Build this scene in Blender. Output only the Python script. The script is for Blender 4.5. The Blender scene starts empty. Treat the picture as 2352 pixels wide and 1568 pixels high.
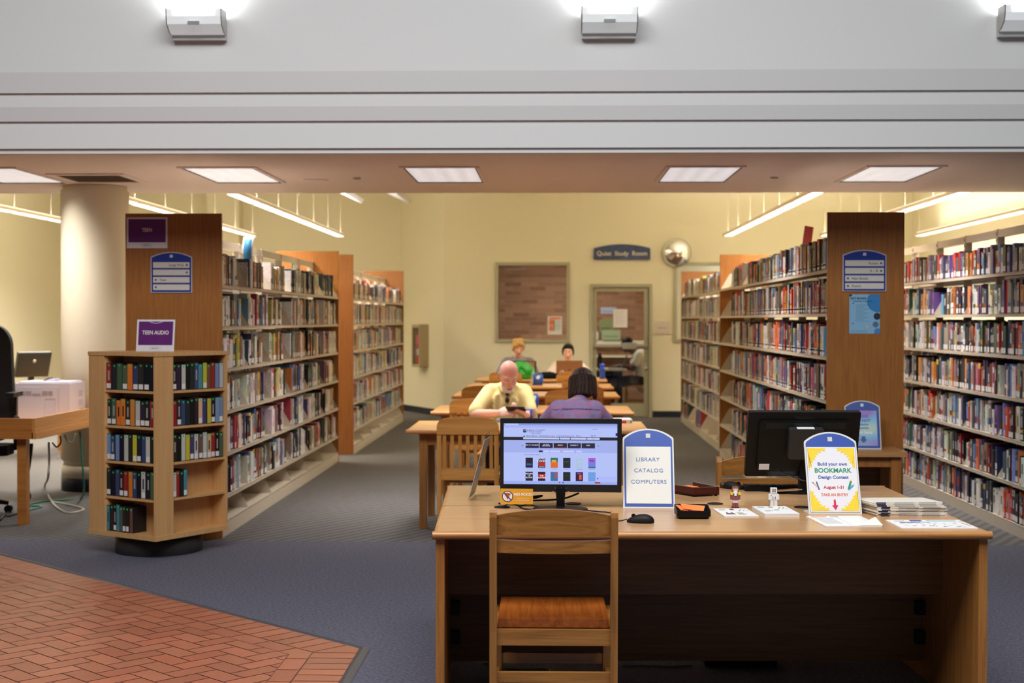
import bpy, bmesh, math, random
from mathutils import Vector, Matrix, Euler
random.seed(11)
SC = bpy.context.scene
COL = SC.collection
PI = math.pi

# ---------------------------------------------------------------- camera (50 mm lens, eye height 1.54 m)
FPX, CX, CY, EYE = 3267.0, 1176.0, 784.0, 1.54
YAW = math.atan(96 / FPX)
PITCH = math.atan(49 / FPX)
ROLL = math.radians(0.08)
_fw = Vector((-math.sin(YAW) * math.cos(PITCH), math.cos(YAW) * math.cos(PITCH), -math.sin(PITCH)))
_rt = Vector((math.cos(YAW), math.sin(YAW), 0))
_up = _rt.cross(_fw)
_r2 = _rt * math.cos(ROLL) + _up * math.sin(ROLL)
_u2 = _up * math.cos(ROLL) - _rt * math.sin(ROLL)
EYEV = Vector((0, 0, EYE))


def proj(p):
    v = Vector(p) - EYEV
    z = v.dot(_fw)
    return CX + FPX * v.dot(_r2) / z, CY - FPX * v.dot(_u2) / z


def _ray(x, y):
    return _fw + _r2 * ((x - CX) / FPX) - _u2 * ((y - CY) / FPX)


def gz(x, y, z):
    """point of the horizontal plane at height z that the photo shows at x, y"""
    d = _ray(x, y)
    return EYEV + d * ((z - EYE) / d.z)


def gy(x, y, Y):
    d = _ray(x, y)
    return EYEV + d * (Y / d.y)


# ---------------------------------------------------------------- colour and materials
def _l(c):
    c /= 255.0
    return c / 12.92 if c <= 0.04045 else ((c + 0.055) / 1.055) ** 2.4


def S(r, g, b):
    return (_l(r), _l(g), _l(b), 1.0)


def new_mat(name):
    m = bpy.data.materials.new(name)
    m.use_nodes = True
    nt = m.node_tree
    b = nt.nodes['Principled BSDF']
    return m, nt, b


def plain(name, col, rough=0.5, metal=0.0, spec=0.5, noise=0.0, nscale=40, bump=0.0, bscale=200):
    m, nt, b = new_mat(name)
    b.inputs['Base Color'].default_value = col
    b.inputs['Roughness'].default_value = rough
    b.inputs['Metallic'].default_value = metal
    b.inputs['Specular IOR Level'].default_value = spec
    if noise or bump:
        tc = nt.nodes.new('ShaderNodeTexCoord')
    if noise:
        n = nt.nodes.new('ShaderNodeTexNoise')
        n.inputs['Scale'].default_value = nscale
        n.inputs['Detail'].default_value = 4
        nt.links.new(tc.outputs['Object'], n.inputs['Vector'])
        r = nt.nodes.new('ShaderNodeValToRGB')
        r.color_ramp.elements[0].color = tuple(c * (1 - noise) for c in col[:3]) + (1,)
        r.color_ramp.elements[1].color = tuple(min(1, c * (1 + noise)) for c in col[:3]) + (1,)
        r.color_ramp.elements[0].position = 0.3
        r.color_ramp.elements[1].position = 0.7
        nt.links.new(n.outputs['Fac'], r.inputs['Fac'])
        nt.links.new(r.outputs['Color'], b.inputs['Base Color'])
    if bump:
        n = nt.nodes.new('ShaderNodeTexNoise')
        n.inputs['Scale'].default_value = bscale
        nt.links.new(tc.outputs['Object'], n.inputs['Vector'])
        bp = nt.nodes.new('ShaderNodeBump')
        bp.inputs['Strength'].default_value = bump
        bp.inputs['Distance'].default_value = 0.01
        nt.links.new(n.outputs['Fac'], bp.inputs['Height'])
        nt.links.new(bp.outputs['Normal'], b.inputs['Normal'])
    return m


def attr_mat(name, rough=0.5, spec=0.4, emit=0.0, noise=0.0, nscale=60):
    """colour comes from the mesh's own colour attribute"""
    m, nt, b = new_mat(name)
    a = nt.nodes.new('ShaderNodeAttribute')
    a.attribute_name = 'Col'
    out = a.outputs['Color']
    if noise:
        tc = nt.nodes.new('ShaderNodeTexCoord')
        n = nt.nodes.new('ShaderNodeTexNoise')
        n.inputs['Scale'].default_value = nscale
        nt.links.new(tc.outputs['Object'], n.inputs['Vector'])
        mp = nt.nodes.new('ShaderNodeMapRange')
        mp.inputs['From Min'].default_value = 0.3
        mp.inputs['From Max'].default_value = 0.7
        mp.inputs['To Min'].default_value = 1 - noise
        mp.inputs['To Max'].default_value = 1 + noise
        nt.links.new(n.outputs['Fac'], mp.inputs['Value'])
        mx = nt.nodes.new('ShaderNodeVectorMath')
        mx.operation = 'SCALE'
        nt.links.new(out, mx.inputs[0])
        nt.links.new(mp.outputs['Result'], mx.inputs['Scale'])
        out = mx.outputs['Vector']
    if emit:
        b.inputs['Base Color'].default_value = (0.02, 0.02, 0.025, 1)
    else:
        nt.links.new(out, b.inputs['Base Color'])
    b.inputs['Roughness'].default_value = rough
    b.inputs['Specular IOR Level'].default_value = spec
    if emit:
        nt.links.new(out, b.inputs['Emission Color'])
        b.inputs['Emission Strength'].default_value = emit
    return m


def emitter(name, col, strength):
    m, nt, b = new_mat(name)
    b.inputs['Base Color'].default_value = (0.8, 0.8, 0.8, 1)
    b.inputs['Emission Color'].default_value = col
    b.inputs['Emission Strength'].default_value = strength
    return m


def wood(name, light, dark, axis='X', rough=0.35, scale=1.0, spec=0.5, big=0.5):
    """straight grain along one object axis"""
    m, nt, b = new_mat(name)
    tc = nt.nodes.new('ShaderNodeTexCoord')
    mp = nt.nodes.new('ShaderNodeMapping')
    sc = [38 * scale] * 3
    sc['XYZ'.index(axis)] = 1.6 * scale
    mp.inputs['Scale'].default_value = sc
    nt.links.new(tc.outputs['Object'], mp.inputs['Vector'])
    n = nt.nodes.new('ShaderNodeTexNoise')
    n.inputs['Scale'].default_value = 1.6
    n.inputs['Detail'].default_value = 6
    n.inputs['Roughness'].default_value = 0.65
    n.inputs['Distortion'].default_value = big
    nt.links.new(mp.outputs['Vector'], n.inputs['Vector'])
    r = nt.nodes.new('ShaderNodeValToRGB')
    r.color_ramp.elements[0].position = 0.32
    r.color_ramp.elements[0].color = dark
    r.color_ramp.elements[1].position = 0.62
    r.color_ramp.elements[1].color = light
    nt.links.new(n.outputs['Fac'], r.inputs['Fac'])
    nt.links.new(r.outputs['Color'], b.inputs['Base Color'])
    b.inputs['Roughness'].default_value = rough
    b.inputs['Specular IOR Level'].default_value = spec
    return m


def glass_mat(name, tint=(1, 1, 1, 1), gloss=0.08):
    m, nt, b = new_mat(name)
    nt.nodes.remove(b)
    out = nt.nodes['Material Output']
    tr = nt.nodes.new('ShaderNodeBsdfTransparent')
    tr.inputs['Color'].default_value = tint
    gl = nt.nodes.new('ShaderNodeBsdfGlossy')
    gl.inputs['Roughness'].default_value = 0.02
    mx = nt.nodes.new('ShaderNodeMixShader')
    mx.inputs['Fac'].default_value = gloss
    nt.links.new(tr.outputs[0], mx.inputs[1])
    nt.links.new(gl.outputs[0], mx.inputs[2])
    nt.links.new(mx.outputs[0], out.inputs['Surface'])
    return m


M = {}
OAKL, OAKD = S(196, 147, 92), S(166, 115, 64)
M['oak_x'] = wood('oak_along_x', OAKL, OAKD, 'X')
M['oak_y'] = wood('oak_along_y', OAKL, OAKD, 'Y')
M['oak_z'] = wood('oak_along_z', S(176, 118, 58), S(146, 92, 40), 'Z')
M['top'] = wood('oak_laminate_top', S(192, 150, 106), S(176, 133, 90), 'X', rough=0.27, scale=0.9)
M['edge'] = wood('oak_edge_band', S(190, 132, 72), S(156, 101, 50), 'X', rough=0.3)
M['panel'] = wood('oak_end_panel', S(170, 110, 50), S(146, 90, 38), 'Z', rough=0.42, scale=1.2, big=0.2)
M['panel2'] = wood('oak_far_panel', S(158, 104, 54), S(138, 86, 42), 'Z', rough=0.42, scale=1.2, big=0.2)
M['desk_side'] = wood('oak_desk_panel', S(126, 86, 40), S(102, 66, 28), 'X', rough=0.5)
M['maple'] = wood('maple_veneer', S(214, 168, 112), S(202, 154, 98), 'Z', rough=0.4, scale=0.8, big=0.2)
M['chair'] = wood('oak_chair', S(166, 112, 54), S(126, 80, 34), 'X', rough=0.33, scale=0.6, big=1.2)
M['chair_z'] = wood('oak_chair_upright', S(162, 109, 53), S(126, 80, 34), 'Z', rough=0.33, scale=0.6, big=0.6)
M['seat'] = wood('oak_seat', S(164, 88, 32), S(128, 64, 20), 'Y', rough=0.3, scale=0.6, big=0.8)
M['chair2'] = wood('honey_chair', S(214, 150, 78), S(184, 121, 56), 'X', rough=0.3, scale=0.6, big=0.8)
M['chair2_z'] = wood('honey_chair_upright', S(210, 147, 76), S(180, 118, 54), 'Z', rough=0.3, scale=0.6, big=0.5)
M['steel'] = plain('almond_steel', S(206, 194, 174), 0.45)
M['steel_dark'] = plain('putty_steel', S(150, 138, 120), 0.45)
M['slot'] = plain('upright_slot', S(70, 62, 50), 0.6)
M['attr'] = attr_mat('printed_colour', 0.5, 0.35)
M['book'] = attr_mat('book_cloth', 0.42, 0.45, noise=0.18, nscale=90)
M['gloss'] = attr_mat('glossy_colour', 0.25, 0.5)
M['skin'] = attr_mat('skin', 0.5, 0.35)
M['cloth'] = attr_mat('cloth', 0.9, 0.1, noise=0.06, nscale=25)
M['hair'] = attr_mat('hair', 0.55, 0.15, noise=0.35, nscale=70)
M['screen'] = attr_mat('lit_screen', 0.35, 0.2, emit=0.92)
M['black'] = plain('black_plastic', S(13, 13, 14), 0.4, spec=0.25)
M['blackm'] = plain('black_matt_plastic', S(20, 20, 21), 0.55, spec=0.25)
M['darkdrum'] = plain('dark_laminate', S(50, 47, 45), 0.55)
M['chrome'] = plain('chrome', (0.85, 0.85, 0.85, 1), 0.08, 1.0)
M['mirror'] = plain('mirror_glass', (0.9, 0.9, 0.9, 1), 0.03, 1.0)
M['white'] = plain('white_plastic', S(226, 224, 228), 0.4)
M['cream'] = plain('cream_paint', S(233, 224, 195), 0.85, spec=0.2, bump=0.05, bscale=90)
M['creamcol'] = plain('column_paint', S(222, 212, 186), 0.8, spec=0.2, bump=0.04, bscale=90)
M['grey'] = plain('pale_grey_paint', S(232, 233, 231), 0.85, spec=0.2, bump=0.03, bscale=120)
M['ceil'] = plain('soffit_paint', S(226, 210, 205), 0.9, spec=0.1)
M['navy'] = plain('navy_rubber', S(22, 26, 46), 0.5)
M['frame'] = plain('sage_metal_frame', S(168, 162, 136), 0.45)
M['alu'] = plain('aluminium', S(186, 184, 178), 0.35, 0.6)
M['pane'] = glass_mat('clear_glass', (0.93, 0.93, 0.92, 1), 0.05)
M['acrylic'] = glass_mat('clear_acrylic', (0.95, 0.95, 0.93, 1), 0.12)
M['cable'] = plain('black_cable', S(14, 14, 15), 0.45)
M['cable_green'] = plain('green_cable', S(40, 120, 92), 0.5)
M['cable_grey'] = plain('grey_cable', S(170, 165, 150), 0.5)
M['brown_tray'] = plain('burgundy_leather', S(66, 18, 14), 0.35)
M['fabric_black'] = plain('black_fabric', S(30, 30, 33), 0.9)


# ---------------------------------------------------------------- mesh builder
class MB:
    def __init__(s, col=(0.8, 0.8, 0.8, 1)):
        s.v, s.f, s.c, s.sm = [], [], [], []
        s.col = col

    def add(s, vs, fs, col=None, smooth=False, T=None):
        o = len(s.v)
        s.v += [tuple(T @ Vector(v)) if T is not None else tuple(v) for v in vs]
        for f in fs:
            s.f.append([i + o for i in f])
            s.c.append(col or s.col)
            s.sm.append(smooth)
        return s

    def box(s, x0, x1, y0, y1, z0, z1, col=None, T=None):
        x0, x1 = min(x0, x1), max(x0, x1)
        y0, y1 = min(y0, y1), max(y0, y1)
        z0, z1 = min(z0, z1), max(z0, z1)
        vs = [(x0, y0, z0), (x1, y0, z0), (x1, y1, z0), (x0, y1, z0), (x0, y0, z1), (x1, y0, z1), (x1, y1, z1), (x0, y1, z1)]
        fs = [(0, 3, 2, 1), (4, 5, 6, 7), (0, 1, 5, 4), (1, 2, 6, 5), (2, 3, 7, 6), (3, 0, 4, 7)]
        return s.add(vs, fs, col, False, T)

    def quad(s, a, b, c, d, col=None):
        return s.add([a, b, c, d], [(0, 1, 2, 3)], col)

    def poly(s, pts, col=None):
        return s.add(pts, [tuple(range(len(pts)))], col)

    def prism(s, pts, a, b, axis='Z', col=None, smooth=False, T=None):
        """2-D outline pushed from a to b along axis; outline is (x,y), (y,z) for X, (x,z) for Y"""
        def P(p, h):
            return {'Z': (p[0], p[1], h), 'X': (h, p[0], p[1]), 'Y': (p[0], h, p[1])}[axis]
        n = len(pts)
        ar = sum(pts[i][0] * pts[(i + 1) % n][1] - pts[(i + 1) % n][0] * pts[i][1] for i in range(n))
        flip = (ar < 0) ^ (axis == 'Y') ^ (b < a)
        vs = [P(p, a) for p in pts] + [P(p, b) for p in pts]
        sides = [(i, (i + 1) % n, n + (i + 1) % n, n + i) for i in range(n)]
        caps = [tuple(range(n - 1, -1, -1)), tuple(range(n, 2 * n))]
        if flip:
            sides = [f[::-1] for f in sides]
            caps = [f[::-1] for f in caps]
        s.add(vs, sides, col, smooth, T)
        o = len(s.v) - 2 * n
        for f in caps:
            s.f.append([i + o for i in f])
            s.c.append(col or s.col)
            s.sm.append(False)
        return s

    def cyl(s, p0, p1, r0, r1=None, n=16, col=None, smooth=True):
        r1 = r0 if r1 is None else r1
        p0, p1 = Vector(p0), Vector(p1)
        d = (p1 - p0).normalized()
        a = d.orthogonal().normalized()
        b = d.cross(a)
        vs = []
        for p, r in ((p0, r0), (p1, r1)):
            vs += [p + (a * math.cos(2 * PI * i / n) + b * math.sin(2 * PI * i / n)) * r for i in range(n)]
        s.add(vs, [(i, (i + 1) % n, n + (i + 1) % n, n + i) for i in range(n)], col, smooth)
        o = len(s.v) - 2 * n
        for f in (range(n - 1, -1, -1), range(n, 2 * n)):
            s.f.append([i + o for i in f])
            s.c.append(col or s.col)
            s.sm.append(False)
        return s

    def tube(s, path, r, n=8, col=None):
        P = [Vector(p) for p in path]
        rs = r if isinstance(r, (list, tuple)) else [r] * len(P)
        vs = []
        a = None
        for i, p in enumerate(P):
            d = (P[min(i + 1, len(P) - 1)] - P[max(i - 1, 0)]).normalized()
            if a is None:
                a = d.orthogonal().normalized()
            else:
                a = (a - d * a.dot(d))
                a = a.normalized() if a.length > 1e-6 else d.orthogonal().normalized()
            b = d.cross(a)
            vs += [p + (a * math.cos(2 * PI * k / n) + b * math.sin(2 * PI * k / n)) * rs[i] for k in range(n)]
        fs = []
        for i in range(len(P) - 1):
            fs += [(i * n + k, i * n + (k + 1) % n, (i + 1) * n + (k + 1) % n, (i + 1) * n + k) for k in range(n)]
        fs += [tuple(range(n - 1, -1, -1)), tuple(range((len(P) - 1) * n, len(P) * n))]
        return s.add(vs, fs, col, True)

    def lathe(s, prof, c=(0, 0, 0), n=32, col=None, T=None):
        vs, fs = [], []
        for r, z in prof:
            vs += [(c[0] + r * math.cos(2 * PI * i / n), c[1] + r * math.sin(2 * PI * i / n), c[2] + z) for i in range(n)]
        for j in range(len(prof) - 1):
            fs += [(j * n + i, j * n + (i + 1) % n, (j + 1) * n + (i + 1) % n, (j + 1) * n + i) for i in range(n)]
        fs += [tuple(range(n - 1, -1, -1)), tuple(range((len(prof) - 1) * n, len(prof) * n))]
        return s.add(vs, fs, col, True, T)

    def ell(s, c, r, nu=20, nv=12, col=None, T=None):
        vs, fs = [], []
        for j in range(nv + 1):
            t = PI * j / nv
            for i in range(nu):
                p = 2 * PI * i / nu
                vs.append((c[0] + r[0] * math.sin(t) * math.cos(p), c[1] + r[1] * math.sin(t) * math.sin(p), c[2] - r[2] * math.cos(t)))
        for j in range(nv):
            fs += [(j * nu + i, j * nu + (i + 1) % nu, (j + 1) * nu + (i + 1) % nu, (j + 1) * nu + i) for i in range(nu)]
        return s.add(vs, fs, col, True, T)

    def mesh(s, name, bevel=0, seg=2):
        bm = bmesh.new()
        V = [bm.verts.new(v) for v in s.v]
        L = bm.loops.layers.float_color.new('Col')
        for f, c, sm in zip(s.f, s.c, s.sm):
            try:
                F = bm.faces.new([V[i] for i in f])
            except ValueError:
                continue
            F.smooth = sm
            for lp in F.loops:
                lp[L] = c
        if bevel:
            es = [e for e in bm.edges if len(e.link_faces) == 2 and e.calc_face_angle(0) > 0.6]
            bmesh.ops.bevel(bm, geom=es, offset=bevel, segments=seg, profile=0.6, affect='EDGES', clamp_overlap=True)
        me = bpy.data.meshes.new(name)
        bm.to_mesh(me)
        bm.free()
        return me

    def build(s, name, mat, parent=None, bevel=0, seg=2, loc=None, rot=None):
        me = s.mesh(name, bevel, seg)
        me.materials.append(M[mat] if isinstance(mat, str) else mat)
        return link(name, me, parent, loc, rot)


def link(name, me, parent=None, loc=None, rot=None):
    o = bpy.data.objects.new(name, me)
    COL.objects.link(o)
    if parent is not None:
        o.parent = parent
    if loc is not None:
        o.location = loc
    if rot is not None:
        o.rotation_euler = rot
    return o


def tag(o, label=None, cat=None, group=None, kind=None):
    for k, v in (('label', label), ('category', cat), ('group', group), ('kind', kind)):
        if v:
            o[k] = v
    return o


def thing(name, label, cat, loc=(0, 0, 0), rz=0.0, group=None, rot=None):
    o = bpy.data.objects.new(name, None)
    COL.objects.link(o)
    o.empty_display_size = 0.1
    o.location = loc
    o.rotation_euler = rot if rot is not None else (0, 0, rz)
    return tag(o, label, cat, group)


def struct(name, mb, mat, label=None, parent=None, bevel=0):
    o = mb.build(name, mat, parent, bevel)
    if parent is None:
        o['kind'] = 'structure'
        if label:
            o['label'] = label
    return o


def dup(root, loc, rz=0.0, label=None, group=None, rot=None):
    """a copy of a thing with copies of its parts and sub-parts"""
    r = root.copy()
    COL.objects.link(r)
    r.location = loc
    r.rotation_euler = rot if rot is not None else (0, 0, rz)
    if label:
        r['label'] = label
    if group:
        r['group'] = group
    for ch in list(root.children):
        c = ch.copy()
        COL.objects.link(c)
        c.parent = r
        for g in ch.children:
            d = g.copy()
            COL.objects.link(d)
            d.parent = c
    return r


def lettering(txt, size, mat, parent, loc, rot=(PI / 2, 0, 0), align='CENTER', name='lettering', depth=0.0006, bold=0.0, sx=1.0, space=1.0):
    """raised letters as one mesh; default faces -Y"""
    cu = bpy.data.curves.new(name, 'FONT')
    cu.body = txt
    cu.size = size
    cu.align_x = align
    cu.align_y = 'CENTER'
    cu.extrude = depth
    cu.offset = bold
    cu.space_character = space
    cu.resolution_u = 3
    t = bpy.data.objects.new(name, cu)
    COL.objects.link(t)
    dg = bpy.context.evaluated_depsgraph_get()
    me = bpy.data.meshes.new_from_object(t.evaluated_get(dg))
    bpy.data.objects.remove(t)
    bpy.data.curves.remove(cu)
    me.materials.clear()
    me.materials.append(M[mat] if isinstance(mat, str) else mat)
    if sx != 1.0:
        for v in me.vertices:
            v.co.x *= sx
    return link(name, me, parent, loc, rot)


def arc(cx, cy, r, a0, a1, n):
    return [(cx + r * math.cos(math.radians(a0 + (a1 - a0) * i / n)), cy + r * math.sin(math.radians(a0 + (a1 - a0) * i / n))) for i in range(n + 1)]


def spline(pts, n=6):
    P = [Vector(p) for p in pts]
    P = [P[0] * 2 - P[1]] + P + [P[-1] * 2 - P[-2]]
    out = []
    for i in range(1, len(P) - 2):
        for k in range(n):
            t = k / n
            a, b, c, d = P[i - 1], P[i], P[i + 1], P[i + 2]
            out.append(0.5 * ((2 * b) + (c - a) * t + (2 * a - 5 * b + 4 * c - d) * t * t + (3 * b - a - 3 * c + d) * t ** 3))
    out.append(P[-2])
    return out
WORLD, HALL, EXPO = 0.06, 740.0, 0.0
TROFFER, PENDANT, SCONCE, UPL, TLAMP = 0.56, 2.0, 30.0, 1.0, 32.0
PLAMP, ULAMP = 25.0, 20.0
# ================================================================ the setting
def carpet_plain():
    m, nt, b = new_mat('blue_grey_carpet')
    tc = nt.nodes.new('ShaderNodeTexCoord')
    n = nt.nodes.new('ShaderNodeTexNoise')
    n.inputs['Scale'].default_value = 60
    n.inputs['Detail'].default_value = 5
    n.inputs['Roughness'].default_value = 0.8
    nt.links.new(tc.outputs['Object'], n.inputs['Vector'])
    r = nt.nodes.new('ShaderNodeValToRGB')
    r.color_ramp.elements[0].position = 0.36
    r.color_ramp.elements[0].color = S(72, 73, 86)
    r.color_ramp.elements[1].position = 0.64
    r.color_ramp.elements[1].color = S(110, 108, 120)
    nt.links.new(n.outputs['Fac'], r.inputs['Fac'])
    nt.links.new(r.outputs['Color'], b.inputs['Base Color'])
    b.inputs['Roughness'].default_value = 0.95
    b.inputs['Specular IOR Level'].default_value = 0.1
    bp = nt.nodes.new('ShaderNodeBump')
    bp.inputs['Strength'].default_value = 0.4
    bp.inputs['Distance'].default_value = 0.004
    nt.links.new(n.outputs['Fac'], bp.inputs['Height'])
    nt.links.new(bp.outputs['Normal'], b.inputs['Normal'])
    return m


def carpet_striped():
    m, nt, b = new_mat('diagonal_stripe_carpet')
    tc = nt.nodes.new('ShaderNodeTexCoord')
    mp = nt.nodes.new('ShaderNodeMapping')
    mp.inputs['Rotation'].default_value = (0, 0, math.radians(31))
    nt.links.new(tc.outputs['Object'], mp.inputs['Vector'])
    w = nt.nodes.new('ShaderNodeTexWave')
    w.inputs['Scale'].default_value = 3.6
    w.inputs['Distortion'].default_value = 1.2
    w.inputs['Detail'].default_value = 3
    w.inputs['Detail Scale'].default_value = 3
    nt.links.new(mp.outputs['Vector'], w.inputs['Vector'])
    n = nt.nodes.new('ShaderNodeTexNoise')
    n.inputs['Scale'].default_value = 45
    n.inputs['Detail'].default_value = 5
    nt.links.new(tc.outputs['Object'], n.inputs['Vector'])
    r = nt.nodes.new('ShaderNodeValToRGB')
    r.color_ramp.elements[0].color = S(82, 84, 86)
    r.color_ramp.elements[1].color = S(112, 106, 103)
    r.color_ramp.elements[0].position = 0.2
    r.color_ramp.elements[1].position = 0.8
    ad = nt.nodes.new('ShaderNodeMath')
    ad.operation = 'MULTIPLY_ADD'
    ad.inputs[1].default_value = 0.55
    nt.links.new(w.outputs['Fac'], ad.inputs[0])
    m2 = nt.nodes.new('ShaderNodeMath')
    m2.operation = 'MULTIPLY'
    m2.inputs[1].default_value = 0.45
    nt.links.new(n.outputs['Fac'], m2.inputs[0])
    nt.links.new(m2.outputs[0], ad.inputs[2])
    nt.links.new(ad.outputs[0], r.inputs['Fac'])
    nt.links.new(r.outputs['Color'], b.inputs['Base Color'])
    b.inputs['Roughness'].default_value = 0.95
    b.inputs['Specular IOR Level'].default_value = 0.1
    return m


def brick_mat():
    m, nt, b = new_mat('brown_brickwork')
    tc = nt.nodes.new('ShaderNodeTexCoord')
    sp = nt.nodes.new('ShaderNodeSeparateXYZ')
    cb = nt.nodes.new('ShaderNodeCombineXYZ')
    nt.links.new(tc.outputs['Object'], sp.inputs[0])
    nt.links.new(sp.outputs['X'], cb.inputs['X'])
    nt.links.new(sp.outputs['Z'], cb.inputs['Y'])
    k = nt.nodes.new('ShaderNodeTexBrick')
    k.inputs['Scale'].default_value = 1.0
    k.inputs['Brick Width'].default_value = 0.3
    k.inputs['Row Height'].default_value = 0.08
    k.inputs['Mortar Size'].default_value = 0.006
    k.inputs['Color1'].default_value = S(172, 128, 98)
    k.inputs['Color2'].default_value = S(136, 96, 72)
    k.inputs['Mortar'].default_value = S(150, 126, 104)
    k.inputs['Bias'].default_value = 0.0
    nt.links.new(cb.outputs[0], k.inputs['Vector'])
    nt.links.new(k.outputs['Color'], b.inputs['Base Color'])
    b.inputs['Roughness'].default_value = 0.9
    return m


def tile_mat():
    m, nt, b = new_mat('terracotta_paver')
    a = nt.nodes.new('ShaderNodeAttribute')
    a.attribute_name = 'Col'
    tc = nt.nodes.new('ShaderNodeTexCoord')
    n = nt.nodes.new('ShaderNodeTexNoise')
    n.inputs['Scale'].default_value = 9
    n.inputs['Detail'].default_value = 6
    nt.links.new(tc.outputs['Object'], n.inputs['Vector'])
    mp = nt.nodes.new('ShaderNodeMapRange')
    mp.inputs['To Min'].default_value = 0.85
    mp.inputs['To Max'].default_value = 1.15
    nt.links.new(n.outputs['Fac'], mp.inputs['Value'])
    v = nt.nodes.new('ShaderNodeVectorMath')
    v.operation = 'SCALE'
    nt.links.new(a.outputs['Color'], v.inputs[0])
    nt.links.new(mp.outputs[0], v.inputs['Scale'])
    nt.links.new(v.outputs[0], b.inputs['Base Color'])
    b.inputs['Roughness'].default_value = 0.42
    return m


M['carpet'] = carpet_plain()
M['stripe'] = carpet_striped()
M['brick'] = brick_mat()
M['tile'] = tile_mat()
M['pale'] = plain('pale_plaster', S(236, 230, 206), 0.8)
M['trim'] = plain('floor_edge_strip', S(84, 88, 98), 0.35, 0.35)

CARPET_Y = 9.83
YB = 22.65          # back wall
ZC = 2.75           # soffit

struct('floor', MB().box(-9.2, 8, -4, CARPET_Y, -0.1, 0), 'carpet', 'blue grey carpet around the catalog desk and carousel')
struct('floor.001', MB().box(-9.2, 8, CARPET_Y, 27.5, -0.1, 0), 'stripe', 'brown grey carpet with thin diagonal stripes between the bookcases')

# terracotta pavers in herringbone, with a soldier course and a stretcher course along the edge strip
def clip(poly, a, b):
    """part of a polygon left of the line a to b"""
    out = []
    d = lambda p: (b[0] - a[0]) * (p[1] - a[1]) - (b[1] - a[1]) * (p[0] - a[0])
    for i in range(len(poly)):
        p, q = poly[i], poly[(i + 1) % len(poly)]
        dp, dq = d(p), d(q)
        if dp >= 0:
            out.append(p)
        if dp * dq < 0:
            t = dp / (dp - dq)
            out.append((p[0] + (q[0] - p[0]) * t, p[1] + (q[1] - p[1]) * t))
    return out


A0, B0, C0 = Vector((-6.5, 11.92)), Vector((-0.868, 6.62)), Vector((-0.885, 1.0))   # line of the edge strip
u1 = (A0 - B0).normalized()
n1 = Vector((u1.y, -u1.x))
if n1.y > 0:
    n1 = -n1
u2 = (C0 - B0).normalized()
n2 = Vector((u2.y, -u2.x))
if n2.x > 0:
    n2 = -n2
mit = (n1 + n2)
mit = mit / mit.dot(n1)          # moves both offset lines in together


def off(d):
    B = B0 + mit * d
    return B + u1 * 8, B, B + u2 * 6


BA = 0.103
tb = MB()
gcol = S(96, 62, 48)
a_, b_, c_ = off(0.03)
tb.poly([(b_.x, b_.y, 0.004), (a_.x, a_.y, 0.004), (a_.x - 2, c_.y, 0.004), (c_.x, c_.y, 0.004)], gcol)
rt = random.Random(3)


def brickface(poly, region):
    for (p, q) in region:
        poly = clip(poly, p, q)
        if len(poly) < 3:
            return
    if min(p[1] for p in poly) > 10.9 or max(p[1] for p in poly) < 4.6 or max(p[0] for p in poly) < -4.2:
        return
    k = rt.uniform(0.86, 1.12)
    base = S(164, 98, 72)
    tint = rt.uniform(0.92, 1.06)
    ar = sum(poly[i][0] * poly[(i + 1) % len(poly)][1] - poly[(i + 1) % len(poly)][0] * poly[i][1] for i in range(len(poly)))
    if ar < 0:
        poly = poly[::-1]
    tb.poly([(p[0], p[1], 0.006) for p in poly], (base[0] * k, base[1] * k * tint, base[2] * k * tint, 1))


def inset(cx, cy, ux, uy, L, W, g=0.0035):
    px, py = -uy, ux
    L, W = L / 2 - g, W / 2 - g
    return [(cx + ux * L * s + px * W * t, cy + uy * L * s + py * W * t) for s, t in ((-1, -1), (1, -1), (1, 1), (-1, 1))]


def halfplanes(d_in, d_out):
    """region between two offsets of leg 1 and of leg 2 (as used below)"""
    return off(d_in), off(d_out)


def side(p, q, inside):
    p, q, r = Vector(p), Vector(q), Vector(inside)
    if (q.x - p.x) * (r.y - p.y) - (q.y - p.y) * (r.x - p.x) < 0:
        p, q = q, p
    return (tuple(p), tuple(q))


deep = Vector((-4.0, 4.0))
s0 = off(0.035)
s1 = off(0.035 + 0.206)
s2 = off(0.035 + 0.206 + 0.105)
bis = (B0, B0 + mit * 5)
leg1_pt = B0 + u1 * 3 + n1 * 0.3
leg2_pt = B0 + u2 * 3 + n2 * 0.3
for (o0, o1, Ln, Wd, along) in ((s0, s1, 0.206, BA, False), (s1, s2, 0.206, 0.105, True)):
    for (uu, nn, ptin, e0, e1) in ((u1, n1, leg1_pt, (o0[0], o0[1]), (o1[0], o1[1])), (u2, n2, leg2_pt, (o0[1], o0[2]), (o1[1], o1[2]))):
        reg = [side(*bis, ptin), side(e0[0], e0[1], deep), side(e1[0], e1[1], e0[0] if along is None else e0[1] - nn * 0 + (e0[0] - e0[1]) * 0.5)]
        mid = (o0[1] + o1[1]) / 2
        step = Ln if along else Wd
        for i in range(-3, 60):
            c = mid + uu * (i * step)
            if along:
                brickface(inset(c.x, c.y, uu.x, uu.y, Ln, Wd), reg)
            else:
                brickface(inset(c.x, c.y, nn.x, nn.y, Ln, Wd), reg)
reg = [side(s2[0], s2[1], deep), side(s2[1], s2[2], deep)]
vx, vy = -u1, n1
org = s2[1] + Vector((0.02, 0.01))
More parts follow.
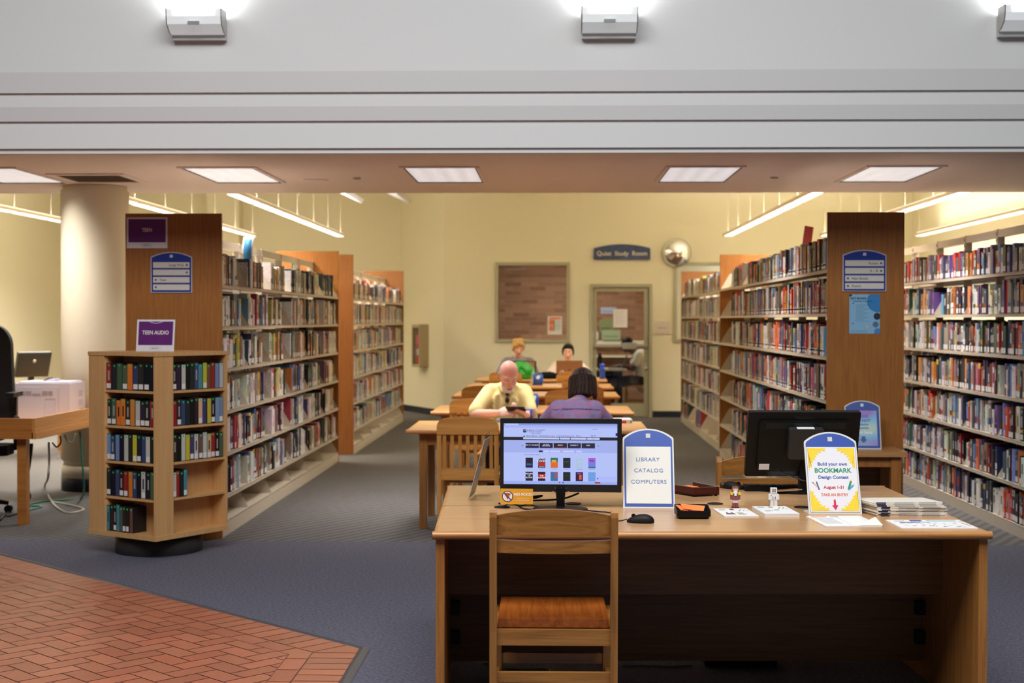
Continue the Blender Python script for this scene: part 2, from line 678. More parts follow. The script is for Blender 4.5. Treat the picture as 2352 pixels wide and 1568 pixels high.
for i in range(-70, 50):
    for j in range(-50, 80):
        t = (i - j) % 4
        if t == 0:
            c = org + vx * ((i + 1) * BA) + vy * ((j + 0.5) * BA)
            brickface(inset(c.x, c.y, vx.x, vx.y, 2 * BA, BA), reg)
        elif t == 3:
            c = org + vx * ((i + 0.5) * BA) + vy * ((j + 1) * BA)
            brickface(inset(c.x, c.y, vy.x, vy.y, 2 * BA, BA), reg)
struct('floor.002', tb, 'tile', 'terracotta brick pavers in herringbone with a border course')


def strip(P, Q, w, end0, end1):
    """low ramped strip from P to Q, w wide, mitred by the given end points"""
    mb = MB()
    vs = [(P[0].x, P[0].y, 0.003), (Q[0].x, Q[0].y, 0.003), (P[1].x, P[1].y, 0.011), (Q[1].x, Q[1].y, 0.011), (P[2].x, P[2].y, 0.003), (Q[2].x, Q[2].y, 0.003)]
    return mb.add(vs, [(0, 1, 3, 2), (2, 3, 5, 4), (0, 2, 4), (1, 5, 3), (0, 4, 5, 1)])


o0, o1, o2 = off(-0.012), off(0.02), off(0.038)
struct('trim_1', strip([o0[1], o1[1], o2[1]], [o0[0], o1[0], o2[0]], 0.04, 0, 0), 'trim', 'grey edge strip between the pavers and the carpet, long diagonal run')
struct('trim_2', strip([o0[1], o1[1], o2[1]], [o0[2], o1[2], o2[2]], 0.04, 0, 0), 'trim', 'grey edge strip at the end of the pavers beside the desk')

# stepped bulkhead with the soffit behind it
prof = [(8.82, 5.6), (8.82, 3.084), (8.846, 2.959), (8.866, 2.959), (8.866, 2.873), (8.888, 2.787), (8.908, 2.787), (8.908, 2.618), (8.928, 2.618), (8.928, 2.588), (8.98, 2.588), (8.98, 5.6)]
struct('wall_front', MB().prism(prof, -9.2, 8, 'X'), 'grey', 'pale grey bulkhead stepping down in three bands above the room')
struct('ceiling', MB().box(-9.2, 8, 8.97, 13.55, ZC, ZC + 0.12), 'ceil', 'low pinkish soffit with recessed lights')
struct('wall_front.001', MB().box(-9.2, 8, 13.45, 13.55, ZC + 0.1, 4.2), 'cream', 'upper wall over the rear edge of the soffit')
struct('ceiling.001', MB().box(-9.2, 8, 13.45, 27.5, 4.1, 4.2), 'pale', 'high ceiling over the reading area')

# rear walls
def wall_with_holes(x0, x1, y0, y1, z1, holes):
    mb = MB()
    xs = sorted({x0, x1} | {h[0] for h in holes} | {h[1] for h in holes})
    for a, b in zip(xs[:-1], xs[1:]):
        c = (a + b) / 2
        hh = [h for h in holes if h[0] < c < h[1]]
        if not hh:
            mb.box(a, b, y0, y1, 0, z1)
        for h in hh:
            if h[2] > 0:
                mb.box(a, b, y0, y1, 0, h[2])
            mb.box(a, b, y0, y1, h[3], z1)
    return mb


WIN1 = (-0.885, 0.205, 1.236, 2.413)
WIN2 = (1.95, 3.05, 1.236, 2.413)
DOOR = (0.62, 1.512, 0.0, 2.07)
struct('wall_back', wall_with_holes(-1.756, 5.75, YB, YB + 0.12, 4.15, [WIN1, WIN2, DOOR]), 'cream', 'cream rear wall with the study room window and door')
# splayed wall and the recess behind the large print bookcase
p0, p1 = Vector((-1.756, YB)), Vector((-2.62, 24.35))
d = (p1 - p0).normalized()
nn = Vector((-d.y, d.x)) * -0.12
struct('wall_left', MB().prism([tuple(p0), tuple(p0 + nn), tuple(p1 + nn), tuple(p1)], 0, 4.15, 'Z'), 'cream', 'splayed cream wall with the extinguisher cabinet')
struct('wall_back.001', MB().box(-9.2, -2.6, 24.35, 24.5, 0, 4.15).box(-5.9, -5.35, 24.05, 24.35, 0, 4.15), 'cream', 'cream rear wall behind the teen shelves')
struct('wall_left.001', MB().box(-8.4, -8.25, 9.5, 24.5, 0, 4.15), 'cream', 'cream side wall beyond the computer table')
struct('wall_right', MB().box(5.65, 5.8, 13.5, 24, 0, 4.15), 'cream', 'cream side wall beyond the fiction bookcases')
struct('baseboard_back', MB().box(-1.756, 0.56, YB - 0.012, YB, 0, 0.1).box(1.575, 5.65, YB - 0.012, YB, 0, 0.1), 'navy', 'navy rubber baseboard on the rear wall')
q0, q1 = p0 - nn * 0.1, p1 - nn * 0.1
struct('baseboard_left', MB().prism([tuple(p0), tuple(p1), tuple(q1), tuple(q0)], 0, 0.1, 'Z'), 'navy', 'navy rubber baseboard on the splayed wall')
struct('baseboard_left.001', MB().box(-9.2, -2.6, 24.335, 24.35, 0, 0.1).box(-8.25, -8.235, 9.6, 24.3, 0, 0.1), 'navy', 'navy rubber baseboard behind the teen shelves')


def window(name, w, label):
    e = thing(name, None, None, ((w[0] + w[1]) / 2, YB, w[2]))
    e['kind'] = 'structure'
    e['label'] = label
    hw, h = (w[1] - w[0]) / 2, w[3] - w[2]
    f = MB()
    t, g = 0.05, 0.03
    for (a, b, c, d2) in ((-hw - t, hw + t, h, h + t), (-hw - t, hw + t, -t, 0), (-hw - t, -hw, 0, h), (hw, hw + t, 0, h)):
        f.box(a, b, -0.025, 0.14, c, d2)
    f.build('window_frame', 'frame', e, bevel=0.004)
    MB().box(-hw, hw, 0.055, 0.063, 0, h).build('pane', 'pane', e)
    return e


window('window_1', WIN1, 'square interior window showing the brick study room')
window('window_2', WIN2, 'interior window half hidden behind the fiction shelves')

dr = thing('door_1', None, None, ((DOOR[0] + DOOR[1]) / 2, YB, 0))
dr['kind'] = 'structure'
dr['label'] = 'glazed study room door with a push bar'
hw = (DOOR[1] - DOOR[0]) / 2
MB().box(-hw - 0.047, -hw, -0.025, 0.14, 0, DOOR[3] + 0.047).box(hw, hw + 0.047, -0.025, 0.14, 0, DOOR[3] + 0.047).box(-hw, hw, -0.025, 0.14, DOOR[3], DOOR[3] + 0.047).build('door_frame', 'frame', dr, bevel=0.004)
lw = hw - 0.006
MB().box(-lw, -lw + 0.055, 0.03, 0.075, 0.01, 2.062).box(lw - 0.07, lw, 0.03, 0.075, 0.01, 2.062).box(-lw + 0.055, lw - 0.07, 0.03, 0.075, 2.0, 2.062).box(-lw + 0.055, lw - 0.07, 0.03, 0.075, 0.01, 0.216).build('door_leaf', 'frame', dr, bevel=0.004)
MB().box(-lw + 0.055, lw - 0.07, 0.048, 0.056, 0.216, 2.0).build('pane', 'pane', dr)
MB().box(-lw + 0.02, lw - 0.01, -0.02, 0.015, 1.115, 1.158).box(-lw + 0.03, -lw + 0.06, 0.015, 0.03, 1.12, 1.15).box(lw - 0.06, lw - 0.03, 0.015, 0.03, 1.12, 1.15).build('push_bar', 'alu', dr, bevel=0.006)
MB().box(0.02, 0.25, -0.035, 0.02, 1.085, 1.185).build('push_bar_case', 'alu', dr, bevel=0.006)
MB().lathe([(0.012, 0), (0.012, 0.03), (0.024, 0.035), (0.026, 0.05), (0.014, 0.06)], n=16, T=Matrix.Translation((lw - 0.035, 0.03, 0.78)) @ Matrix.Rotation(PI / 2, 4, 'X')).build('knob', 'alu', dr)

# the study room seen through the glass
struct('wall_back.002', MB().box(-2.2, 1.78, 26.2, 26.35, 0, 2.8), 'brick', 'brown brick wall inside the study room')
struct('wall_right.001', MB().box(1.74, 1.84, YB + 0.12, 26.3, 0, 2.8), 'cream', 'side wall of the study room')
struct('wall_left.002', MB().box(-2.3, -2.2, 24.5, 26.3, 0, 2.8), 'cream', 'far side wall of the study room')
struct('ceiling.002', MB().box(-1.7, 5.6, YB + 0.12, 26.35, 2.8, 2.9), 'pale', 'ceiling of the study room')
struct('wall_back.003', MB().box(1.84, 5.65, 24.2, 24.3, 0, 2.8), 'pale', 'pale wall of the room behind the second window')
struct('trim_3', MB().box(-2.2, 1.74, 26.08, 26.2, 1.08, 1.17).box(-2.2, 1.74, 26.05, 26.2, 0.86, 0.9), 'pale', 'pale ledges on the study room brick wall')

# column
cb = MB()
rad = 0.3
cb.lathe([(rad, 0.1), (rad, 0.225), (rad - 0.012, 0.232), (rad - 0.018, 0.24), (rad - 0.018, 0.262), (rad, 0.272), (rad, 2.705), (rad - 0.018, 2.715), (rad - 0.018, 2.76)], n=56)
col = struct('column', cb, 'creamcol', 'round cream column behind the teen shelf end panel')
col.location = (-4.17, 12.83, 0)
nb = MB().lathe([(rad + 0.003, 0), (rad + 0.003, 0.118), (rad, 0.122)], n=56).build('baseboard_column', 'navy')
nb.location = (-4.17, 12.83, 0)
nb['kind'] = 'structure'
nb['label'] = 'navy rubber band around the column foot'

# recessed 2 x 4 ft lights in the soffit
def prismatic():
    m, nt, b = new_mat('prismatic_diffuser')
    tc = nt.nodes.new('ShaderNodeTexCoord')
    w = nt.nodes.new('ShaderNodeTexWave')
    w.inputs['Scale'].default_value = 2.2
    w.inputs['Distortion'].default_value = 0
    nt.links.new(tc.outputs['Object'], w.inputs['Vector'])
    mp = nt.nodes.new('ShaderNodeMapRange')
    mp.inputs['To Min'].default_value = 0.82
    mp.inputs['To Max'].default_value = 1.0
    nt.links.new(w.outputs['Fac'], mp.inputs['Value'])
    ml = nt.nodes.new('ShaderNodeMath')
    ml.operation = 'MULTIPLY'
    ml.inputs[1].default_value = TROFFER
    nt.links.new(mp.outputs[0], ml.inputs[0])
    b.inputs['Emission Color'].default_value = (0.9, 0.92, 1.0, 1)
    nt.links.new(ml.outputs[0], b.inputs['Emission Strength'])
    b.inputs['Base Color'].default_value = (0.8, 0.8, 0.8, 1)
    return m


M['prism'] = prismatic()
M['recess'] = plain('dark_reveal', S(70, 58, 48), 0.6)
xs = [-4.58, -2.67, -0.905, 1.19, 2.75]
lab = ['recessed ceiling light half cut off by the photo edge', 'recessed ceiling light in front of the teen shelves, beside the speaker',
       'recessed ceiling light before the reading tables, second along from the vent', 'recessed ceiling light over the aisle beside the fiction end panel',
       'recessed ceiling light farthest along the soffit from the vent']
tr0 = None
for i, x in enumerate(xs):
    if tr0 is None:
        tr0 = thing('ceiling_light', lab[0], 'ceiling light', (x, 11.82, ZC), 0, 'recessed soffit lights')
        f = MB()
        for a, b, c, d2 in ((-0.315, 0.315, -0.64, -0.60), (-0.315, 0.315, 0.60, 0.64), (-0.315, -0.285, -0.6, 0.6), (0.285, 0.315, -0.6, 0.6)):
            f.box(a, b, c, d2, -0.012, 0.0)
        f.build('light_frame', 'ceil', tr0, bevel=0.002)
        r = MB()
        for a, b, c, d2 in ((-0.287, 0.287, -0.606, -0.6), (-0.287, 0.287, 0.6, 0.606), (-0.287, -0.279, -0.6, 0.6), (0.279, 0.287, -0.6, 0.6)):
            r.box(a, b, c, d2, -0.0125, -0.003)
        r.build('reveal', 'recess', tr0)
        MB().box(-0.28, 0.28, -0.6, 0.6, -0.005, -0.001).build('diffuser', 'prism', tr0)
    else:
        dup(tr0, (x, 11.82, ZC), 0, lab[i])
v = thing('ceiling_vent', 'dark rectangular return vent in the soffit over the column', 'vent', (-3.89, 12.05, ZC))
f = MB()
for a, b, c, d2 in ((-0.33, 0.33, -0.36, -0.30), (-0.33, 0.33, 0.30, 0.36), (-0.33, -0.27, -0.3, 0.3), (0.27, 0.33, -0.3, 0.3)):
    f.box(a, b, c, d2, -0.012, 0)
f.build('vent_frame', 'ceil', v, bevel=0.003)
MB().box(-0.27, 0.27, -0.3, 0.3, -0.004, -0.001).build('vent_opening', plain('vent_dark', S(74, 58, 44), 0.8), v)
f = MB()
for i in range(9):
    f.box(-0.27, 0.27, -0.28 + i * 0.065, -0.265 + i * 0.065, -0.01, -0.003)
f.build('louver', plain('vent_slat', S(104, 84, 66), 0.7), v)
tag(MB().lathe([(0.11, 0), (0.105, -0.008), (0.0, -0.01)], n=28).build('ceiling_speaker', 'ceil', loc=(-2.06, 12.27, ZC)), 'round soffit coloured ceiling speaker between two recessed lights', 'speaker')
for x, l in ((-1.68, 'sprinkler cap in the soffit near the round speaker'), (1.86, 'sprinkler cap in the soffit near the fiction end panel')):
    tag(MB().lathe([(0.035, 0), (0.034, -0.01), (0.012, -0.014), (0.0, -0.014)], n=20).build('ceiling_sprinkler', 'steel_dark', loc=(x, 12.09, ZC)), l, 'sprinkler', 'sprinkler caps in the soffit')

# wall lamps on the bulkhead
M['lampglow'] = emitter('lamp_glow', (0.96, 0.98, 1.0, 1), SCONCE)
M['lampbody'] = plain('translucent_lamp_lens', S(232, 236, 236), 0.3)
M['lampbody'].node_tree.nodes['Principled BSDF'].inputs['Emission Color'].default_value = (0.9, 0.95, 0.97, 1)
M['lampbody'].node_tree.nodes['Principled BSDF'].inputs['Emission Strength'].default_value = 0.28
lab = ['white wall lamp above the teen shelves', 'white wall lamp above the catalog desk', 'white wall lamp cut off at the photo corner']
l0 = None
for i, x in enumerate((-2.2, 0.335, 2.87)):
    if l0 is None:
        l0 = thing('wall_lamp', lab[0], 'wall lamp', (x, 8.82, 3.27), 0, 'wall lamps on the bulkhead')
        MB().box(-0.165, 0.165, -0.05, 0, 0.0, 0.13).build('back_plate', plain('lamp_metal', S(196, 196, 192), 0.4), l0, bevel=0.006)
        side_ = [(-0.05, 0.03), (-0.10, 0.035), (-0.165, 0.075), (-0.178, 0.12), (-0.18, 0.165), (-0.05, 0.165)]
        MB().prism(side_, -0.165, 0.165, 'X').build('lens', 'lampbody', l0, bevel=0.006)
        MB().prism([(-0.177, 0.166), (-0.15, 0.182), (-0.075, 0.185), (-0.05, 0.166)], -0.16, 0.16, 'X').build('glow_panel', 'lampglow', l0, bevel=0.004)
        MB().prism([(-0.178, 0.13), (-0.181, 0.13), (-0.183, 0.165), (-0.178, 0.165)], -0.12, 0.12, 'X').build('glow_strip', 'lampglow', l0)
        for s_ in (-1, 1):
            MB().prism([(-0.05, 0.03), (-0.10, 0.033), (-0.166, 0.073), (-0.181, 0.12), (-0.183, 0.17), (-0.05, 0.17)], s_ * 0.165, s_ * 0.172, 'X').build('end_cap', 'alu', l0)
        MB().box(-0.035, 0.035, -0.186, -0.172, 0.07, 0.09).build('clip', plain('lamp_clip', S(150, 150, 146), 0.4), l0, bevel=0.002)
    else:
        dup(l0, (x, 8.82, 3.27), 0, lab[i])

# suspended strip lights over the stacks
M['tube'] = emitter('strip_glow', (1.0, 0.95, 0.87, 1), PENDANT)
M['upglow'] = emitter('strip_upglow', (1.0, 0.95, 0.87, 1), PENDANT * UPL)
M['striphouse'] = plain('strip_housing', S(206, 190, 160), 0.5)
PZ = 2.78
plab = ['long hanging strip light over the large print aisle', 'hanging strip light partly hidden by the teen end panel and column', 'hanging strip light along the far side wall',
        'long hanging strip light over the fiction aisle', 'hanging strip light starting behind the fiction end panel', 'hanging strip light over the outermost fiction shelves']
STRIPS = []
for i, (x, y1, ns) in enumerate(((-3.17, 21.1, 6), (-4.48, 21.1, 6), (-6.24, 21.1, 6), (2.55, 21.0, 6), (3.96, 21.0, 6), (5.33, 21.0, 4))):
    root = thing('strip_light', plab[i], 'hanging light', (x, y1 - ns * 1.2, PZ), 0, 'hanging strip lights over the stacks')
    L = ns * 1.2
    MB().prism([(-0.07, 0.0), (-0.075, 0.03), (-0.05, 0.04), (0.05, 0.04), (0.075, 0.03), (0.07, 0.0)], 0, L, 'Y').build('housing', 'striphouse', root, bevel=0.003)
    for k in range(ns):
        MB().box(-0.052, 0.052, k * 1.2 + 0.06, k * 1.2 + 1.14, -0.008, 0.002).build('diffuser', 'tube', root, bevel=0.003)
    MB().box(-0.04, 0.04, 0.05, L - 0.05, 0.041, 0.046).build('uplight_slot', 'upglow', root)
    for k in range(ns + 1):
        MB().cyl((0, min(max(k * 1.2, 0.05), L - 0.05), 0.04), (0, min(max(k * 1.2, 0.05), L - 0.05), 4.1 - PZ), 0.0008, n=6).build('hanger', 'steel_dark', root)
    STRIPS.append((x, y1 - L / 2, L))

# pale angled baffles under the high ceiling
for k, (x, l) in enumerate(((-3.15, 'pale angled ceiling baffle just under the soffit line, nearer the column'), (-2.45, 'pale angled ceiling baffle just under the soffit line, nearer the extinguisher'))):
    tag(MB().prism([(-0.32, 0.28), (0.28, 0.0), (0.32, 0.05), (-0.28, 0.34)], 0, 1.6, 'Y').build('ceiling_baffle', 'white', loc=(x, 19.6, 3.28), bevel=0.01), l, 'baffle', 'angled ceiling baffles')
    MB().cyl((0, 0.8, 0.2), (0, 0.8, 4.1 - 3.28), 0.006, n=6).build('hanger', 'white', bpy.data.objects['ceiling_baffle' if k == 0 else 'ceiling_baffle.001'])
# ================================================================ bookcases
SHELF_D = 0.27


def bookcase(label, group, xf, y0, nsec, d, levels, base_z, top_z, empty_base, panel_w, panel_mat, wide=0.0, near_panel=True, far_panel=True):
    """cantilever steel stack: oak end panels, one shelf per bay and level, slotted uprights, sloped shelf ends.
    xf: aisle face, d: +1 when the shelves recede towards +X"""
    e = thing('bookcase', label, 'bookcase', (xf, y0, 0), 0, group)
    L = nsec * 0.9 + 0.03
    back = SHELF_D + 0.03
    H = 2.285

    def bx(mb, a, b, *r):
        return mb.box(a * d, b * d, *r)
    pm = MB()
    bx(pm, -0.004 if not wide else -wide, panel_w, 0, 0.03, 0, H)
    panel = pm.mesh('end_panel', 0.003)
    panel.materials.append(M[panel_mat])
    if near_panel:
        link('end_panel', panel, e)
    if far_panel:
        link('end_panel', panel, e, (0, L, 0))
    # shelf: deck, front lip
    s = MB()
    bx(s, 0.0, SHELF_D, 0.002, 0.898, -0.006, 0)
    bx(s, 0.0, 0.006, 0.002, 0.898, -0.024, 0)
    sh = s.mesh('shelf')
    sh.materials.append(M['steel'])
    # sloped end bracket
    pts = [(0.012, 0.0), (0.012, 0.014), (0.10, 0.165), (0.125, 0.18), (SHELF_D, 0.18), (SHELF_D, 0.0)]
    rs = MB()
    bx(rs, SHELF_D + 0.062, panel_w - 0.012, 0.002, 0.898, -0.02, 0)
    rsm = rs.mesh('rear_shelf')
    rsm.materials.append(M['steel'])
    br = MB().prism([(p[0] * d, p[1]) for p in pts], -0.0015, 0.0015, 'Y').mesh('shelf_bracket')
    br.materials.append(M['steel'])
    base = MB()
    bx(base, 0.0, SHELF_D + 0.06, 0.002, 0.898, base_z - 0.006, base_z)
    bx(base, 0.0, 0.008, 0.002, 0.898, 0, base_z)
    bs = base.mesh('base_deck')
    bs.materials.append(M['steel'])
    up = MB()
    bx(up, SHELF_D, SHELF_D + 0.06, -0.022, 0.022, 0, top_z)
    for z in range(int(top_z / 0.05)):
        bx(up, SHELF_D - 0.0012, SHELF_D, -0.012, -0.004, 0.03 + z * 0.05, 0.055 + z * 0.05, S(60, 54, 46))
        bx(up, SHELF_D - 0.0012, SHELF_D, 0.004, 0.012, 0.03 + z * 0.05, 0.055 + z * 0.05, S(60, 54, 46))
    up.c = [c if c != (0.8, 0.8, 0.8, 1) else S(206, 194, 174) for c in up.c]
    um = up.mesh('upright')
    um.materials.append(M['attr'])
    rl = MB()
    bx(rl, SHELF_D + 0.004, SHELF_D + 0.05, 0.022, 0.878, top_z - 0.065, top_z - 0.005)
    rm = rl.mesh('top_rail')
    rm.materials.append(M['steel'])
    for k in range(nsec + 1):
        y = 0.03 + k * 0.9 if k else 0.045
        if k == nsec:
            y -= 0.018
        link('upright', um, e, (0, y, 0))
    for k in range(nsec):
        y = 0.03 + k * 0.9
        link('top_rail', rm, e, (0, y, 0))
        link('base_deck', bs, e, (0, y, 0))
        for z in levels:
            link('shelf', sh, e, (0, y, z))
            link('rear_shelf', rsm, e, (0, y, z))
        for z in list(levels) + [base_z]:
            link('shelf_bracket', br, e, (0, y + 0.897, z))
            if k == 0:
                link('shelf_bracket', br, e, (0, y + 0.004, z))
    return e


LV_L = [1.788, 1.495, 1.192, 0.889, 0.588, 0.285]
LV_R = [1.895, 1.592, 1.290, 0.986, 0.683, 0.370]
bookcase('tall large print bookcase behind the TEEN end panel', 'library bookcases', -2.335, 9.92, 6, -1, LV_L, 0.10, 2.17, True, 0.675, 'panel')
bookcase('tall bookcase standing beyond the large print bookcase, ending by the extinguisher', 'library bookcases', -2.29, 16.15, 6, -1, LV_L, 0.10, 2.17, True, 0.62, 'panel2')
bookcase('tall fiction bookcase whose oak end panel carries the blue flyer', 'library bookcases', 1.885, 9.85, 7, 1, LV_R, 0.09, 2.19, False, 0.52, 'panel')
bookcase('tall fiction bookcase standing beyond the flyer bookcase, near the study room', 'library bookcases', 1.945, 16.32, 6, 1, LV_R, 0.09, 2.19, False, 0.55, 'panel2')
bookcase('long fiction bookcase beyond the oak end panel, cut by the photo edge', 'library bookcases', 3.31, 8.9, 8, 1, LV_R, 0.085, 2.28, False, 0.6, 'panel', near_panel=False)

# ---------------------------------------------------------------- books
PAL_L = [(232, 229, 222)] * 15 + [(200, 196, 186)] * 9 + [(160, 60, 70)] * 2 + [(38, 40, 52)] * 6 + [(28, 26, 28)] * 5 + [(58, 74, 112)] * 4 + [(120, 46, 44)] * 3 + [(168, 60, 52)] * 2 + [(150, 122, 92)] * 3 + [(96, 88, 80)] * 4 + [(70, 92, 84)] * 2 + [(118, 144, 170)] * 3 + [(196, 178, 120)] * 2 + [(188, 120, 80)] + [(60, 120, 170)] + [(206, 190, 70)] + [(120, 96, 130)]
PAL_R = [(232, 230, 226)] * 5 + [(120, 150, 196)] * 3 + [(196, 60, 56)] * 2 + [(224, 130, 70)] * 2 + [(30, 28, 32)] * 8 + [(44, 48, 66)] * 5 + [(204, 198, 190)] * 5 + [(150, 140, 126)] * 5 + [(104, 84, 66)] * 4 + [(136, 40, 40)] * 4 + [(196, 52, 44)] * 2 + [(70, 84, 110)] * 4 + [(74, 92, 84)] * 3 + [(176, 108, 60)] * 2 + [(230, 226, 220)] * 3 + [(86, 150, 190)] + [(120, 90, 140)] * 2 + [(212, 150, 60)] + [(198, 110, 130)]
PAL_F = [(226, 220, 212)] * 8 + [(110, 130, 170)] * 3 + [(196, 178, 158)] * 5 + [(150, 136, 120)] * 4 + [(216, 208, 200)] * 4 + [(60, 58, 64)] * 4 + [(120, 110, 100)] * 3 + [(160, 60, 54)] * 3 + [(76, 94, 130)] * 3 + [(204, 196, 80)] + [(220, 226, 230)] * 2 + [(150, 110, 120)] * 2 + [(214, 150, 100)]
NAMES = [((20, 20, 24), 'black'), ((40, 44, 64), 'navy'), ((58, 74, 112), 'blue'), ((86, 150, 190), 'sky blue'), ((60, 120, 170), 'bright blue'), ((120, 46, 44), 'maroon'), ((190, 56, 48), 'red'),
         ((150, 122, 92), 'tan'), ((96, 88, 80), 'taupe'), ((70, 92, 84), 'dull green'), ((118, 144, 170), 'grey blue'), ((196, 178, 120), 'straw'), ((188, 120, 80), 'rust'), ((206, 190, 70), 'yellow'),
         ((120, 94, 134), 'mauve'), ((226, 222, 214), 'white'), ((190, 184, 172), 'pale grey'), ((150, 140, 126), 'stone'), ((104, 84, 66), 'brown'), ((212, 150, 60), 'amber'), ((198, 110, 130), 'pink'), ((70, 84, 110), 'slate blue')]


def colour_name(c):
    return min(NAMES, key=lambda n: sum((a - b) ** 2 for a, b in zip(n[0], c)))[1]


rb = random.Random(21)
BOOKS = []


def fill(case, xf, y0, nsec, d, levels, base_z, pal, gapp, base_fill, wmin, wmax, green):
    for si, z in enumerate(list(levels) + [base_z]):
        if si == len(levels) and base_fill <= 0:
            continue
        for k in range(nsec):
            if si == len(levels) and rb.random() > base_fill:
                continue
            a = y0 + 0.03 + k * 0.9 + 0.012
            b = a + 0.876
            gap = 0.0
            r = rb.random()
            if r < gapp:
                gap = rb.uniform(0.06, 0.34)
            elif r < gapp * 1.5:
                gap = rb.uniform(0.0, 0.05)
            run = []
            y = a + rb.uniform(0, 0.01)
            hmax = 0.25 if si else 0.265
            hb = rb.uniform(0.205, 0.235) if si else rb.uniform(0.188, 0.212)
            while True:
                t = rb.uniform(wmin, wmax) * (1.0 if rb.random() > 0.15 else 0.6)
                if y + t > b - gap:
                    break
                c = rb.choice(pal)
                if run and rb.random() < 0.16:
                    c = run[-1]['c']
                c = tuple(max(8, min(245, v + rb.randint(-12, 12))) for v in c)
                h = min(hmax, max(0.17, hb + rb.uniform(-0.03, 0.03)))
                bk = dict(case=case, xf=xf, d=d, y=y, t=t, h=h, z=z, dep=rb.uniform(0.15, 0.19), set=rb.uniform(0.008, 0.03), c=c, lev=si, bay=k, green=green, lab=rb.random() < 0.8, seed=rb.random())
                run.append(bk)
                y += t + 0.0008
            # a leaning last book now and then is left upright; order along the photo
            px = [proj((xf, q['y'] + q['t'] / 2, z + 0.1))[0] for q in run]
            order = sorted(range(len(run)), key=lambda i: px[i])
            for rank, i in enumerate(order):
                run[i]['rank'] = rank + 1
                run[i]['n'] = len(run)
            BOOKS.extend(run)


fill('L1', -2.335, 9.92, 6, -1, LV_L, 0.10, PAL_L, 0.8, 0, 0.034, 0.066, False)
fill('L2', -2.29, 16.15, 6, -1, LV_L, 0.10, PAL_F, 0.45, 0, 0.034, 0.062, False)
fill('R1', 1.885, 9.85, 7, 1, LV_R, 0.09, PAL_R, 0.16, 0.45, 0.034, 0.064, True)
fill('R2', 1.945, 16.32, 6, 1, LV_R, 0.09, PAL_F, 0.2, 0.35, 0.034, 0.06, True)
fill('F1', 3.31, 8.9, 8, 1, LV_R, 0.085, PAL_R, 0.18, 1.0, 0.034, 0.066, False)


def area_px(b):
    x = b['xf'] + b['d'] * b['set']
    q = [proj((x, b['y'] + a, b['z'] + c)) for a, c in ((0, 0), (b['t'], 0), (b['t'], b['h']), (0, b['h']))]
    ar = abs(sum(q[i][0] * q[(i + 1) % 4][1] - q[(i + 1) % 4][0] * q[i][1] for i in range(4))) / 2
    cx = sum(p[0] for p in q) / 4
    cy = sum(p[1] for p in q) / 4
    lo = min(p[0] for p in q)
    hi = max(p[0] for p in q)
    ok = {'L1': lo > 507 and hi < 783, 'L2': lo > 812 and hi < 930, 'R1': lo > 1686 and hi < 1893 and cy < 925, 'R2': lo > 1568 and hi < 1660, 'F1': lo > 2074 and hi < 2349 and cy < 1185 and not (cy > 1010 and cx < 2085)}[b['case']]
    b['vis'] = {'L1': hi > 500, 'L2': hi > 800, 'R1': lo < 1900 and hi > 1680, 'R2': True, 'F1': lo < 2360 and hi > 2065}[b['case']]
    return ar if ok else 0.0


for b in BOOKS:
    b['a'] = area_px(b)
BOOKS.sort(key=lambda b: -b['a'])


def book_faces(mb, b, local=False):
    """spine, boards and page tops; returns nothing. x grows into the shelf"""
    d = b['d']
    r = random.Random(b['seed'])
    x0, x1 = b['set'], b['set'] + b['dep']
    t, h = b['t'], b['h']
    ox, oy, oz = (0, 0, 0) if local else (b['xf'], b['y'], b['z'])
    c = S(*b['c'])
    pg = S(214, 206, 190)

    def bx(a0, a1, y0, y1, z0, z1, col):
        mb.box(ox + d * a0, ox + d * a1, oy + y0, oy + y1, oz + z0, oz + z1, col)
    bd = min(0.003, t * 0.15)
    if local:
        bx(x0, x0 + 0.003, 0, t, 0, h, c)
        bx(x0 + 0.003, x1, 0, bd, 0, h, c)
        bx(x0 + 0.003, x1, t - bd, t, 0, h, c)
    else:
        bx(x0, x1, 0, t, 0, h - 0.003, c)
    # printing on the spine: a title block, an author band, sometimes a picture band
    k = tuple(min(1, v * 0.25 + 0.55) for v in c[:3]) + (1,) if sum(b['c']) < 330 else tuple(v * 0.22 for v in c[:3]) + (1,)
    hot = r.choice([S(190, 40, 36), S(220, 190, 60), S(40, 80, 150), S(230, 230, 226), S(30, 30, 34), S(210, 120, 50)])
    fx = ox + d * (x0 - 0.0006)

    def band(ya, yb, za, zb, col):
        q = [(fx, oy + ya, oz + za), (fx, oy + yb, oz + za), (fx, oy + yb, oz + zb), (fx, oy + ya, oz + zb)]
        mb.poly(q if d < 0 else q[::-1], col)
    w0, w1 = t * 0.25, t * 0.75
    if r.random() < 0.5:
        band(w0, w1, h * 0.42, h * r.uniform(0.66, 0.8), k)
    if r.random() < 0.35:
        band(t * 0.3, t * 0.7, h * 0.84, h * 0.93, k)
    if r.random() < 0.3:
        band(0, t, h * 0.26, h * r.uniform(0.34, 0.46), hot)
    if r.random() < 0.15:
        band(0, t, h * 0.8, h, hot)
    if b['lab'] and not local:
        band(t * 0.04, t * 0.96, 0.012, 0.05, S(232, 230, 226))
        if b['green']:
            band(t * 0.04, t * 0.96, 0.03, 0.042, S(120, 190, 130))


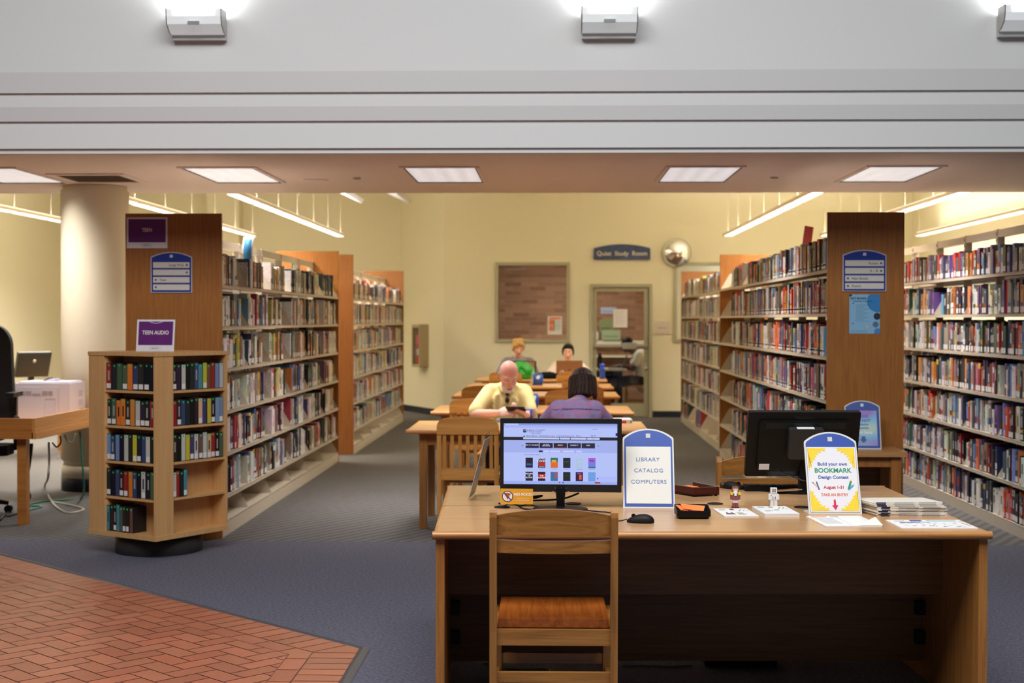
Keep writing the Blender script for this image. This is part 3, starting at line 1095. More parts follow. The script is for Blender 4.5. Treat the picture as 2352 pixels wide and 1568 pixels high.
ORD = ['first', 'second', 'third', 'fourth', 'fifth', 'sixth', 'seventh', 'eighth', 'ninth', 'tenth', 'eleventh', 'twelfth', 'thirteenth', 'fourteenth', 'fifteenth', 'sixteenth', 'seventeenth', 'eighteenth', 'nineteenth', 'twentieth',
       'twenty-first', 'twenty-second', 'twenty-third', 'twenty-fourth', 'twenty-fifth', 'twenty-sixth', 'twenty-seventh', 'twenty-eighth', 'twenty-ninth', 'thirtieth']
SHELFN = ['top shelf', 'second shelf', 'third shelf', 'fourth shelf', 'fifth shelf', 'sixth shelf', 'bottom deck']


def book_label(b):
    c = colour_name(b['c'])
    size = 'slim ' if b['t'] < 0.036 else ('thick ' if b['t'] > 0.056 else '')
    bay = b['bay']
    if b['case'] == 'L1':
        where = 'bay ' + ORD[bay] + ' from the TEEN panel'
    elif b['case'] == 'R1':
        where = 'bay ' + ORD[bay] + ' from the flyer panel'
    elif b['case'] == 'F1':
        last = 1 + int((2349 - 0) * 0)
        where = 'outermost fiction stack, bay ' + ORD[bay - 1] + ' inward'
    else:
        where = 'far stack bay ' + ORD[bay]
    return f"{size}{c} book, {ORD[b['rank'] - 1]} from left, {SHELFN[b['lev']]}, {where}"


GROUP = {'L1': 'large print books', 'R1': 'fiction books with green banded labels', 'F1': 'fiction books in the outermost stack', 'L2': 'books in the far stack', 'R2': 'books in the far fiction stack'}
chosen = [b for b in BOOKS if b['a'] > 0][:300]
ids = set(id(b) for b in chosen)
M['label'] = plain('white_label', S(234, 232, 228), 0.6)
M['pages'] = plain('book_pages', S(216, 208, 192), 0.8, noise=0.08, nscale=200)
lm = {}
for b in chosen:
    d = b['d']
    mb = MB()
    book_faces(mb, b, True)
    o = mb.build('book', 'book', loc=(b['xf'], b['y'], b['z']))
    tag(o, book_label(b), 'book', GROUP[b['case']])
    bd = min(0.003, b['t'] * 0.15)
    MB().box(d * (b['set'] + 0.003), d * (b['set'] + b['dep'] - 0.004), bd, b['t'] - bd, 0.003, b['h'] - 0.004).build('page_block', 'pages', o)
    if b['lab']:
        x = d * (b['set'] - 0.0008)
        t = b['t']
        s_ = MB()
        for za, zb, cc in ((0.010, 0.050, S(234, 232, 228)),) + (((0.028, 0.040, S(110, 186, 124)),) if b['green'] else ()):
            xx = x - d * (0.0004 if za > 0.02 else 0)
            q = [(xx, t * 0.04, za), (xx, t * 0.96, za), (xx, t * 0.96, zb), (xx, t * 0.04, zb)]
            s_.poly(q if d < 0 else q[::-1], cc)
        s_.build('spine_label', 'attr', o)
rest = MB()
for b in BOOKS:
    if id(b) not in ids and b['vis']:
        book_faces(rest, b)
# backs of the rows that face the other aisles, seen through the gaps
for (xf, y0, nsec, d, lv, pal) in ((-2.335, 9.92, 6, -1, LV_L, PAL_L), (1.885, 9.85, 7, 1, LV_R, PAL_R), (3.31, 8.9, 8, 1, LV_R, PAL_R)):
    for z in lv[1:]:
        y = y0 + 0.05
        while y < y0 + nsec * 0.9 - 0.05:
            t = rb.uniform(0.03, 0.05)
            h = rb.uniform(0.22, 0.262)
            xa = xf + d * (SHELF_D + 0.066)
            rest.box(xa, xa + d * 0.15, y, y + t, z, z + h, S(*rb.choice(pal)))
            y += t + 0.001
tag(rest.build('book_rows', 'book'), 'rows of smaller library books filling the farther bays of every bookcase', 'books', kind='stuff')
# ================================================================ catalog desks (two, back to back)
DA = math.radians(2.2)
DZ = 0.74
DESK0 = Vector((-0.457, 5.345, 0))
DW, DD = 2.125, 0.768
RD = Matrix.Rotation(DA, 4, 'Z')


def dloc(u, v, z=DZ):
    """point on the desks: u along the front edge, v towards the rear"""
    p = RD @ Vector((u, v, 0))
    return Vector((DESK0.x + p.x, DESK0.y + p.y, z))


def rounded(x0, x1, z0, z1, r, n=5):
    return arc(x1 - r, z1 - r, r, 90, 0, n) + arc(x1 - r, z0 + r, r, 0, -90, n) + arc(x0 + r, z0 + r, r, 270, 180, n) + arc(x0 + r, z1 - r, r, 180, 90, n)


def make_desk():
    e = thing('catalog_desk', 'long oak desk nearest the camera, with a wooden chair pushed against it', 'desk', tuple(DESK0), DA, 'back to back catalog desks')
    MB().box(0.02, DW - 0.02, 0.022, DD - 0.002, DZ - 0.03, DZ).build('desk_top', 'top', e)
    # rounded solid edge on front and sides
    pr = arc(0.0, 0.0, 0.0155, 90, 270, 8)
    ed = MB()
    ed.prism([(0.0155 + p[0] + 0.007, DZ - 0.0155 + p[1]) for p in pr], 0.0, DW, 'X')
    ed.build('front_edge', 'edge', e, bevel=0.002)
    for x in (0, 1):
        s = MB()
        s.prism([((0.02 + p[0] * 1.2) if not x else (DW - 0.02 - p[0] * 1.2), DZ - 0.0155 + p[1]) for p in pr], 0.02, DD - 0.002, 'Y')
        s.build('side_edge', 'oak_y', e)
        MB().box(0.012 if not x else DW - 0.045, 0.045 if not x else DW - 0.012, 0.03, DD - 0.01, 0.0, DZ - 0.03).build('side_panel', 'oak_z', e, bevel=0.002)
    MB().box(0.045, DW - 0.045, 0.47, 0.49, 0.414, DZ - 0.03).build('apron_panel', 'desk_side', e, bevel=0.001)
    bp = MB().box(0.045, DW - 0.045, DD - 0.03, DD - 0.01, 0.075, DZ - 0.03).build('modesty_panel', 'desk_side', e, bevel=0.001)
    for x in (0.045, DW - 0.085):
        for z in (0.155, 0.28):
            MB().box(x, x + 0.04, DD - 0.07, DD - 0.03, z, z + 0.055).build('bracket', 'black', bp, bevel=0.002)
    for u in (0.265, 0.93, 1.55):
        g = MB().lathe([(0.034, 0), (0.034, 0.003), (0.027, 0.004), (0.026, 0.0015)], (u, DD - 0.055, DZ), n=24)
        g.build('grommet', 'blackm', e)
    return e


desk = make_desk()
p = dloc(DW, 2 * DD + 0.004, 0)
dup(desk, tuple(p), DA + PI, 'long oak desk behind the front one, carrying the black monitor back and burgundy tray')


# ---------------------------------------------------------------- ladder-back chairs at the desks
def ladder_chair():
    e = thing('ladder_back_chair', 'oak chair with two curved back rails at the front of the catalog desk', 'chair', (0, 0, 0), 0, 'chairs at the catalog desks')
    W = 0.23
    for s in (-1, 1):
        xa, xb = (s * W, s * (W - 0.026))
        MB().prism([(0.0, 0.0), (0.04, 0.0), (0.036, 0.42), (0.02, 0.835), (0.012, 0.856), (-0.006, 0.862), (-0.018, 0.852), (-0.022, 0.835), (-0.002, 0.42)], xa, xb, 'X').build('leg', 'chair_z', e, bevel=0.005)
        MB().box(s * (W - 0.005), s * (W - 0.032), 0.44, 0.475, 0, 0.425).build('leg', 'chair_z', e, bevel=0.004)
        MB().box(s * (W - 0.006), s * (W - 0.026), 0.035, 0.45, 0.37, 0.425).build('side_rail', 'chair', e, bevel=0.002)
        MB().box(s * (W - 0.008), s * (W - 0.026), 0.035, 0.45, 0.155, 0.19).build('stretcher', 'chair', e, bevel=0.002)

    def bowed(zlo, zhi, th, yb):
        """rail bowed towards the sitter's back, arched top and bottom"""
        mb = MB()
        n = 14
        x = W - 0.024
        vs = []
        for i in range(n + 1):
            t = -1 + 2 * i / n
            y = yb - 0.028 * (1 - t * t)
            a, b = zlo(t), zhi(t)
            vs += [(x * t, y, a), (x * t, y + th, a), (x * t, y + th, b), (x * t, y, b)]
        fs = []
        for i in range(n):
            for k in range(4):
                fs.append((i * 4 + k, i * 4 + (k + 1) % 4, i * 4 + 4 + (k + 1) % 4, i * 4 + 4 + k))
        fs += [(0, 3, 2, 1), (n * 4, n * 4 + 1, n * 4 + 2, n * 4 + 3)]
        mb.add(vs, [f[::-1] for f in fs])
        return mb
    bowed(lambda t: 0.768, lambda t: 0.866 - 0.026 * t * t, 0.018, 0.0).build('crest_rail', 'chair', e, bevel=0.003)
    bowed(lambda t: 0.706, lambda t: 0.752, 0.018, 0.002).build('back_rail', 'chair', e, bevel=0.003)
    # scooped seat
    n = 12
    vs, fs = [], []
    for j in range(n + 1):
        for i in range(n + 1):
            x = (W - 0.03) * (-1 + 2 * i / n)
            y = 0.045 + 0.42 * j / n
            dip = 0.014 * max(0, 1 - ((2 * i / n - 1) * 1.15) ** 2) * max(0, 1 - ((2 * j / n - 0.9) * 1.1) ** 2)
            vs.append((x, y, 0.458 - dip))
    N = (n + 1) ** 2
    for j in range(n):
        for i in range(n):
            a = j * (n + 1) + i
            fs.append((a, a + 1, a + n + 2, a + n + 1))
    vs += [(-(W - 0.03), 0.045, 0.428), (W - 0.03, 0.045, 0.428), (W - 0.03, 0.465, 0.428), (-(W - 0.03), 0.465, 0.428)]
    fs.append((N, N + 3, N + 2, N + 1))
    row = list(range(n + 1))
    fs += [tuple([N, N + 1] + row[::-1])]
    fs += [tuple([N + 2, N + 3] + [n * (n + 1) + i for i in row])]
    fs += [tuple([N + 3, N] + [j * (n + 1) for j in row])]
    fs += [tuple([N + 1, N + 2] + [j * (n + 1) + n for j in row[::-1]])]
    MB().add(vs, fs).build('seat', 'seat', e, bevel=0.004)
    MB().box(-(W - 0.024), W - 0.024, 0.012, 0.032, 0.37, 0.427).build('seat_rail', 'chair', e, bevel=0.002)
    MB().box(-(W - 0.03), W - 0.03, 0.445, 0.465, 0.37, 0.427).build('seat_rail', 'chair', e, bevel=0.002)
    MB().box(-(W - 0.026), W - 0.026, 0.014, 0.034, 0.235, 0.272).build('stretcher', 'chair', e, bevel=0.002)
    MB().box(-(W - 0.03), W - 0.03, 0.45, 0.47, 0.20, 0.24).build('stretcher', 'chair', e, bevel=0.002)
    return e


lc = ladder_chair()
lc.location = (0.001, 5.09, 0)
lc.rotation_euler = (0, 0, math.radians(0.6))
dup(lc, (1.04, 7.12, 0), PI + math.radians(3), 'oak chair with two curved back rails behind the black monitor')


# ---------------------------------------------------------------- front monitor
def screen_content(mb, W, H, y):
    """catalogue web page; origin at the screen's lower left, drawn on the plane y"""
    lv = [0]

    def R(x0, y0, x1, y1, c, up=1):
        """fractions of the screen, from the top left"""
        z = y - 0.0002 * up
        mb.quad((x0 * W, z, (1 - y1) * H), (x1 * W, z, (1 - y1) * H), (x1 * W, z, (1 - y0) * H), (x0 * W, z, (1 - y0) * H), c)
    pale, mid, dark = S(198, 208, 255), S(166, 180, 242), S(26, 24, 32)
    R(0, 0, 1, 1, S(184, 198, 255), 0)
    R(0, 0, 1, 0.03, S(140, 156, 226))
    R(0.01, 0.005, 0.13, 0.03, S(190, 202, 255), 2)
    R(0, 0.03, 1, 0.075, S(170, 184, 248))
    R(0, 0.225, 1, 0.275, dark)
    R(0.172, 0.232, 0.49, 0.264, pale, 2)
    R(0.495, 0.232, 0.585, 0.264, pale, 2)
    R(0.59, 0.232, 0.73, 0.264, pale, 2)
    R(0.735, 0.232, 0.845, 0.264, pale, 2)
    R(0.985, 0.155, 1.0, 0.2, S(40, 30, 110), 2)
    R(0, 0.275, 1, 0.48, mid)
    R(0.172, 0.098, 0.2, 0.15, S(26, 34, 60), 2)
    R(0.182, 0.104, 0.196, 0.128, S(120, 150, 190), 3)
    R(0.172, 0.204, 0.187, 0.216, S(30, 30, 70), 2)
    for i in range(5):
        x = 0.193 + i * 0.1235
        R(x, 0.322, x + 0.117, 0.405, S(34, 32, 46), 2)
        R(x, 0.395, x + 0.117, 0.407, S(170, 60, 50) if i == 2 else S(40, 40, 150), 3)
    xs = [0.31, 0.352, 0.408, 0.45, 0.523, 0.572, 0.64]
    for i, x in enumerate(xs):
        R(x, 0.445, x + (0.034 if i == 0 else 0.048), 0.473, S(26, 24, 40) if i == 0 else S(204, 210, 255), 2)
    cov = [(S(22, 24, 40), S(60, 90, 160)), (S(24, 18, 26), S(180, 40, 40)), (S(40, 110, 110), S(220, 110, 40)), (S(22, 34, 44), S(60, 90, 96)), (S(176, 200, 232), S(200, 214, 240)), (S(170, 90, 220), S(110, 130, 240)),
           (S(24, 24, 34), S(40, 40, 54)), (S(24, 18, 24), S(190, 40, 44)), (S(60, 110, 160), S(150, 90, 110)), (S(16, 30, 22), S(30, 60, 40)), (S(36, 22, 50), S(190, 60, 60)), (S(110, 160, 230), S(140, 170, 240))]
    for i, (a, b) in enumerate(cov):
        x = 0.193 + (i % 6) * 0.1105
        y0, y1 = (0.565, 0.73) if i < 6 else (0.795, 0.945)
        R(x, y0, x + 0.064, y1, a, 2)
        k = i % 6
        if i == 1:
            R(x, 0.64, x + 0.064, 0.70, b, 3)
        elif i == 5:
            R(x, 0.64, x + 0.064, 0.71, b, 3)
            R(x, 0.71, x + 0.064, y1, S(40, 110, 50), 3)
            R(x + 0.012, 0.60, x + 0.05, 0.62, S(40, 100, 90), 3)
        elif i == 2:
            R(x, 0.63, x + 0.064, y1, b, 3)
            R(x + 0.01, 0.60, x + 0.05, 0.64, S(220, 170, 60), 3)
        elif i == 7:
            R(x, 0.83, x + 0.064, 0.90, b, 3)
        elif i == 10:
            R(x + 0.03, 0.84, x + 0.052, 0.92, S(230, 90, 50), 3)
            R(x + 0.01, 0.81, x + 0.05, 0.83, S(130, 50, 160), 3)
        elif i == 8:
            R(x + 0.035, 0.795, x + 0.064, 0.90, b, 3)
        elif i == 0:
            R(x + 0.01, 0.66, x + 0.055, 0.69, b, 3)
        else:
            R(x + 0.012, y0 + 0.06, x + 0.052, y0 + 0.07, b, 3)
        if i < 6:
            R(x + 0.008, 0.745, x + 0.056, 0.752, S(120, 130, 190), 2)
    R(0, 0.95, 1, 1, S(160, 178, 246))
    R(0.803, 0.958, 0.852, 0.98, S(176, 30, 50), 2)
    R(0.487, 0.955, 0.501, 0.982, S(190, 80, 80), 2)
    R(0.517, 0.955, 0.531, 0.982, S(60, 120, 220), 2)
    R(0.815, 0.87, 0.99, 0.935, S(178, 190, 255), 2)
    R(0.822, 0.89, 0.835, 0.91, S(70, 90, 210), 3)


M['scr_text'] = emitter('screen_text', S(40, 40, 90), 0.9)
M['scr_text'].node_tree.nodes['Principled BSDF'].inputs['Base Color'].default_value = S(40, 40, 90)
M['scr_pale'] = emitter('screen_pale_text', S(190, 196, 236), 0.9)
MW, MH = 0.517, 0.312
mon = thing('monitor', 'black monitor on the front desk showing the library catalogue web page', 'monitor', (0, 0, 0))
mp = gy(1288, 1131, 6.06)
mon.location = (mp.x, mp.y, DZ)
mon.rotation_euler = (0, 0, math.radians(-1.5))
zb = 0.068
mb = MB()
mb.box(-MW / 2, MW / 2, 0.004, 0.03, zb, zb + MH)
case = mb.build('monitor_case', 'black', mon, bevel=0.004)
bz = MB()
ix0, ix1, iz0, iz1 = -MW / 2 + 0.0145, MW / 2 - 0.0185, zb + 0.032, zb + MH - 0.02
for a, b, c, d2 in ((-MW / 2, MW / 2, iz1, zb + MH), (-MW / 2, MW / 2, zb, iz0), (-MW / 2, ix0, iz0, iz1), (ix1, MW / 2, iz0, iz1)):
    bz.box(a, b, -0.004, 0.006, c, d2)
bz.build('bezel', plain('bezel_black', S(30, 30, 31), 0.3), mon, bevel=0.0015)
sm = MB()
screen_content(sm, ix1 - ix0, iz1 - iz0, 0.0025)
scr = sm.build('screen', 'screen', mon, loc=(ix0, 0, iz0))
SW, SH = ix1 - ix0, iz1 - iz0


def st(txt, fx, fy, size, mat='scr_text', al='CENTER', bold=0.0):
    lettering(txt, size, mat, scr, (fx * SW, 0.0018, (1 - fy) * SH), align=al, depth=0.00005, bold=bold)


st('KNOX COUNTY', 0.207, 0.115, 0.0105, al='LEFT')
st('T E N N E S S E E', 0.207, 0.14, 0.0085, al='LEFT')
st('PUBLIC LIBRARY', 0.243, 0.167, 0.006, al='LEFT')
st('New Search   InterLibrary Loan   Learning Resources   Print', 0.197, 0.205, 0.0095, al='LEFT')
st('Sign In', 0.79, 0.2, 0.009)
st('Languages', 0.8, 0.09, 0.006)
st('Search', 0.79, 0.248, 0.006)
for i, t in enumerate(('NEW AT THE LIBRARY', 'NY TIMES\nBESTSELLERS', 'ADULTS', 'MOVIES & TV', 'MUSIC')):
    st(t, 0.2515 + i * 0.1235, 0.357, 0.0058, 'scr_pale')
st('<', 0.165, 0.37, 0.014)
st('>', 0.835, 0.37, 0.014)
st('New at the library | Fiction', 0.18, 0.515, 0.006, al='LEFT')
st('JAMES\nCOMEY', 0.3355, 0.6, 0.0115, 'scr_pale')
st('WESTPORT', 0.3355, 0.715, 0.005, 'scr_pale')
st('RETURN\nTO\nBLOOD', 0.225, 0.86, 0.008, 'scr_pale')
st('THE\nHUNTERS', 0.3355, 0.88, 0.0085, 'scr_pale')
tm = plain('logo_grey', S(120, 120, 118), 0.4)
lettering('ViewSonic', 0.0125, tm, mon, (0.0, -0.0045, zb + 0.0165), depth=0.0002)
MB().cyl((0, -0.0045, zb + 0.005), (0, -0.0055, zb + 0.005), 0.0025, n=10).build('power_light', emitter('blue_led', (0.3, 0.3, 1, 1), 2), mon)
# stand: chin crescent, neck, foot
cr = [(-0.038, 0.006), (-0.02, -0.012), (0.0, -0.017), (0.02, -0.012), (0.038, 0.006), (0.03, 0.006), (0.016, -0.006), (0, -0.010), (-0.016, -0.006), (-0.03, 0.006)]
MB().prism([(p[0], zb + p[1] - 0.002) for p in cr], -0.012, 0.004, 'Y').build('chin_trim', 'chrome', mon)
MB().prism([(-0.021, zb + 0.02), (0.021, zb + 0.02), (0.017, 0.03), (0.019, 0.004), (-0.019, 0.004), (-0.017, 0.03)], -0.03, 0.0, 'Y', T=Matrix.Translation((0, -0.006, 0))).box(-0.02, 0.02, -0.02, 0.008, zb + 0.002, zb + 0.02).build('neck', 'black', mon, bevel=0.003)
MB().prism([(0.115 * math.cos(2 * PI * i / 28), -0.10 + 0.082 * math.sin(2 * PI * i / 28)) for i in range(28)], 0, 0.012, 'Z').build('foot', 'black', mon, bevel=0.004)

# NO FOOD card taped under the monitor
nf = thing('no_food_sign', 'small orange NO FOOD card taped to the lower corner of the lit monitor', 'sign')
q = gy(1187, 1139, 6.03)
nf.location = (q.x, q.y - 0.012, q.z)
nf.rotation_euler = (0, 0, math.radians(-1.5))
MB().box(-0.069, 0.069, 0, 0.0008, -0.033, 0.033).build('card', plain('orange_card', S(226, 160, 44), 0.5), nf)
ic = MB()
def disc(mb, cx, cz, r, y, c, n=28):
    mb.poly([(cx + r * math.cos(2 * PI * i / n), y, cz + r * math.sin(2 * PI * i / n)) for i in range(n)], c)
disc(ic, -0.039, 0, 0.0238, -0.0004, S(44, 60, 120))
disc(ic, -0.039, 0, 0.0202, -0.0006, S(236, 232, 226))
ic.poly([(-0.053, -0.0008, 0.011), (-0.038, -0.0008, -0.015), (-0.026, -0.0008, 0.010), (-0.04, -0.0008, 0.0145)], S(216, 120, 50))
ic.poly([(-0.054, -0.0009, 0.0095), (-0.026, -0.0009, 0.0085), (-0.026, -0.0009, 0.012), (-0.04, -0.0009, 0.016), (-0.053, -0.0009, 0.0125)], S(170, 84, 40))
for x, z in ((-0.043, 0.003), (-0.035, 0.006), (-0.038, -0.005)):
    disc(ic, x, z, 0.0026, -0.001, S(176, 40, 30), 10)
ic.poly([(-0.0545, -0.0012, 0.0125), (-0.0515, -0.0012, 0.0155), (-0.0235, -0.0012, -0.0125), (-0.0265, -0.0012, -0.0155)], S(44, 60, 120))
ic.build('pizza_icon', 'attr', nf)
M['ink_white'] = plain('white_ink', S(244, 240, 230), 0.5)
lettering('NO FOOD', 0.0165, 'ink_white', nf, (0.0275, -0.0004, 0.0085), depth=0.0002, bold=0.0006, sx=1.02)
lettering('Thank you for eating', 0.0058, 'ink_white', nf, (0.0, -0.0004, -0.0085), depth=0.0001, align='LEFT', sx=1.05)
lettering('outside of the library', 0.0058, 'ink_white', nf, (0.0, -0.0004, -0.0165), depth=0.0001, align='LEFT', sx=1.05)

# ---------------------------------------------------------------- rear monitor, seen from behind
rm = thing('monitor', 'black monitor seen from behind with a small computer mounted on it', 'monitor', (0, 0, 0))
q = gy(1838, 1088, 6.66)
rm.location = (q.x, q.y, DZ)
rm.rotation_euler = (0, 0, math.radians(3))
tilt = Matrix.Translation((0, 0, 0.075)) @ Matrix.Rotation(math.radians(17), 4, 'X')
RW, RH = 0.519, 0.318
MB().prism(rounded(-RW / 2, RW / 2, 0, RH, 0.006), 0.0, 0.028, 'Y', T=tilt).build('monitor_case', 'black', rm, bevel=0.002)
MB().prism(rounded(-RW / 2 + 0.05, RW / 2 - 0.05, 0.03, RH - 0.04, 0.02), -0.016, 0.0, 'Y', T=tilt).build('back_cover', 'black', rm, bevel=0.006)
g = MB()
for j in range(7):
    for i in range(46):
        x = -0.18 + i * 0.008 + (j % 2) * 0.004
        g.box(x, x + 0.0045, -0.0172, -0.0155, RH - 0.075 + j * 0.0042, RH - 0.0732 + j * 0.0042, S(46, 52, 50), T=tilt)
g.build('vent_grille', 'attr', rm)
MB().box(-RW / 2 + 0.012, RW / 2 - 0.012, 0.0281, 0.0285, 0.02, RH - 0.015, T=tilt).build('screen', 'blackm', rm)
pc = MB().prism(rounded(-0.075, 0.085, 0.105, 0.252, 0.012), -0.052, -0.014, 'Y', T=tilt).build('mini_computer', plain('charcoal_plastic', S(40, 40, 42), 0.5), rm, bevel=0.004)
MB().box(-0.04, 0.04, -0.046, -0.02, 0.2525, 0.2535, T=tilt).build('label', 'white', pc)
disc_ = MB()
MB().cyl(tilt @ Vector((0.06, -0.0525, 0.2)), tilt @ Vector((0.06, -0.054, 0.2)), 0.003, n=10).build('power_light', emitter('green_led', (0.2, 1, 0.3, 1), 0.8), pc)
MB().box(-0.2, -0.152, -0.0175, -0.016, 0.04, 0.068, T=tilt).build('asset_label', 'white', rm)
lettering('ViewSonic', 0.022, plain('logo_dark', S(38, 38, 38), 0.4), rm, tilt @ Vector((0.0, -0.0006, RH - 0.028)), rot=(PI / 2 + math.radians(17), 0, 0), depth=0.0003)
MB().prism([(-0.022, 0.2), (0.022, 0.2), (0.03, 0.0), (-0.03, 0.0)], -0.03, 0.0, 'Y', T=Matrix.Translation((0.015, -0.01, 0))).build('neck', 'black', rm, bevel=0.004)
MB().prism([(0.015 + 0.15 * math.cos(2 * PI * i / 28), 0.0 + 0.095 * math.sin(2 * PI * i / 28)) for i in range(28)], 0, 0.012, 'Z').build('foot', 'black', rm, bevel=0.004)
MB().prism([(-0.12, 0.012), (0.0, 0.020), (0.0, 0.0255), (-0.12, 0.017)], -0.085, -0.05, 'Y', T=Matrix.Translation((-0.01, 0.0, 0))).build('foot_trim', 'chrome', rm)
MB().tube(spline([tilt @ Vector((-0.13, -0.002, 0.06)), tilt @ Vector((-0.1, -0.02, 0.03)), tilt @ Vector((-0.04, -0.03, 0.01)), Vector((0.0, -0.05, 0.06)), Vector((0.04, -0.05, 0.055))]), 0.0035).build('power_cord', 'cable', rm)


# ---------------------------------------------------------------- arched sign holders
BLUE = plain('sign_blue', S(30, 70, 158), 0.4)
PALE = plain('sign_edge', S(214, 214, 206), 0.45)
SIGNW = plain('sign_sheet', S(224, 222, 214), 0.55)


def arch(w, h, rise, z0=0.0, n=14, r=0.01):
    """sign outline with a low arched top and small shoulders"""
    R = ((w / 2) ** 2 + rise ** 2) / (2 * rise)
    a = math.degrees(math.asin((w / 2 - r) / R))
    top = [(R * math.sin(math.radians(t)), z0 + h - R + R * math.cos(math.radians(t))) for t in [a - 2 * a * i / n for i in range(n + 1)]]
    zs = z0 + h - rise
    return [(-w / 2, z0), (w / 2, z0), (w / 2, zs - 0.004), (w / 2 - r * 0.3, zs + 0.003)] + top + [(-w / 2 + r * 0.3, zs + 0.003), (-w / 2, zs - 0.004)]


def stand_sign(name, label, px, py, wpx, z=DZ, Yfix=None, tilt=22, h=0.352, w=0.219, rz=0.0):
    e = thing(name, label, 'sign')
    p = gz(px, py, z)
    e.location = p
    e.rotation_euler = (0, 0, rz)
    T = Matrix.Translation((0, 0, 0.004)) @ Matrix.Rotation(math.radians(-tilt), 4, 'X')
    rise = 0.042
    MB().prism(arch(w, h, rise), 0.0, 0.006, 'Y', T=T).build('backing', PALE, e, bevel=0.001)
    MB().prism(arch(w - 0.013, h - 0.012, rise - 0.001, 0.005), -0.0012, 0.0, 'Y', T=T).build('blue_border', BLUE, e)
    MB().box(-0.0095, 0.0095, -0.0022, -0.001, h - 0.042, h - 0.023, T=T).build('emblem', plain('emblem_grey', S(196, 196, 200), 0.5), e)
    MB().box(-w / 2 - 0.002, w / 2, 0.0, 0.11, 0.0, 0.004).build('foot', PALE, e, bevel=0.001)
    return e, T, h


sg, T, h = stand_sign('desk_sign', 'arched blue LIBRARY CATALOG COMPUTERS sign standing beside the lit monitor', 1491, 1168, 118, rz=math.radians(-1))
MB().box(-0.096, 0.096, -0.0022, -0.001, 0.018, 0.27, T=T).build('sheet', SIGNW, sg)
M['ink_blue'] = plain('blue_ink', S(84, 112, 172), 0.5)
R90 = (PI / 2 - math.radians(22), 0, 0)
for t, x, z in (('LIBRARY', -0.003, 0.212), ('CATALOG', 0.0, 0.163), ('COMPUTERS', 0.0, 0.113)):
    lettering(t, 0.0235, 'ink_blue', sg, T @ Vector((x, -0.0026, z)), R90, bold=0.0, sx=1.08, space=1.08)

sg, T, h = stand_sign('desk_sign', 'arched blue and yellow Build your own BOOKMARK contest sign near the newspapers', 1919, 1181, 124, rz=math.radians(1))
MB().box(-0.102, 0.102, -0.0022, -0.001, 0.006, 0.285, T=T).build('sheet', 'white', sg)
YL = S(240, 206, 50)
yp = MB()
rr = random.Random(5)
for sx in (-1, 1):
    for sz in (-1, 1):
        cx, cz = sx * 0.098, (0.2815 if sz > 0 else 0.0095)
        # ragged brushed corner
        pts = [(cx, cz)]
        m = 16
        for i in range(m + 1):
            t = i / m
            q_ = 1 - 0.22 * math.sin(PI * t)
            px_ = cx - sx * 0.086 * (1 - t) * q_
            pz_ = cz - sz * 0.1 * t * q_
            j = (0.006 if i % 2 else -0.004) * (0.4 + rr.random())
            pts.append((px_ + sx * j, pz_ + sz * j * 0.8))
        c = (cx - sx * 0.03, cz - sz * 0.035)
        for i in range(1, len(pts) - 1):
            tri = [pts[0], pts[i], pts[i + 1]]
            ar = (tri[1][0] - tri[0][0]) * (tri[2][1] - tri[0][1]) - (tri[2][0] - tri[0][0]) * (tri[1][1] - tri[0][1])
            if ar < 0:
                tri = tri[::-1]
            yp.add([tuple(T @ Vector((p[0], -0.0026, p[1]))) for p in tri], [(0, 1, 2)], YL)
yp.build('paint_corners', 'attr', sg)
I = {'b': plain('ink_royal', S(44, 74, 160), 0.5), 'g': plain('ink_green', S(34, 140, 96), 0.5), 'r': plain('ink_red', S(190, 44, 66), 0.5), 'o': plain('ink_orange', S(214, 112, 74), 0.5)}
for t, sz, z, k, bo, sx in (('Build your own', 0.0195, 0.2105, 'b', 0.0003, 1.02), ('BOOKMARK', 0.0275, 0.1825, 'g', 0.0005, 1.0), ('Design Contest', 0.0195, 0.1535, 'b', 0.0003, 1.02), ('August 1-31', 0.0175, 0.1105, 'r', 0.0004, 1.0), ('TAKE AN ENTRY', 0.0165, 0.0785, 'o', 0.0003, 0.9)):
    lettering(t, sz, I[k], sg, T @ Vector((0.002, -0.0026, z)), R90, bold=bo, sx=sx)
ar = MB()
ar.prism([(-0.0035, 0.058), (0.0045, 0.058), (0.0055, 0.034), (0.0135, 0.034), (0.002, 0.013), (-0.0115, 0.033), (-0.004, 0.034)], -0.0028, -0.0024, 'Y', col=S(206, 44, 70), T=T)
ar.build('arrow', 'attr', sg)
pc = MB()
def stick(mb, a, b, w, c, tip):
    a, b = Vector((a[0], 0, a[1])), Vector((b[0], 0, b[1]))
    d = (b - a).normalized()
    n_ = Vector((-d.z, 0, d.x)) * w
    yo = Vector((0, -0.0027, 0))
    mb.add([T @ (v + yo) for v in (a - n_, a + n_, b + n_, b - n_)], [(0, 1, 2, 3), (3, 2, 1, 0)], c)
    mb.add([T @ (v + yo) for v in (b + n_, b - n_, b + d * 0.009)], [(0, 1, 2), (2, 1, 0)], tip)
stick(pc, (-0.058, 0.104), (-0.082, 0.128), 0.0026, S(214, 176, 160), S(60, 60, 80))
stick(pc, (-0.06, 0.099), (-0.068, 0.129), 0.003, S(70, 100, 150), S(40, 40, 60))
stick(pc, (0.062, 0.104), (0.074, 0.137), 0.0042, S(60, 140, 90), S(220, 190, 150))
stick(pc, (0.06, 0.1), (0.082, 0.119), 0.0042, S(70, 160, 200), S(220, 190, 150))
pc.build('pencil_drawings', 'attr', sg)

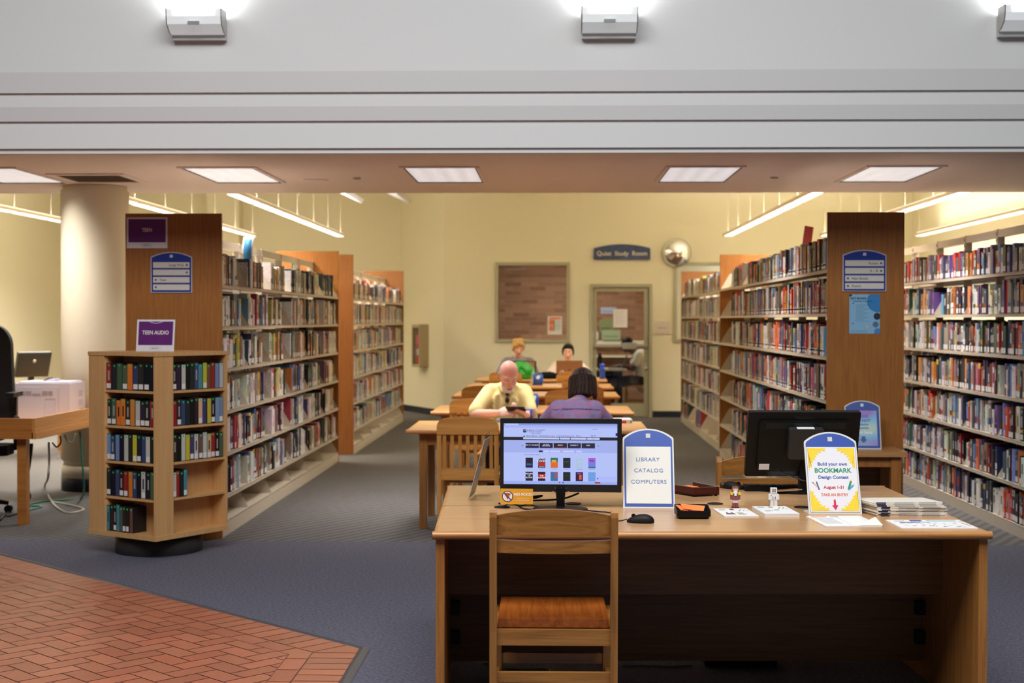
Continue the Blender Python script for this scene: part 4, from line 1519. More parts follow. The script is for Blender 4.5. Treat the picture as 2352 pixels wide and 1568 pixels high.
# clear slanted holder seen from its edge
ah = thing('acrylic_sign_holder', 'clear slanted sign holder seen edge on, at the end of the rear desk', 'sign holder')
a0 = gz(1074, 1150, DZ)
ah.location = a0
ah.rotation_euler = (0, 0, math.radians(-4))
SLW = 0.222
MB().prism([(0.0, 0.0), (0.003, 0.0), (0.073, 0.29), (0.070, 0.29)], 0.0, SLW, 'Y').build('front_sheet', 'acrylic', ah)
MB().prism([(0.006, 0.012), (0.0085, 0.012), (0.083, 0.275), (0.0805, 0.275)], 0.003, SLW - 0.003, 'Y').build('back_sheet', 'acrylic', ah)
MB().prism([(0.0035, 0.010), (0.005, 0.010), (0.0745, 0.268), (0.0730, 0.268)], 0.003, SLW - 0.003, 'Y').build('paper', plain('holder_paper', S(206, 202, 194), 0.7, noise=0.12, nscale=60), ah)
MB().box(0.0, 0.107, 0.0, 0.052, 0.0, 0.003).build('foot', 'acrylic', ah)
MB().box(0.004, 0.078, SLW - 0.06, SLW, 0.0, 0.003).build('foot', 'acrylic', ah)


# ---------------------------------------------------------------- mice, keyboard, trays
def mouse(label, px, py, rz, wheel=True):
    e = thing('computer_mouse', label, 'computer mouse', gz(px, py, DZ), rz, 'computer mice on the desks')
    n, mrow = 20, 9
    vs, fs = [], []
    prof = [(1.0, 0.0), (1.02, 0.18), (0.98, 0.42), (0.88, 0.64), (0.70, 0.82), (0.46, 0.94), (0.2, 0.99), (0.001, 1.0)]
    for r, hz in prof:
        for i in range(n):
            a = 2 * PI * i / n
            x = 0.055 * math.cos(a) * r
            y = 0.031 * math.sin(a) * r * (1 + 0.12 * math.cos(2 * a))
            top = 0.037 * (0.86 - 0.22 * (x / 0.055) - 0.18 * (x / 0.055) ** 2)
            vs.append((x, y, 0.002 + hz * top))
    for j in range(len(prof) - 1):
        fs += [(j * n + i, j * n + (i + 1) % n, (j + 1) * n + (i + 1) % n, (j + 1) * n + i) for i in range(n)]
    fs.append(tuple(range(n - 1, -1, -1)))
    MB().add(vs, fs, None, True).build('shell', 'blackm', e)
    MB().cyl((0.028, -0.004, 0.027), (0.028, 0.004, 0.027), 0.008, n=14).build('wheel', 'black', e)
    return e


m1 = mouse('black mouse on the front desk beside the LIBRARY CATALOG COMPUTERS sign', 1471, 1200, math.radians(165))
MB().tube(spline([(0.054, 0, 0.012), (0.09, -0.004, 0.003), (0.18, -0.03, 0.003), (0.26, 0.02, 0.003), (0.36, -0.06, 0.003)]), 0.0022).build('cord', 'cable', m1)
m2 = dup(m1, gz(1684, 1122, DZ), math.radians(-35), 'grey black mouse on the rear desk beside the keyboard')
for c in list(m2.children):
    if c.name.startswith('cord'):
        bpy.data.objects.remove(c)
R_ = Matrix.Rotation(math.radians(35), 3, 'Z')
MB().tube(spline([R_ @ Vector(v) for v in ((0.055, -0.03, 0.012), (0.075, -0.055, 0.003), (0.15, -0.14, 0.003), (0.21, -0.155, 0.003), (0.27, -0.13, 0.003))]), 0.0024).build('cord', 'cable', m2)
MB().lathe([(0.0, 0), (0.018, 0), (0.018, 0.025), (0.0, 0.025)], n=12, T=Matrix.Translation((-0.052, 0.0, 0.0))).build('tail_piece', plain('mouse_brown', S(60, 34, 24), 0.5), m2)  # short brown piece at the tail of the mouse

kb = thing('keyboard', 'black keyboard lying on the rear desk under the monitor back', 'keyboard')
q = gz(1712, 1128, DZ)
kb.location = q
kb.rotation_euler = (0, 0, math.radians(2))
MB().prism([(0.0, 0.0), (0.0, 0.022), (0.15, 0.012), (0.15, 0.0)], 0.0, 0.45, 'X').build('keyboard_case', 'black', kb, bevel=0.004)
k = MB()
for j in range(6):
    for i in range(22):
        if (j == 5 and 3 < i < 11):
            continue
        x = 0.012 + i * 0.0194
        y = 0.012 + j * 0.0215
        z = 0.0215 - y * 0.067
        k.box(x, x + 0.016, y, y + 0.017, z, z + 0.007)
k.build('keys', 'blackm', kb, bevel=0.001, seg=1)

tr = thing('letter_tray', 'burgundy tray holding orange slips on the rear desk', 'tray')
q = gz(1593, 1141, DZ)
tr.location = q
tr.rotation_euler = (0, 0, math.radians(6))
# two long sides meet at the front corner; the far sides are lower
ta, tb2 = Vector((-0.072, 0.2)), Vector((0.115, 0.055))
o2 = MB()
def wall2(mb, a, b, w, z0, z1):
    a, b = Vector(a), Vector(b)
    d = (b - a).normalized()
    n_ = Vector((-d.y, d.x)) * w
    mb.prism([tuple(a), tuple(b), tuple(b + n_), tuple(a + n_)], z0, z1, 'Z')
A_, B_, C_, D_ = (0.0, 0.0), (0.125, 0.03), (0.055, 0.235), (-0.085, 0.16)
wall2(o2, A_, B_, 0.012, 0.006, 0.042)
wall2(o2, B_, C_, 0.012, 0.006, 0.042)
wall2(o2, D_, A_, 0.012, 0.006, 0.042)
o2.prism([A_, B_, C_, D_], 0.006, 0.012, 'Z')
o2.build('tray_body', 'brown_tray', tr, bevel=0.004)
ft = MB()
for (x, y) in ((0.004, 0.01), (0.105, 0.034), (0.045, 0.2), (-0.06, 0.145)):
    MB().box(x, x + 0.012, y, y + 0.012, 0, 0.007).build('foot', 'black', tr)
ORG = plain('orange_paper', S(255, 130, 62), 0.6)
for i in range(3):
    o = MB().box(-0.03, 0.045, 0.055, 0.13, 0.013 + i * 0.004, 0.0165 + i * 0.004).build('paper_slips', ORG)
    o.location = tr.location + Vector((0.012 + 0.004 * i, 0.01 * i, 0.012))
    o.rotation_euler = (0, 0, math.radians(12 + 9 * i))
    tag(o, ('orange slip lowest in the burgundy tray', 'orange slip second from the top in the burgundy tray', 'topmost orange slip in the burgundy tray')[i], 'paper', 'orange slips in the burgundy tray')

bt = thing('paper_tray', 'small black tray of orange slips on the front desk', 'tray')
q = gz(1593, 1192, DZ)
bt.location = q + Vector((0, 0.05, 0))
bt.rotation_euler = (0, 0, math.radians(2))
n = 6
def rrect(w, d, r):
    return arc(w - r, d - r, r, 0, 90, 6) + arc(-w + r, d - r, r, 90, 180, 6) + arc(-w + r, -d + r, r, 180, 270, 6) + arc(w - r, -d + r, r, 270, 360, 6)
lo, hi, inn, inl = rrect(0.056, 0.044, 0.014), rrect(0.069, 0.056, 0.014), rrect(0.066, 0.053, 0.012), rrect(0.054, 0.042, 0.012)
N = len(lo)
vs = [(p[0], p[1], 0.0) for p in lo] + [(p[0], p[1], 0.012) for p in hi] + [(p[0], p[1], 0.034 + (0.014 if p[1] > 0.02 and abs(p[0]) > 0.03 else 0.0)) for p in hi] + [(p[0], p[1], 0.034 + (0.014 if p[1] > 0.02 and abs(p[0]) > 0.03 else 0.0)) for p in inn] + [(p[0], p[1], 0.004) for p in inl]
fs = []
for j in range(4):
    fs += [(j * N + i, j * N + (i + 1) % N, (j + 1) * N + (i + 1) % N, (j + 1) * N + i) for i in range(N)]
fs += [tuple(range(N - 1, -1, -1)), tuple(range(4 * N, 5 * N))]
MB().add(vs, fs, None, False).build('tray_body', 'black', bt)
for i, (x, y, r, tl, lab) in enumerate(((-0.012, 0.004, 8, 7, 'orange slip tilted up in the small black tray'), (0.016, 0.0, -12, 3, 'flat orange slip lying across the small black tray'), (-0.03, 0.0, 24, 12, 'orange slip leaning on the side of the small black tray'))):
    o = MB().box(-0.032, 0.032, -0.026, 0.026, 0, 0.003).build('paper_slips', ORG)
    o.location = bt.location + Vector((x, y, 0.034 + 0.003 * (2 - i)))
    o.rotation_euler = (math.radians(16), math.radians(tl), math.radians(r))
    tag(o, lab, 'paper', 'orange slips in the black tray')


# ---------------------------------------------------------------- paper on the desk
PW = S(232, 232, 230)


def sheetstack(name, label, corner_px, w, d, th, rz, marks, grp=None, skew=0.0):
    """flat stack; corner_px is the photo position of its near left corner on the desk"""
    e = thing(name, label, 'papers', gz(corner_px[0], corner_px[1], DZ), rz, grp)
    mb = MB(PW)
    rr = random.Random(len(label))
    nl = max(1, int(th / 0.0022))
    for i in range(nl):
        j = 0.0009 * (rr.random() - 0.5)
        z0, z1 = th * i / nl, th * (i + 1) / nl - 0.00015
        mb.prism([(j, 0), (w + j, j), (w + j + skew, d), (j + skew, d + j)], z0, z1, 'Z', PW)
    mb.build('pages', 'attr', e)
    pm = MB()
    for (x0, y0, x1, y1, c) in marks:
        z = th + 0.0004
        pm.quad((x0 * w + skew * y0, y0 * d, z), (x1 * w + skew * y0, y0 * d, z), (x1 * w + skew * y1, y1 * d, z), (x0 * w + skew * y1, y1 * d, z), c)
    pm.build('printing', 'attr', e)
    return e


DK, BR, TN, GR = S(70, 70, 72), S(120, 60, 56), S(200, 180, 150), S(150, 150, 150)
crafts = [(0.12, 0.84, 0.3, 0.89, GR), (0.1, 0.72, 0.34, 0.76, S(200, 200, 200)), (0.44, 0.78, 0.56, 0.92, BR), (0.16, 0.3, 0.4, 0.36, BR), (0.14, 0.2, 0.42, 0.27, DK), (0.2, 0.38, 0.24, 0.48, BR), (0.34, 0.38, 0.38, 0.48, BR), (0.5, 0.3, 0.68, 0.46, TN), (0.5, 0.2, 0.72, 0.25, DK)]
for i in range(8):
    crafts.append((0.64 + 0.035 * i, 0.6 + 0.2 * ((i * 37) % 7) / 7, 0.655 + 0.035 * i, 0.67 + 0.2 * ((i * 37) % 7) / 7, DK))
sheetstack('handout_stack', 'thin stack of paper craft handouts in front of the brown paper figure', (1664, 1188), 0.142, 0.235, 0.006, math.radians(4), crafts, 'paper craft handouts', -0.004)
crafts2 = [(0.1, 0.84, 0.3, 0.89, GR), (0.1, 0.74, 0.3, 0.77, S(200, 200, 200)), (0.42, 0.78, 0.56, 0.92, GR), (0.46, 0.44, 0.6, 0.5, S(120, 120, 110)), (0.16, 0.4, 0.42, 0.44, GR), (0.14, 0.3, 0.3, 0.33, S(190, 190, 190))] + [c for c in crafts if c[0] >= 0.64]
sheetstack('handout_stack', 'thick stack of paper craft handouts in front of the robot figure', (1757, 1187), 0.142, 0.235, 0.014, math.radians(4), crafts2, 'paper craft handouts', -0.004)
bk = [(0.06, 0.86, 0.34, 0.93, S(226, 130, 90)), (0.4, 0.87, 0.56, 0.92, S(160, 160, 160))] + [(0.08, 0.72 - 0.07 * i, 0.4, 0.735 - 0.07 * i, S(196, 196, 196)) for i in range(8)] + [(0.5, 0.1, 0.505, 0.84, S(190, 190, 186)), (0.5, 0.835, 0.94, 0.84, S(190, 190, 186)), (0.935, 0.1, 0.94, 0.84, S(190, 190, 186))]
en = sheetstack('entry_forms', 'cream contest entry forms lying in front of the bookmark sign', (1897, 1210), 0.222, 0.285, 0.004, math.radians(5), bk, None, -0.002)
MB(S(238, 236, 224)).add([(0.13, 0.004, 0.0052), (0.226, 0.002, 0.0052), (0.236, 0.13, 0.020), (0.2, 0.11, 0.010)], [(0, 1, 2, 3), (3, 2, 1, 0)]).build('curled_corner', 'attr', en)
cal = [(0.08, 0.82, 0.22, 0.86, S(150, 160, 170)), (0.3, 0.80, 0.46, 0.95, S(70, 90, 170)), (0.52, 0.82, 0.92, 0.9, S(150, 190, 190)), (0.12, 0.64, 0.4, 0.70, S(90, 80, 140)), (0.42, 0.66, 0.52, 0.69, S(140, 140, 180))]
rr = random.Random(9)
for i in range(36):
    x, y = rr.uniform(0.08, 0.86), rr.uniform(0.1, 0.6)
    cal.append((x, y, x + rr.uniform(0.02, 0.07), y + 0.02, rr.choice([S(190, 190, 210), S(170, 170, 200), S(210, 180, 180), S(180, 200, 200)])))
for i in range(4):
    cal.append((0.93 - 0.0 * i, 0.72 - 0.16 * i, 0.97, 0.77 - 0.16 * i, (S(110, 170, 180), S(100, 90, 140), S(220, 160, 140), S(130, 160, 200))[i]))
sheetstack('calendar_sheets', 'white August calendar sheets at the outer corner of the front desk', (2071, 1214), 0.294, 0.225, 0.0035, math.radians(1.5), cal, None, -0.004)

# folded newspapers, one over another
npz = DZ
q = gz(2014, 1186, DZ)
rr = random.Random(17)
ordn = ['lowest', 'second from the bottom', 'third from the bottom', 'fourth from the bottom', 'fifth from the bottom', 'sixth from the bottom', 'fourth from the top', 'third from the top', 'second from the top', 'topmost']
for i in range(10):
    th = rr.uniform(0.0048, 0.0066)
    e = thing('newspaper', f'folded newspaper, {ordn[i]} in the stack on the front desk', 'newspaper', (q.x + rr.uniform(-0.006, 0.006) + (-0.01 if i > 6 else 0), q.y + rr.uniform(0, 0.006), npz), math.radians(2.2 + rr.uniform(-1.5, 1.5)), 'stacked newspapers')
    L, D = 0.282 + rr.uniform(-0.004, 0.004), 0.15
    # cut edge block with a rounded fold along the left side, splayed sheets
    nb_ = MB(S(222, 216, 204))
    sk = -0.035
    pf = arc(0, th / 2, th / 2, 90, 270, 6)
    sec = [(p[0], p[1]) for p in pf] + [(L, 0), (L, th)]
    vs = [(p[0], 0, p[1]) for p in sec] + [(p[0] + sk, D, p[1]) for p in sec]
    n = len(sec)
    nb_.add(vs, [(k, (k + 1) % n, n + (k + 1) % n, n + k) for k in range(n)] + [tuple(range(n - 1, -1, -1)), tuple(range(n, 2 * n))])
    nb_.build('sheets', 'attr', e)
    pr = MB()
    y = -0.0006
    for (a, b, c) in ((0.012, 0.05, S(26, 34, 72)), (0.085, 0.165, S(132, 134, 136)), (0.185, 0.255, S(118, 120, 122))):
        a += rr.uniform(-0.003, 0.003)
        if c == S(26, 34, 72):
            pr.quad((a, y, 0.0005), (b, y, 0.0005), (b, y, th - 0.0005), (a, y, th - 0.0005), c)
        else:
            x = a
            while x < b:
                pr.quad((x, y, 0.0012), (x + 0.0025, y, 0.0012), (x + 0.0025, y, th - 0.0012), (x, y, th - 0.0012), c)
                x += 0.0042
    pr.build('printing', 'attr', e)
    npz += th + 0.0002


# two little paper figures standing behind the stacks
def figure(name, label, px, py, blocks):
    e = thing(name, label, 'paper figure', gz(px, py, DZ), 0, None)
    for nm, bl in blocks:
        mb = MB()
        for b in bl:
            mb.box(*b[:6], b[6])
        mb.build(nm, 'attr', e)
    return e


W_, BRN, MRN, YLW, SKN = S(236, 236, 234), S(150, 84, 48), S(138, 78, 78), S(232, 204, 40), S(232, 214, 196)
figure('paper_figure', 'little paper figure with brown hair, yellow scarf and maroon coat', 1689, 1166, [
    ('boots', [(-0.013, -0.001, -0.006, 0.008, 0, 0.022, MRN), (0.0, 0.012, -0.006, 0.008, 0, 0.022, MRN), (-0.017, 0.016, -0.007, 0.009, 0, 0.004, S(110, 54, 56))]),
    ('trousers', [(-0.013, 0.012, -0.005, 0.007, 0.022, 0.034, S(222, 206, 204))]),
    ('coat', [(-0.0135, 0.0125, -0.006, 0.008, 0.034, 0.058, MRN), (-0.0215, -0.014, -0.005, 0.006, 0.036, 0.06, MRN), (0.013, 0.0205, -0.005, 0.006, 0.036, 0.06, MRN), (-0.0205, -0.0145, -0.004, 0.005, 0.031, 0.036, W_), (0.0135, 0.0195, -0.004, 0.005, 0.031, 0.036, W_)]),
    ('scarf', [(-0.0215, -0.012, -0.008, 0.006, 0.056, 0.068, YLW), (0.011, 0.0205, -0.008, 0.006, 0.056, 0.068, YLW)]),
    ('beard', [(-0.009, 0.008, -0.0085, -0.005, 0.062, 0.076, W_), (-0.005, 0.004, -0.0085, -0.006, 0.052, 0.062, W_)]),
    ('head', [(-0.013, 0.012, -0.006, 0.012, 0.062, 0.09, BRN), (-0.0105, 0.0095, -0.0075, -0.005, 0.076, 0.083, S(236, 226, 214)), (-0.016, -0.012, -0.005, 0.008, 0.064, 0.082, BRN), (0.011, 0.015, -0.005, 0.008, 0.064, 0.082, BRN)]),
    ('glasses', [(-0.009, -0.002, -0.0082, -0.0075, 0.0765, 0.082, S(40, 36, 34)), (0.001, 0.008, -0.0082, -0.0075, 0.0765, 0.082, S(40, 36, 34)), (-0.008, -0.003, -0.0086, -0.0081, 0.0775, 0.081, W_), (0.002, 0.007, -0.0086, -0.0081, 0.0775, 0.081, W_)])])
figure('paper_figure', 'little white paper robot with a square screen for a face', 1777, 1163, [
    ('legs', [(-0.0155, -0.001, -0.006, 0.008, 0, 0.03, W_), (0.0005, 0.015, -0.006, 0.008, 0, 0.03, W_)]),
    ('torso', [(-0.0195, 0.0195, -0.007, 0.01, 0.03, 0.055, W_), (-0.013, -0.0095, -0.0076, -0.0069, 0.047, 0.05, S(60, 60, 80))] + [(x, x + 0.0016, -0.0076, -0.0069, z, z + 0.002, S(70, 70, 70)) for x in (-0.006, -0.0045, 0.004, 0.0055) for z in (0.033, 0.036, 0.039, 0.042)]),
    ('arms', [(-0.0225, -0.0165, -0.008, 0.006, 0.018, 0.03, S(150, 150, 150)), (0.0165, 0.0225, -0.008, 0.006, 0.018, 0.03, S(150, 150, 150)), (-0.0225, -0.018, -0.006, 0.006, 0.03, 0.052, W_), (0.018, 0.0225, -0.006, 0.006, 0.03, 0.052, W_)]),
    ('head', [(-0.0135, 0.0135, -0.007, 0.014, 0.057, 0.081, W_), (-0.004, 0.004, -0.004, 0.004, 0.054, 0.058, S(90, 90, 90))]),
    ('screen_face', [(-0.008, 0.0085, -0.0076, -0.0069, 0.063, 0.077, S(90, 86, 86)), (-0.0065, 0.007, -0.0082, -0.0075, 0.0645, 0.0755, S(170, 164, 166))])])

# cables behind and under the desks
cb_ = lambda pts, r, mat, label, name='cable': tag(MB().tube(spline([Vector(p) for p in pts], 8), r).build(name, mat), label, 'cable')
z = DZ + 0.004
cb_([gz(1146, 1156, z), gz(1175, 1160, z) + Vector((0, 0, .02)), gz(1200, 1167, z), gz(1230, 1170, z), gz(1260, 1165, z), gz(1290, 1160, z)], 0.0035, 'cable', 'black cable snaking from the grommet to the monitor foot')
cb_([gz(1152, 1164, z), gz(1172, 1163, z) + Vector((0, 0, .012)), gz(1195, 1161, z), gz(1215, 1158, z), gz(1245, 1167, z), gz(1262, 1176, z)], 0.003, 'cable', 'thin black cable looping in front of the monitor foot')
a, b = gy(1240, 1132, 6.15), gy(1350, 1128, 6.15)
cb_([a + Vector((-.04, .01, .02)), a + Vector((-.03, 0, -.02)), gy(1245, 1138, 6.14), gy(1222, 1141, 6.14), gy(1195, 1148, 6.14)], 0.0045, 'cable', 'thick black power cord hanging beneath the lit monitor')
cb_([gy(1330, 1132, 6.13), gy(1300, 1143, 6.13), gy(1262, 1148, 6.13), gy(1228, 1149, 6.13), gy(1205, 1150, 6.14)], 0.0042, 'cable', 'black video cable passing behind the monitor neck')
cb_([gz(1418, 1180, z), gz(1395, 1176, z), gz(1370, 1174, z), gz(1330, 1170, z), gz(1290, 1168, z)], 0.0028, 'cable', 'black cable running along the desk to the mouse')
f_ = lambda x, y: gz(x, y, 0.006)
cb_([f_(1160, 1535), f_(1215, 1537), f_(1255, 1536), f_(1262, 1545), f_(1240, 1554), f_(1170, 1548)], 0.004, 'cable_green', 'green network cable looping on the carpet under the front desk')
cb_([f_(1430, 1529), f_(1480, 1528), f_(1540, 1530), f_(1590, 1527)], 0.004, 'cable_green', 'green network cable lying beyond the chair legs under the desk')
cb_([f_(1113, 1510), f_(1140, 1516), f_(1125, 1524), f_(1112, 1520)], 0.004, 'cable_grey', 'grey cable end on the carpet under the desk')
ps = thing('power_strip', 'dark power strip on the carpet under the front desk', 'power strip', gz(1700, 1527, 0.0))
MB().box(-0.16, 0.16, -0.025, 0.025, 0, 0.04).build('strip_body', 'blackm', ps, bevel=0.004)
k = MB()
for i in range(4):
    MB().box(-0.13 + i * 0.075, -0.09 + i * 0.075, -0.018, 0.018, 0.04, 0.043).build('socket', 'black', ps)
# ================================================================ reading tables and slat-back chairs
def make_table():
    e = thing('reading_table', 'oak reading table closest to the catalog desks', 'table', (0, 0, 0), 0, 'reading tables in a row')
    W, D = 1.78, 0.93
    MB().box(0.03, W - 0.03, 0.03, D - 0.03, 0.705, 0.74).build('table_top', 'table_top', e)
    ed = MB()
    pr = arc(0.0, 0.0, 0.0175, 90, 270, 8)
    m = [(0.03, 0.7225 + 0.0175), (0.03, 0.7225 - 0.0175)]
    ed.prism([(0.0175 + p[0], 0.7225 + p[1]) for p in pr] + [(0.03, 0.705), (0.03, 0.74)], 0, W, 'X')
    ed.build('edge_band', 'honey_x', e)
    MB().prism([(D - 0.0175 - p[0], 0.7225 + p[1]) for p in pr] + [(D - 0.03, 0.705), (D - 0.03, 0.74)], 0, W, 'X').build('edge_band', 'honey_x', e)
    ed = MB()
    ed.prism([(0.0175 + p[0], 0.7225 + p[1]) for p in pr] + [(0.03, 0.705), (0.03, 0.74)], 0.03, D - 0.03, 'Y')
    ed.build('edge_band', 'honey_y', e)
    MB().prism([(W - 0.0175 - p[0], 0.7225 + p[1]) for p in pr] + [(W - 0.03, 0.705), (W - 0.03, 0.74)], 0.03, D - 0.03, 'Y').build('edge_band', 'honey_y', e)
    for x in (0.09, W - 0.145):
        for y in (0.09, D - 0.145):
            MB().box(x, x + 0.055, y, y + 0.055, 0.0, 0.705).build('leg', 'chair_z', e, bevel=0.004)
        MB().box(x + 0.015, x + 0.035, 0.145, D - 0.145, 0.62, 0.705).build('apron', 'chair', e)
    for y in (0.1, D - 0.12):
        MB().box(0.145, W - 0.145, y, y + 0.02, 0.62, 0.705).build('apron', 'chair', e)
    return e


M['table_top'] = wood('table_laminate', S(208, 160, 104), S(194, 144, 90), 'X', rough=0.28, scale=0.8, big=0.3)
M['honey_x'] = wood('honey_edge_x', S(206, 148, 84), S(184, 124, 62), 'X', rough=0.3)
M['honey_y'] = wood('honey_edge_y', S(206, 148, 84), S(184, 124, 62), 'Y', rough=0.3)
TX = -1.08
TY = [10.36, 12.44, 15.02, 17.06, 19.08]
tlab = ['oak reading table closest to the catalog desks, where the reader in yellow sits', 'second oak reading table from the catalog desks, behind the reader in yellow',
        'middle oak reading table of the row of five', 'fourth oak reading table from the catalog desks', 'oak reading table closest to the study room, with two laptops on it']
tab = make_table()
tab.location = (TX, TY[0], 0)
tab['label'] = tlab[0]
for i in range(1, 5):
    dup(tab, (TX + (0.02 if i in (3, 4) else 0), TY[i], 0), 0, tlab[i])


def slat_chair():
    e = thing('slat_back_chair', 'slat back oak chair between the rear desk and the first table', 'chair', (0, 0, 0), 0, 'slat back chairs at the reading tables')
    W = 0.215
    for s in (-1, 1):
        MB().prism([(0.03, 0.0), (0.065, 0.0), (0.045, 0.43), (0.02, 0.80), (-0.006, 0.80), (0.012, 0.43)], s * W, s * (W - 0.03), 'X').build('leg', 'chair2_z', e, bevel=0.005)
        MB().box(s * (W - 0.002), s * (W - 0.035), 0.42, 0.455, 0, 0.43).build('leg', 'chair2_z', e, bevel=0.005)
        MB().box(s * (W - 0.008), s * (W - 0.026), 0.05, 0.425, 0.17, 0.2).build('stretcher', 'chair2', e, bevel=0.003)
    out = [(-W, 0.0), (W, 0.0), (W, 0.065)] + arc(W - 0.055, 0.055, 0.055, 10, 80, 6) + [(W * 0.45, 0.121), (0, 0.124), (-W * 0.45, 0.121)] + arc(-W + 0.055, 0.055, 0.055, 100, 170, 6) + [(-W, 0.065)]
    MB().prism([(p[0], p[1] + 0.745) for p in out], -0.01, 0.014, 'Y').build('crest_rail', 'chair2', e, bevel=0.005)
    MB().box(-W + 0.028, W - 0.028, 0.018, 0.036, 0.425, 0.505).build('back_rail', 'chair2', e, bevel=0.003)
    for i in range(7):
        x = -W + 0.052 + i * (2 * W - 0.104) / 6
        MB().prism([(0.018, 0.5), (0.028, 0.5), (0.008, 0.75), (-0.002, 0.75)], x - 0.012, x + 0.012, 'X').build('back_slat', 'chair2_z', e, bevel=0.002)
    MB().prism([(-W + 0.004, 0.03), (W - 0.004, 0.03), (W + 0.012, 0.45), (W - 0.02, 0.475), (-W + 0.02, 0.475), (-W - 0.012, 0.45)], 0.425, 0.452, 'Z').build('seat', 'chair2', e, bevel=0.006)
    MB().box(-W + 0.03, W - 0.03, 0.43, 0.445, 0.36, 0.425).build('seat_rail', 'chair2', e)
    MB().box(-W + 0.03, W - 0.03, 0.23, 0.25, 0.18, 0.2).build('stretcher', 'chair2', e, bevel=0.003)
    return e


sc = slat_chair()
sc.location = (-0.597, 9.86, 0)
sc.rotation_euler = (0, 0, math.radians(-1))
for x, y, rz, l in ((0.20, 9.70, 0, 'slat back oak chair under the reader in the purple top'),
                    (-0.40, 11.98, 180, 'slat back oak chair under the reader in the yellow shirt'),
                    (-0.68, 12.16, -6, 'honey oak chair pushed up to the second table behind the yellow shirt'),
                    (-0.73, 14.55, 8, 'honey oak chair at the middle table on the extinguisher side'),
                    (0.13, 13.72, -4, 'pale honey oak chair pulled out between the second and middle tables'),
                    (0.30, 14.66, 4, 'honey oak chair at the middle table on the fiction side'),
                    (0.31, 16.62, -3, 'honey oak chair at the fourth table on the fiction side'),
                    (-0.63, 18.55, 6, 'honey oak chair at the last table on the extinguisher side'),
                    (0.25, 18.55, -3, 'honey oak chair at the last table on the fiction side'),
                    (-0.53, 20.72, 180, 'honey oak chair under the blond reader'),
                    (0.21, 20.72, 180, 'honey oak chair under the dark haired reader')):
    dup(sc, (x, y, 0), math.radians(rz), l)
dup(sc, (1.66, 24.0, 0), math.radians(84), 'honey oak chair in the study room under the person in white', 'chairs in the study room')
dup(sc, (-5.62, 16.6, 0), math.radians(20), 'oak chair behind the printer, nearer the side wall', 'chairs beyond the printer')
dup(sc, (-4.98, 16.5, 0), math.radians(-20), 'oak chair behind the printer, nearer the column', 'chairs beyond the printer')


# folded blue cards standing on the tables
def tent_card(label, px, py, z, h, w, rz):
    e = thing('table_card', label, 'table sign', gz(px, py, z), math.radians(rz), 'blue cards on the reading tables')
    R = h * 0.55
    n = 10
    f = [(0.0 - 0.03 * math.sin(PI * i / n) - 0.006 * i / n + 0.0, h * i / n) for i in range(n + 1)]
    fb = [(0.075 - 0.055 * (i / n) + 0.02 * math.sin(PI * i / n), h * i / n) for i in range(n + 1)]
    def sheet(pts, col, t):
        mb = MB(col)
        o = [(p[0], p[1]) for p in pts] + [(p[0] + t, p[1]) for p in pts[::-1]]
        mb.prism(o, 0, w, 'X', col, True)
        return mb
    sheet(f, S(40, 82, 180), 0.0012).build('front_panel', 'attr', e)
    sheet(fb, S(226, 216, 206), 0.0012).build('back_panel', 'attr', e)
    b = MB()
    for (x0, z0, x1, z1, c) in ((0.3, 0.55, 0.62, 0.78, S(210, 230, 225)), (0.42, 0.7, 0.7, 0.86, S(214, 232, 226)), (0.3, 0.3, 0.7, 0.36, S(90, 130, 210)), (0.35, 0.16, 0.65, 0.22, S(90, 130, 210))):
        za, zb = z0 * h, z1 * h
        ya = -0.03 * math.sin(PI * z0) - 0.006 * z0 - 0.002
        yb = -0.03 * math.sin(PI * z1) - 0.006 * z1 - 0.002
        b.quad((x0 * w, ya, za), (x1 * w, ya, za), (x1 * w, yb, zb), (x0 * w, yb, zb), c)
    b.build('print', 'attr', e)
    return e


tent_card('blue folded card standing on the table in front of the yellow shirt', 1206, 966, 0.74, 0.095, 0.075, -25)
tent_card('blue folded card standing on the second table beside the yellow sleeve', 1214, 938, 0.74, 0.135, 0.09, 30)
tent_card('blue folded card standing on the fourth table by the green bag', 1223, 884, 0.74, 0.135, 0.13, 20)

# things on the tables
bk = thing('book', 'red and white paperback lying at the end of the first reading table', 'book', gz(1408, 972, 0.74), math.radians(3), 'books on the reading tables')
MB().box(0, 0.15, 0, 0.2, 0.0, 0.0045).box(0, 0.15, 0, 0.2, 0.0255, 0.03).box(0, 0.15, 0, 0.004, 0.0045, 0.0255).build('cover', 'white', bk)
MB().box(0.003, 0.147, 0.004, 0.197, 0.0045, 0.0255).build('page_block', 'pages', bk)
MB().quad((0.0, -0.0006, 0.001), (0.105, -0.0006, 0.001), (0.105, -0.0006, 0.022), (0.0, -0.0006, 0.022), S(206, 50, 52)).quad((0.112, -0.0006, 0.004), (0.122, -0.0006, 0.004), (0.122, -0.0006, 0.02), (0.112, -0.0006, 0.02), S(220, 190, 60)).quad((0.132, -0.0006, 0.003), (0.146, -0.0006, 0.003), (0.146, -0.0006, 0.022), (0.132, -0.0006, 0.022), S(70, 150, 80)).build('spine_print', 'attr', bk)
bk2 = thing('book', 'grey book lying in front of the reader in yellow', 'book', gz(1140, 970, 0.74), math.radians(-4), 'books on the reading tables')
MB().box(0, 0.2, 0, 0.14, 0, 0.004).box(0, 0.2, 0, 0.14, 0.02, 0.024).box(0, 0.2, 0, 0.004, 0.004, 0.02).build('cover', plain('grey_cover', S(150, 152, 156), 0.4), bk2)
MB().box(0.003, 0.197, 0.004, 0.137, 0.004, 0.02).build('page_block', 'pages', bk2)


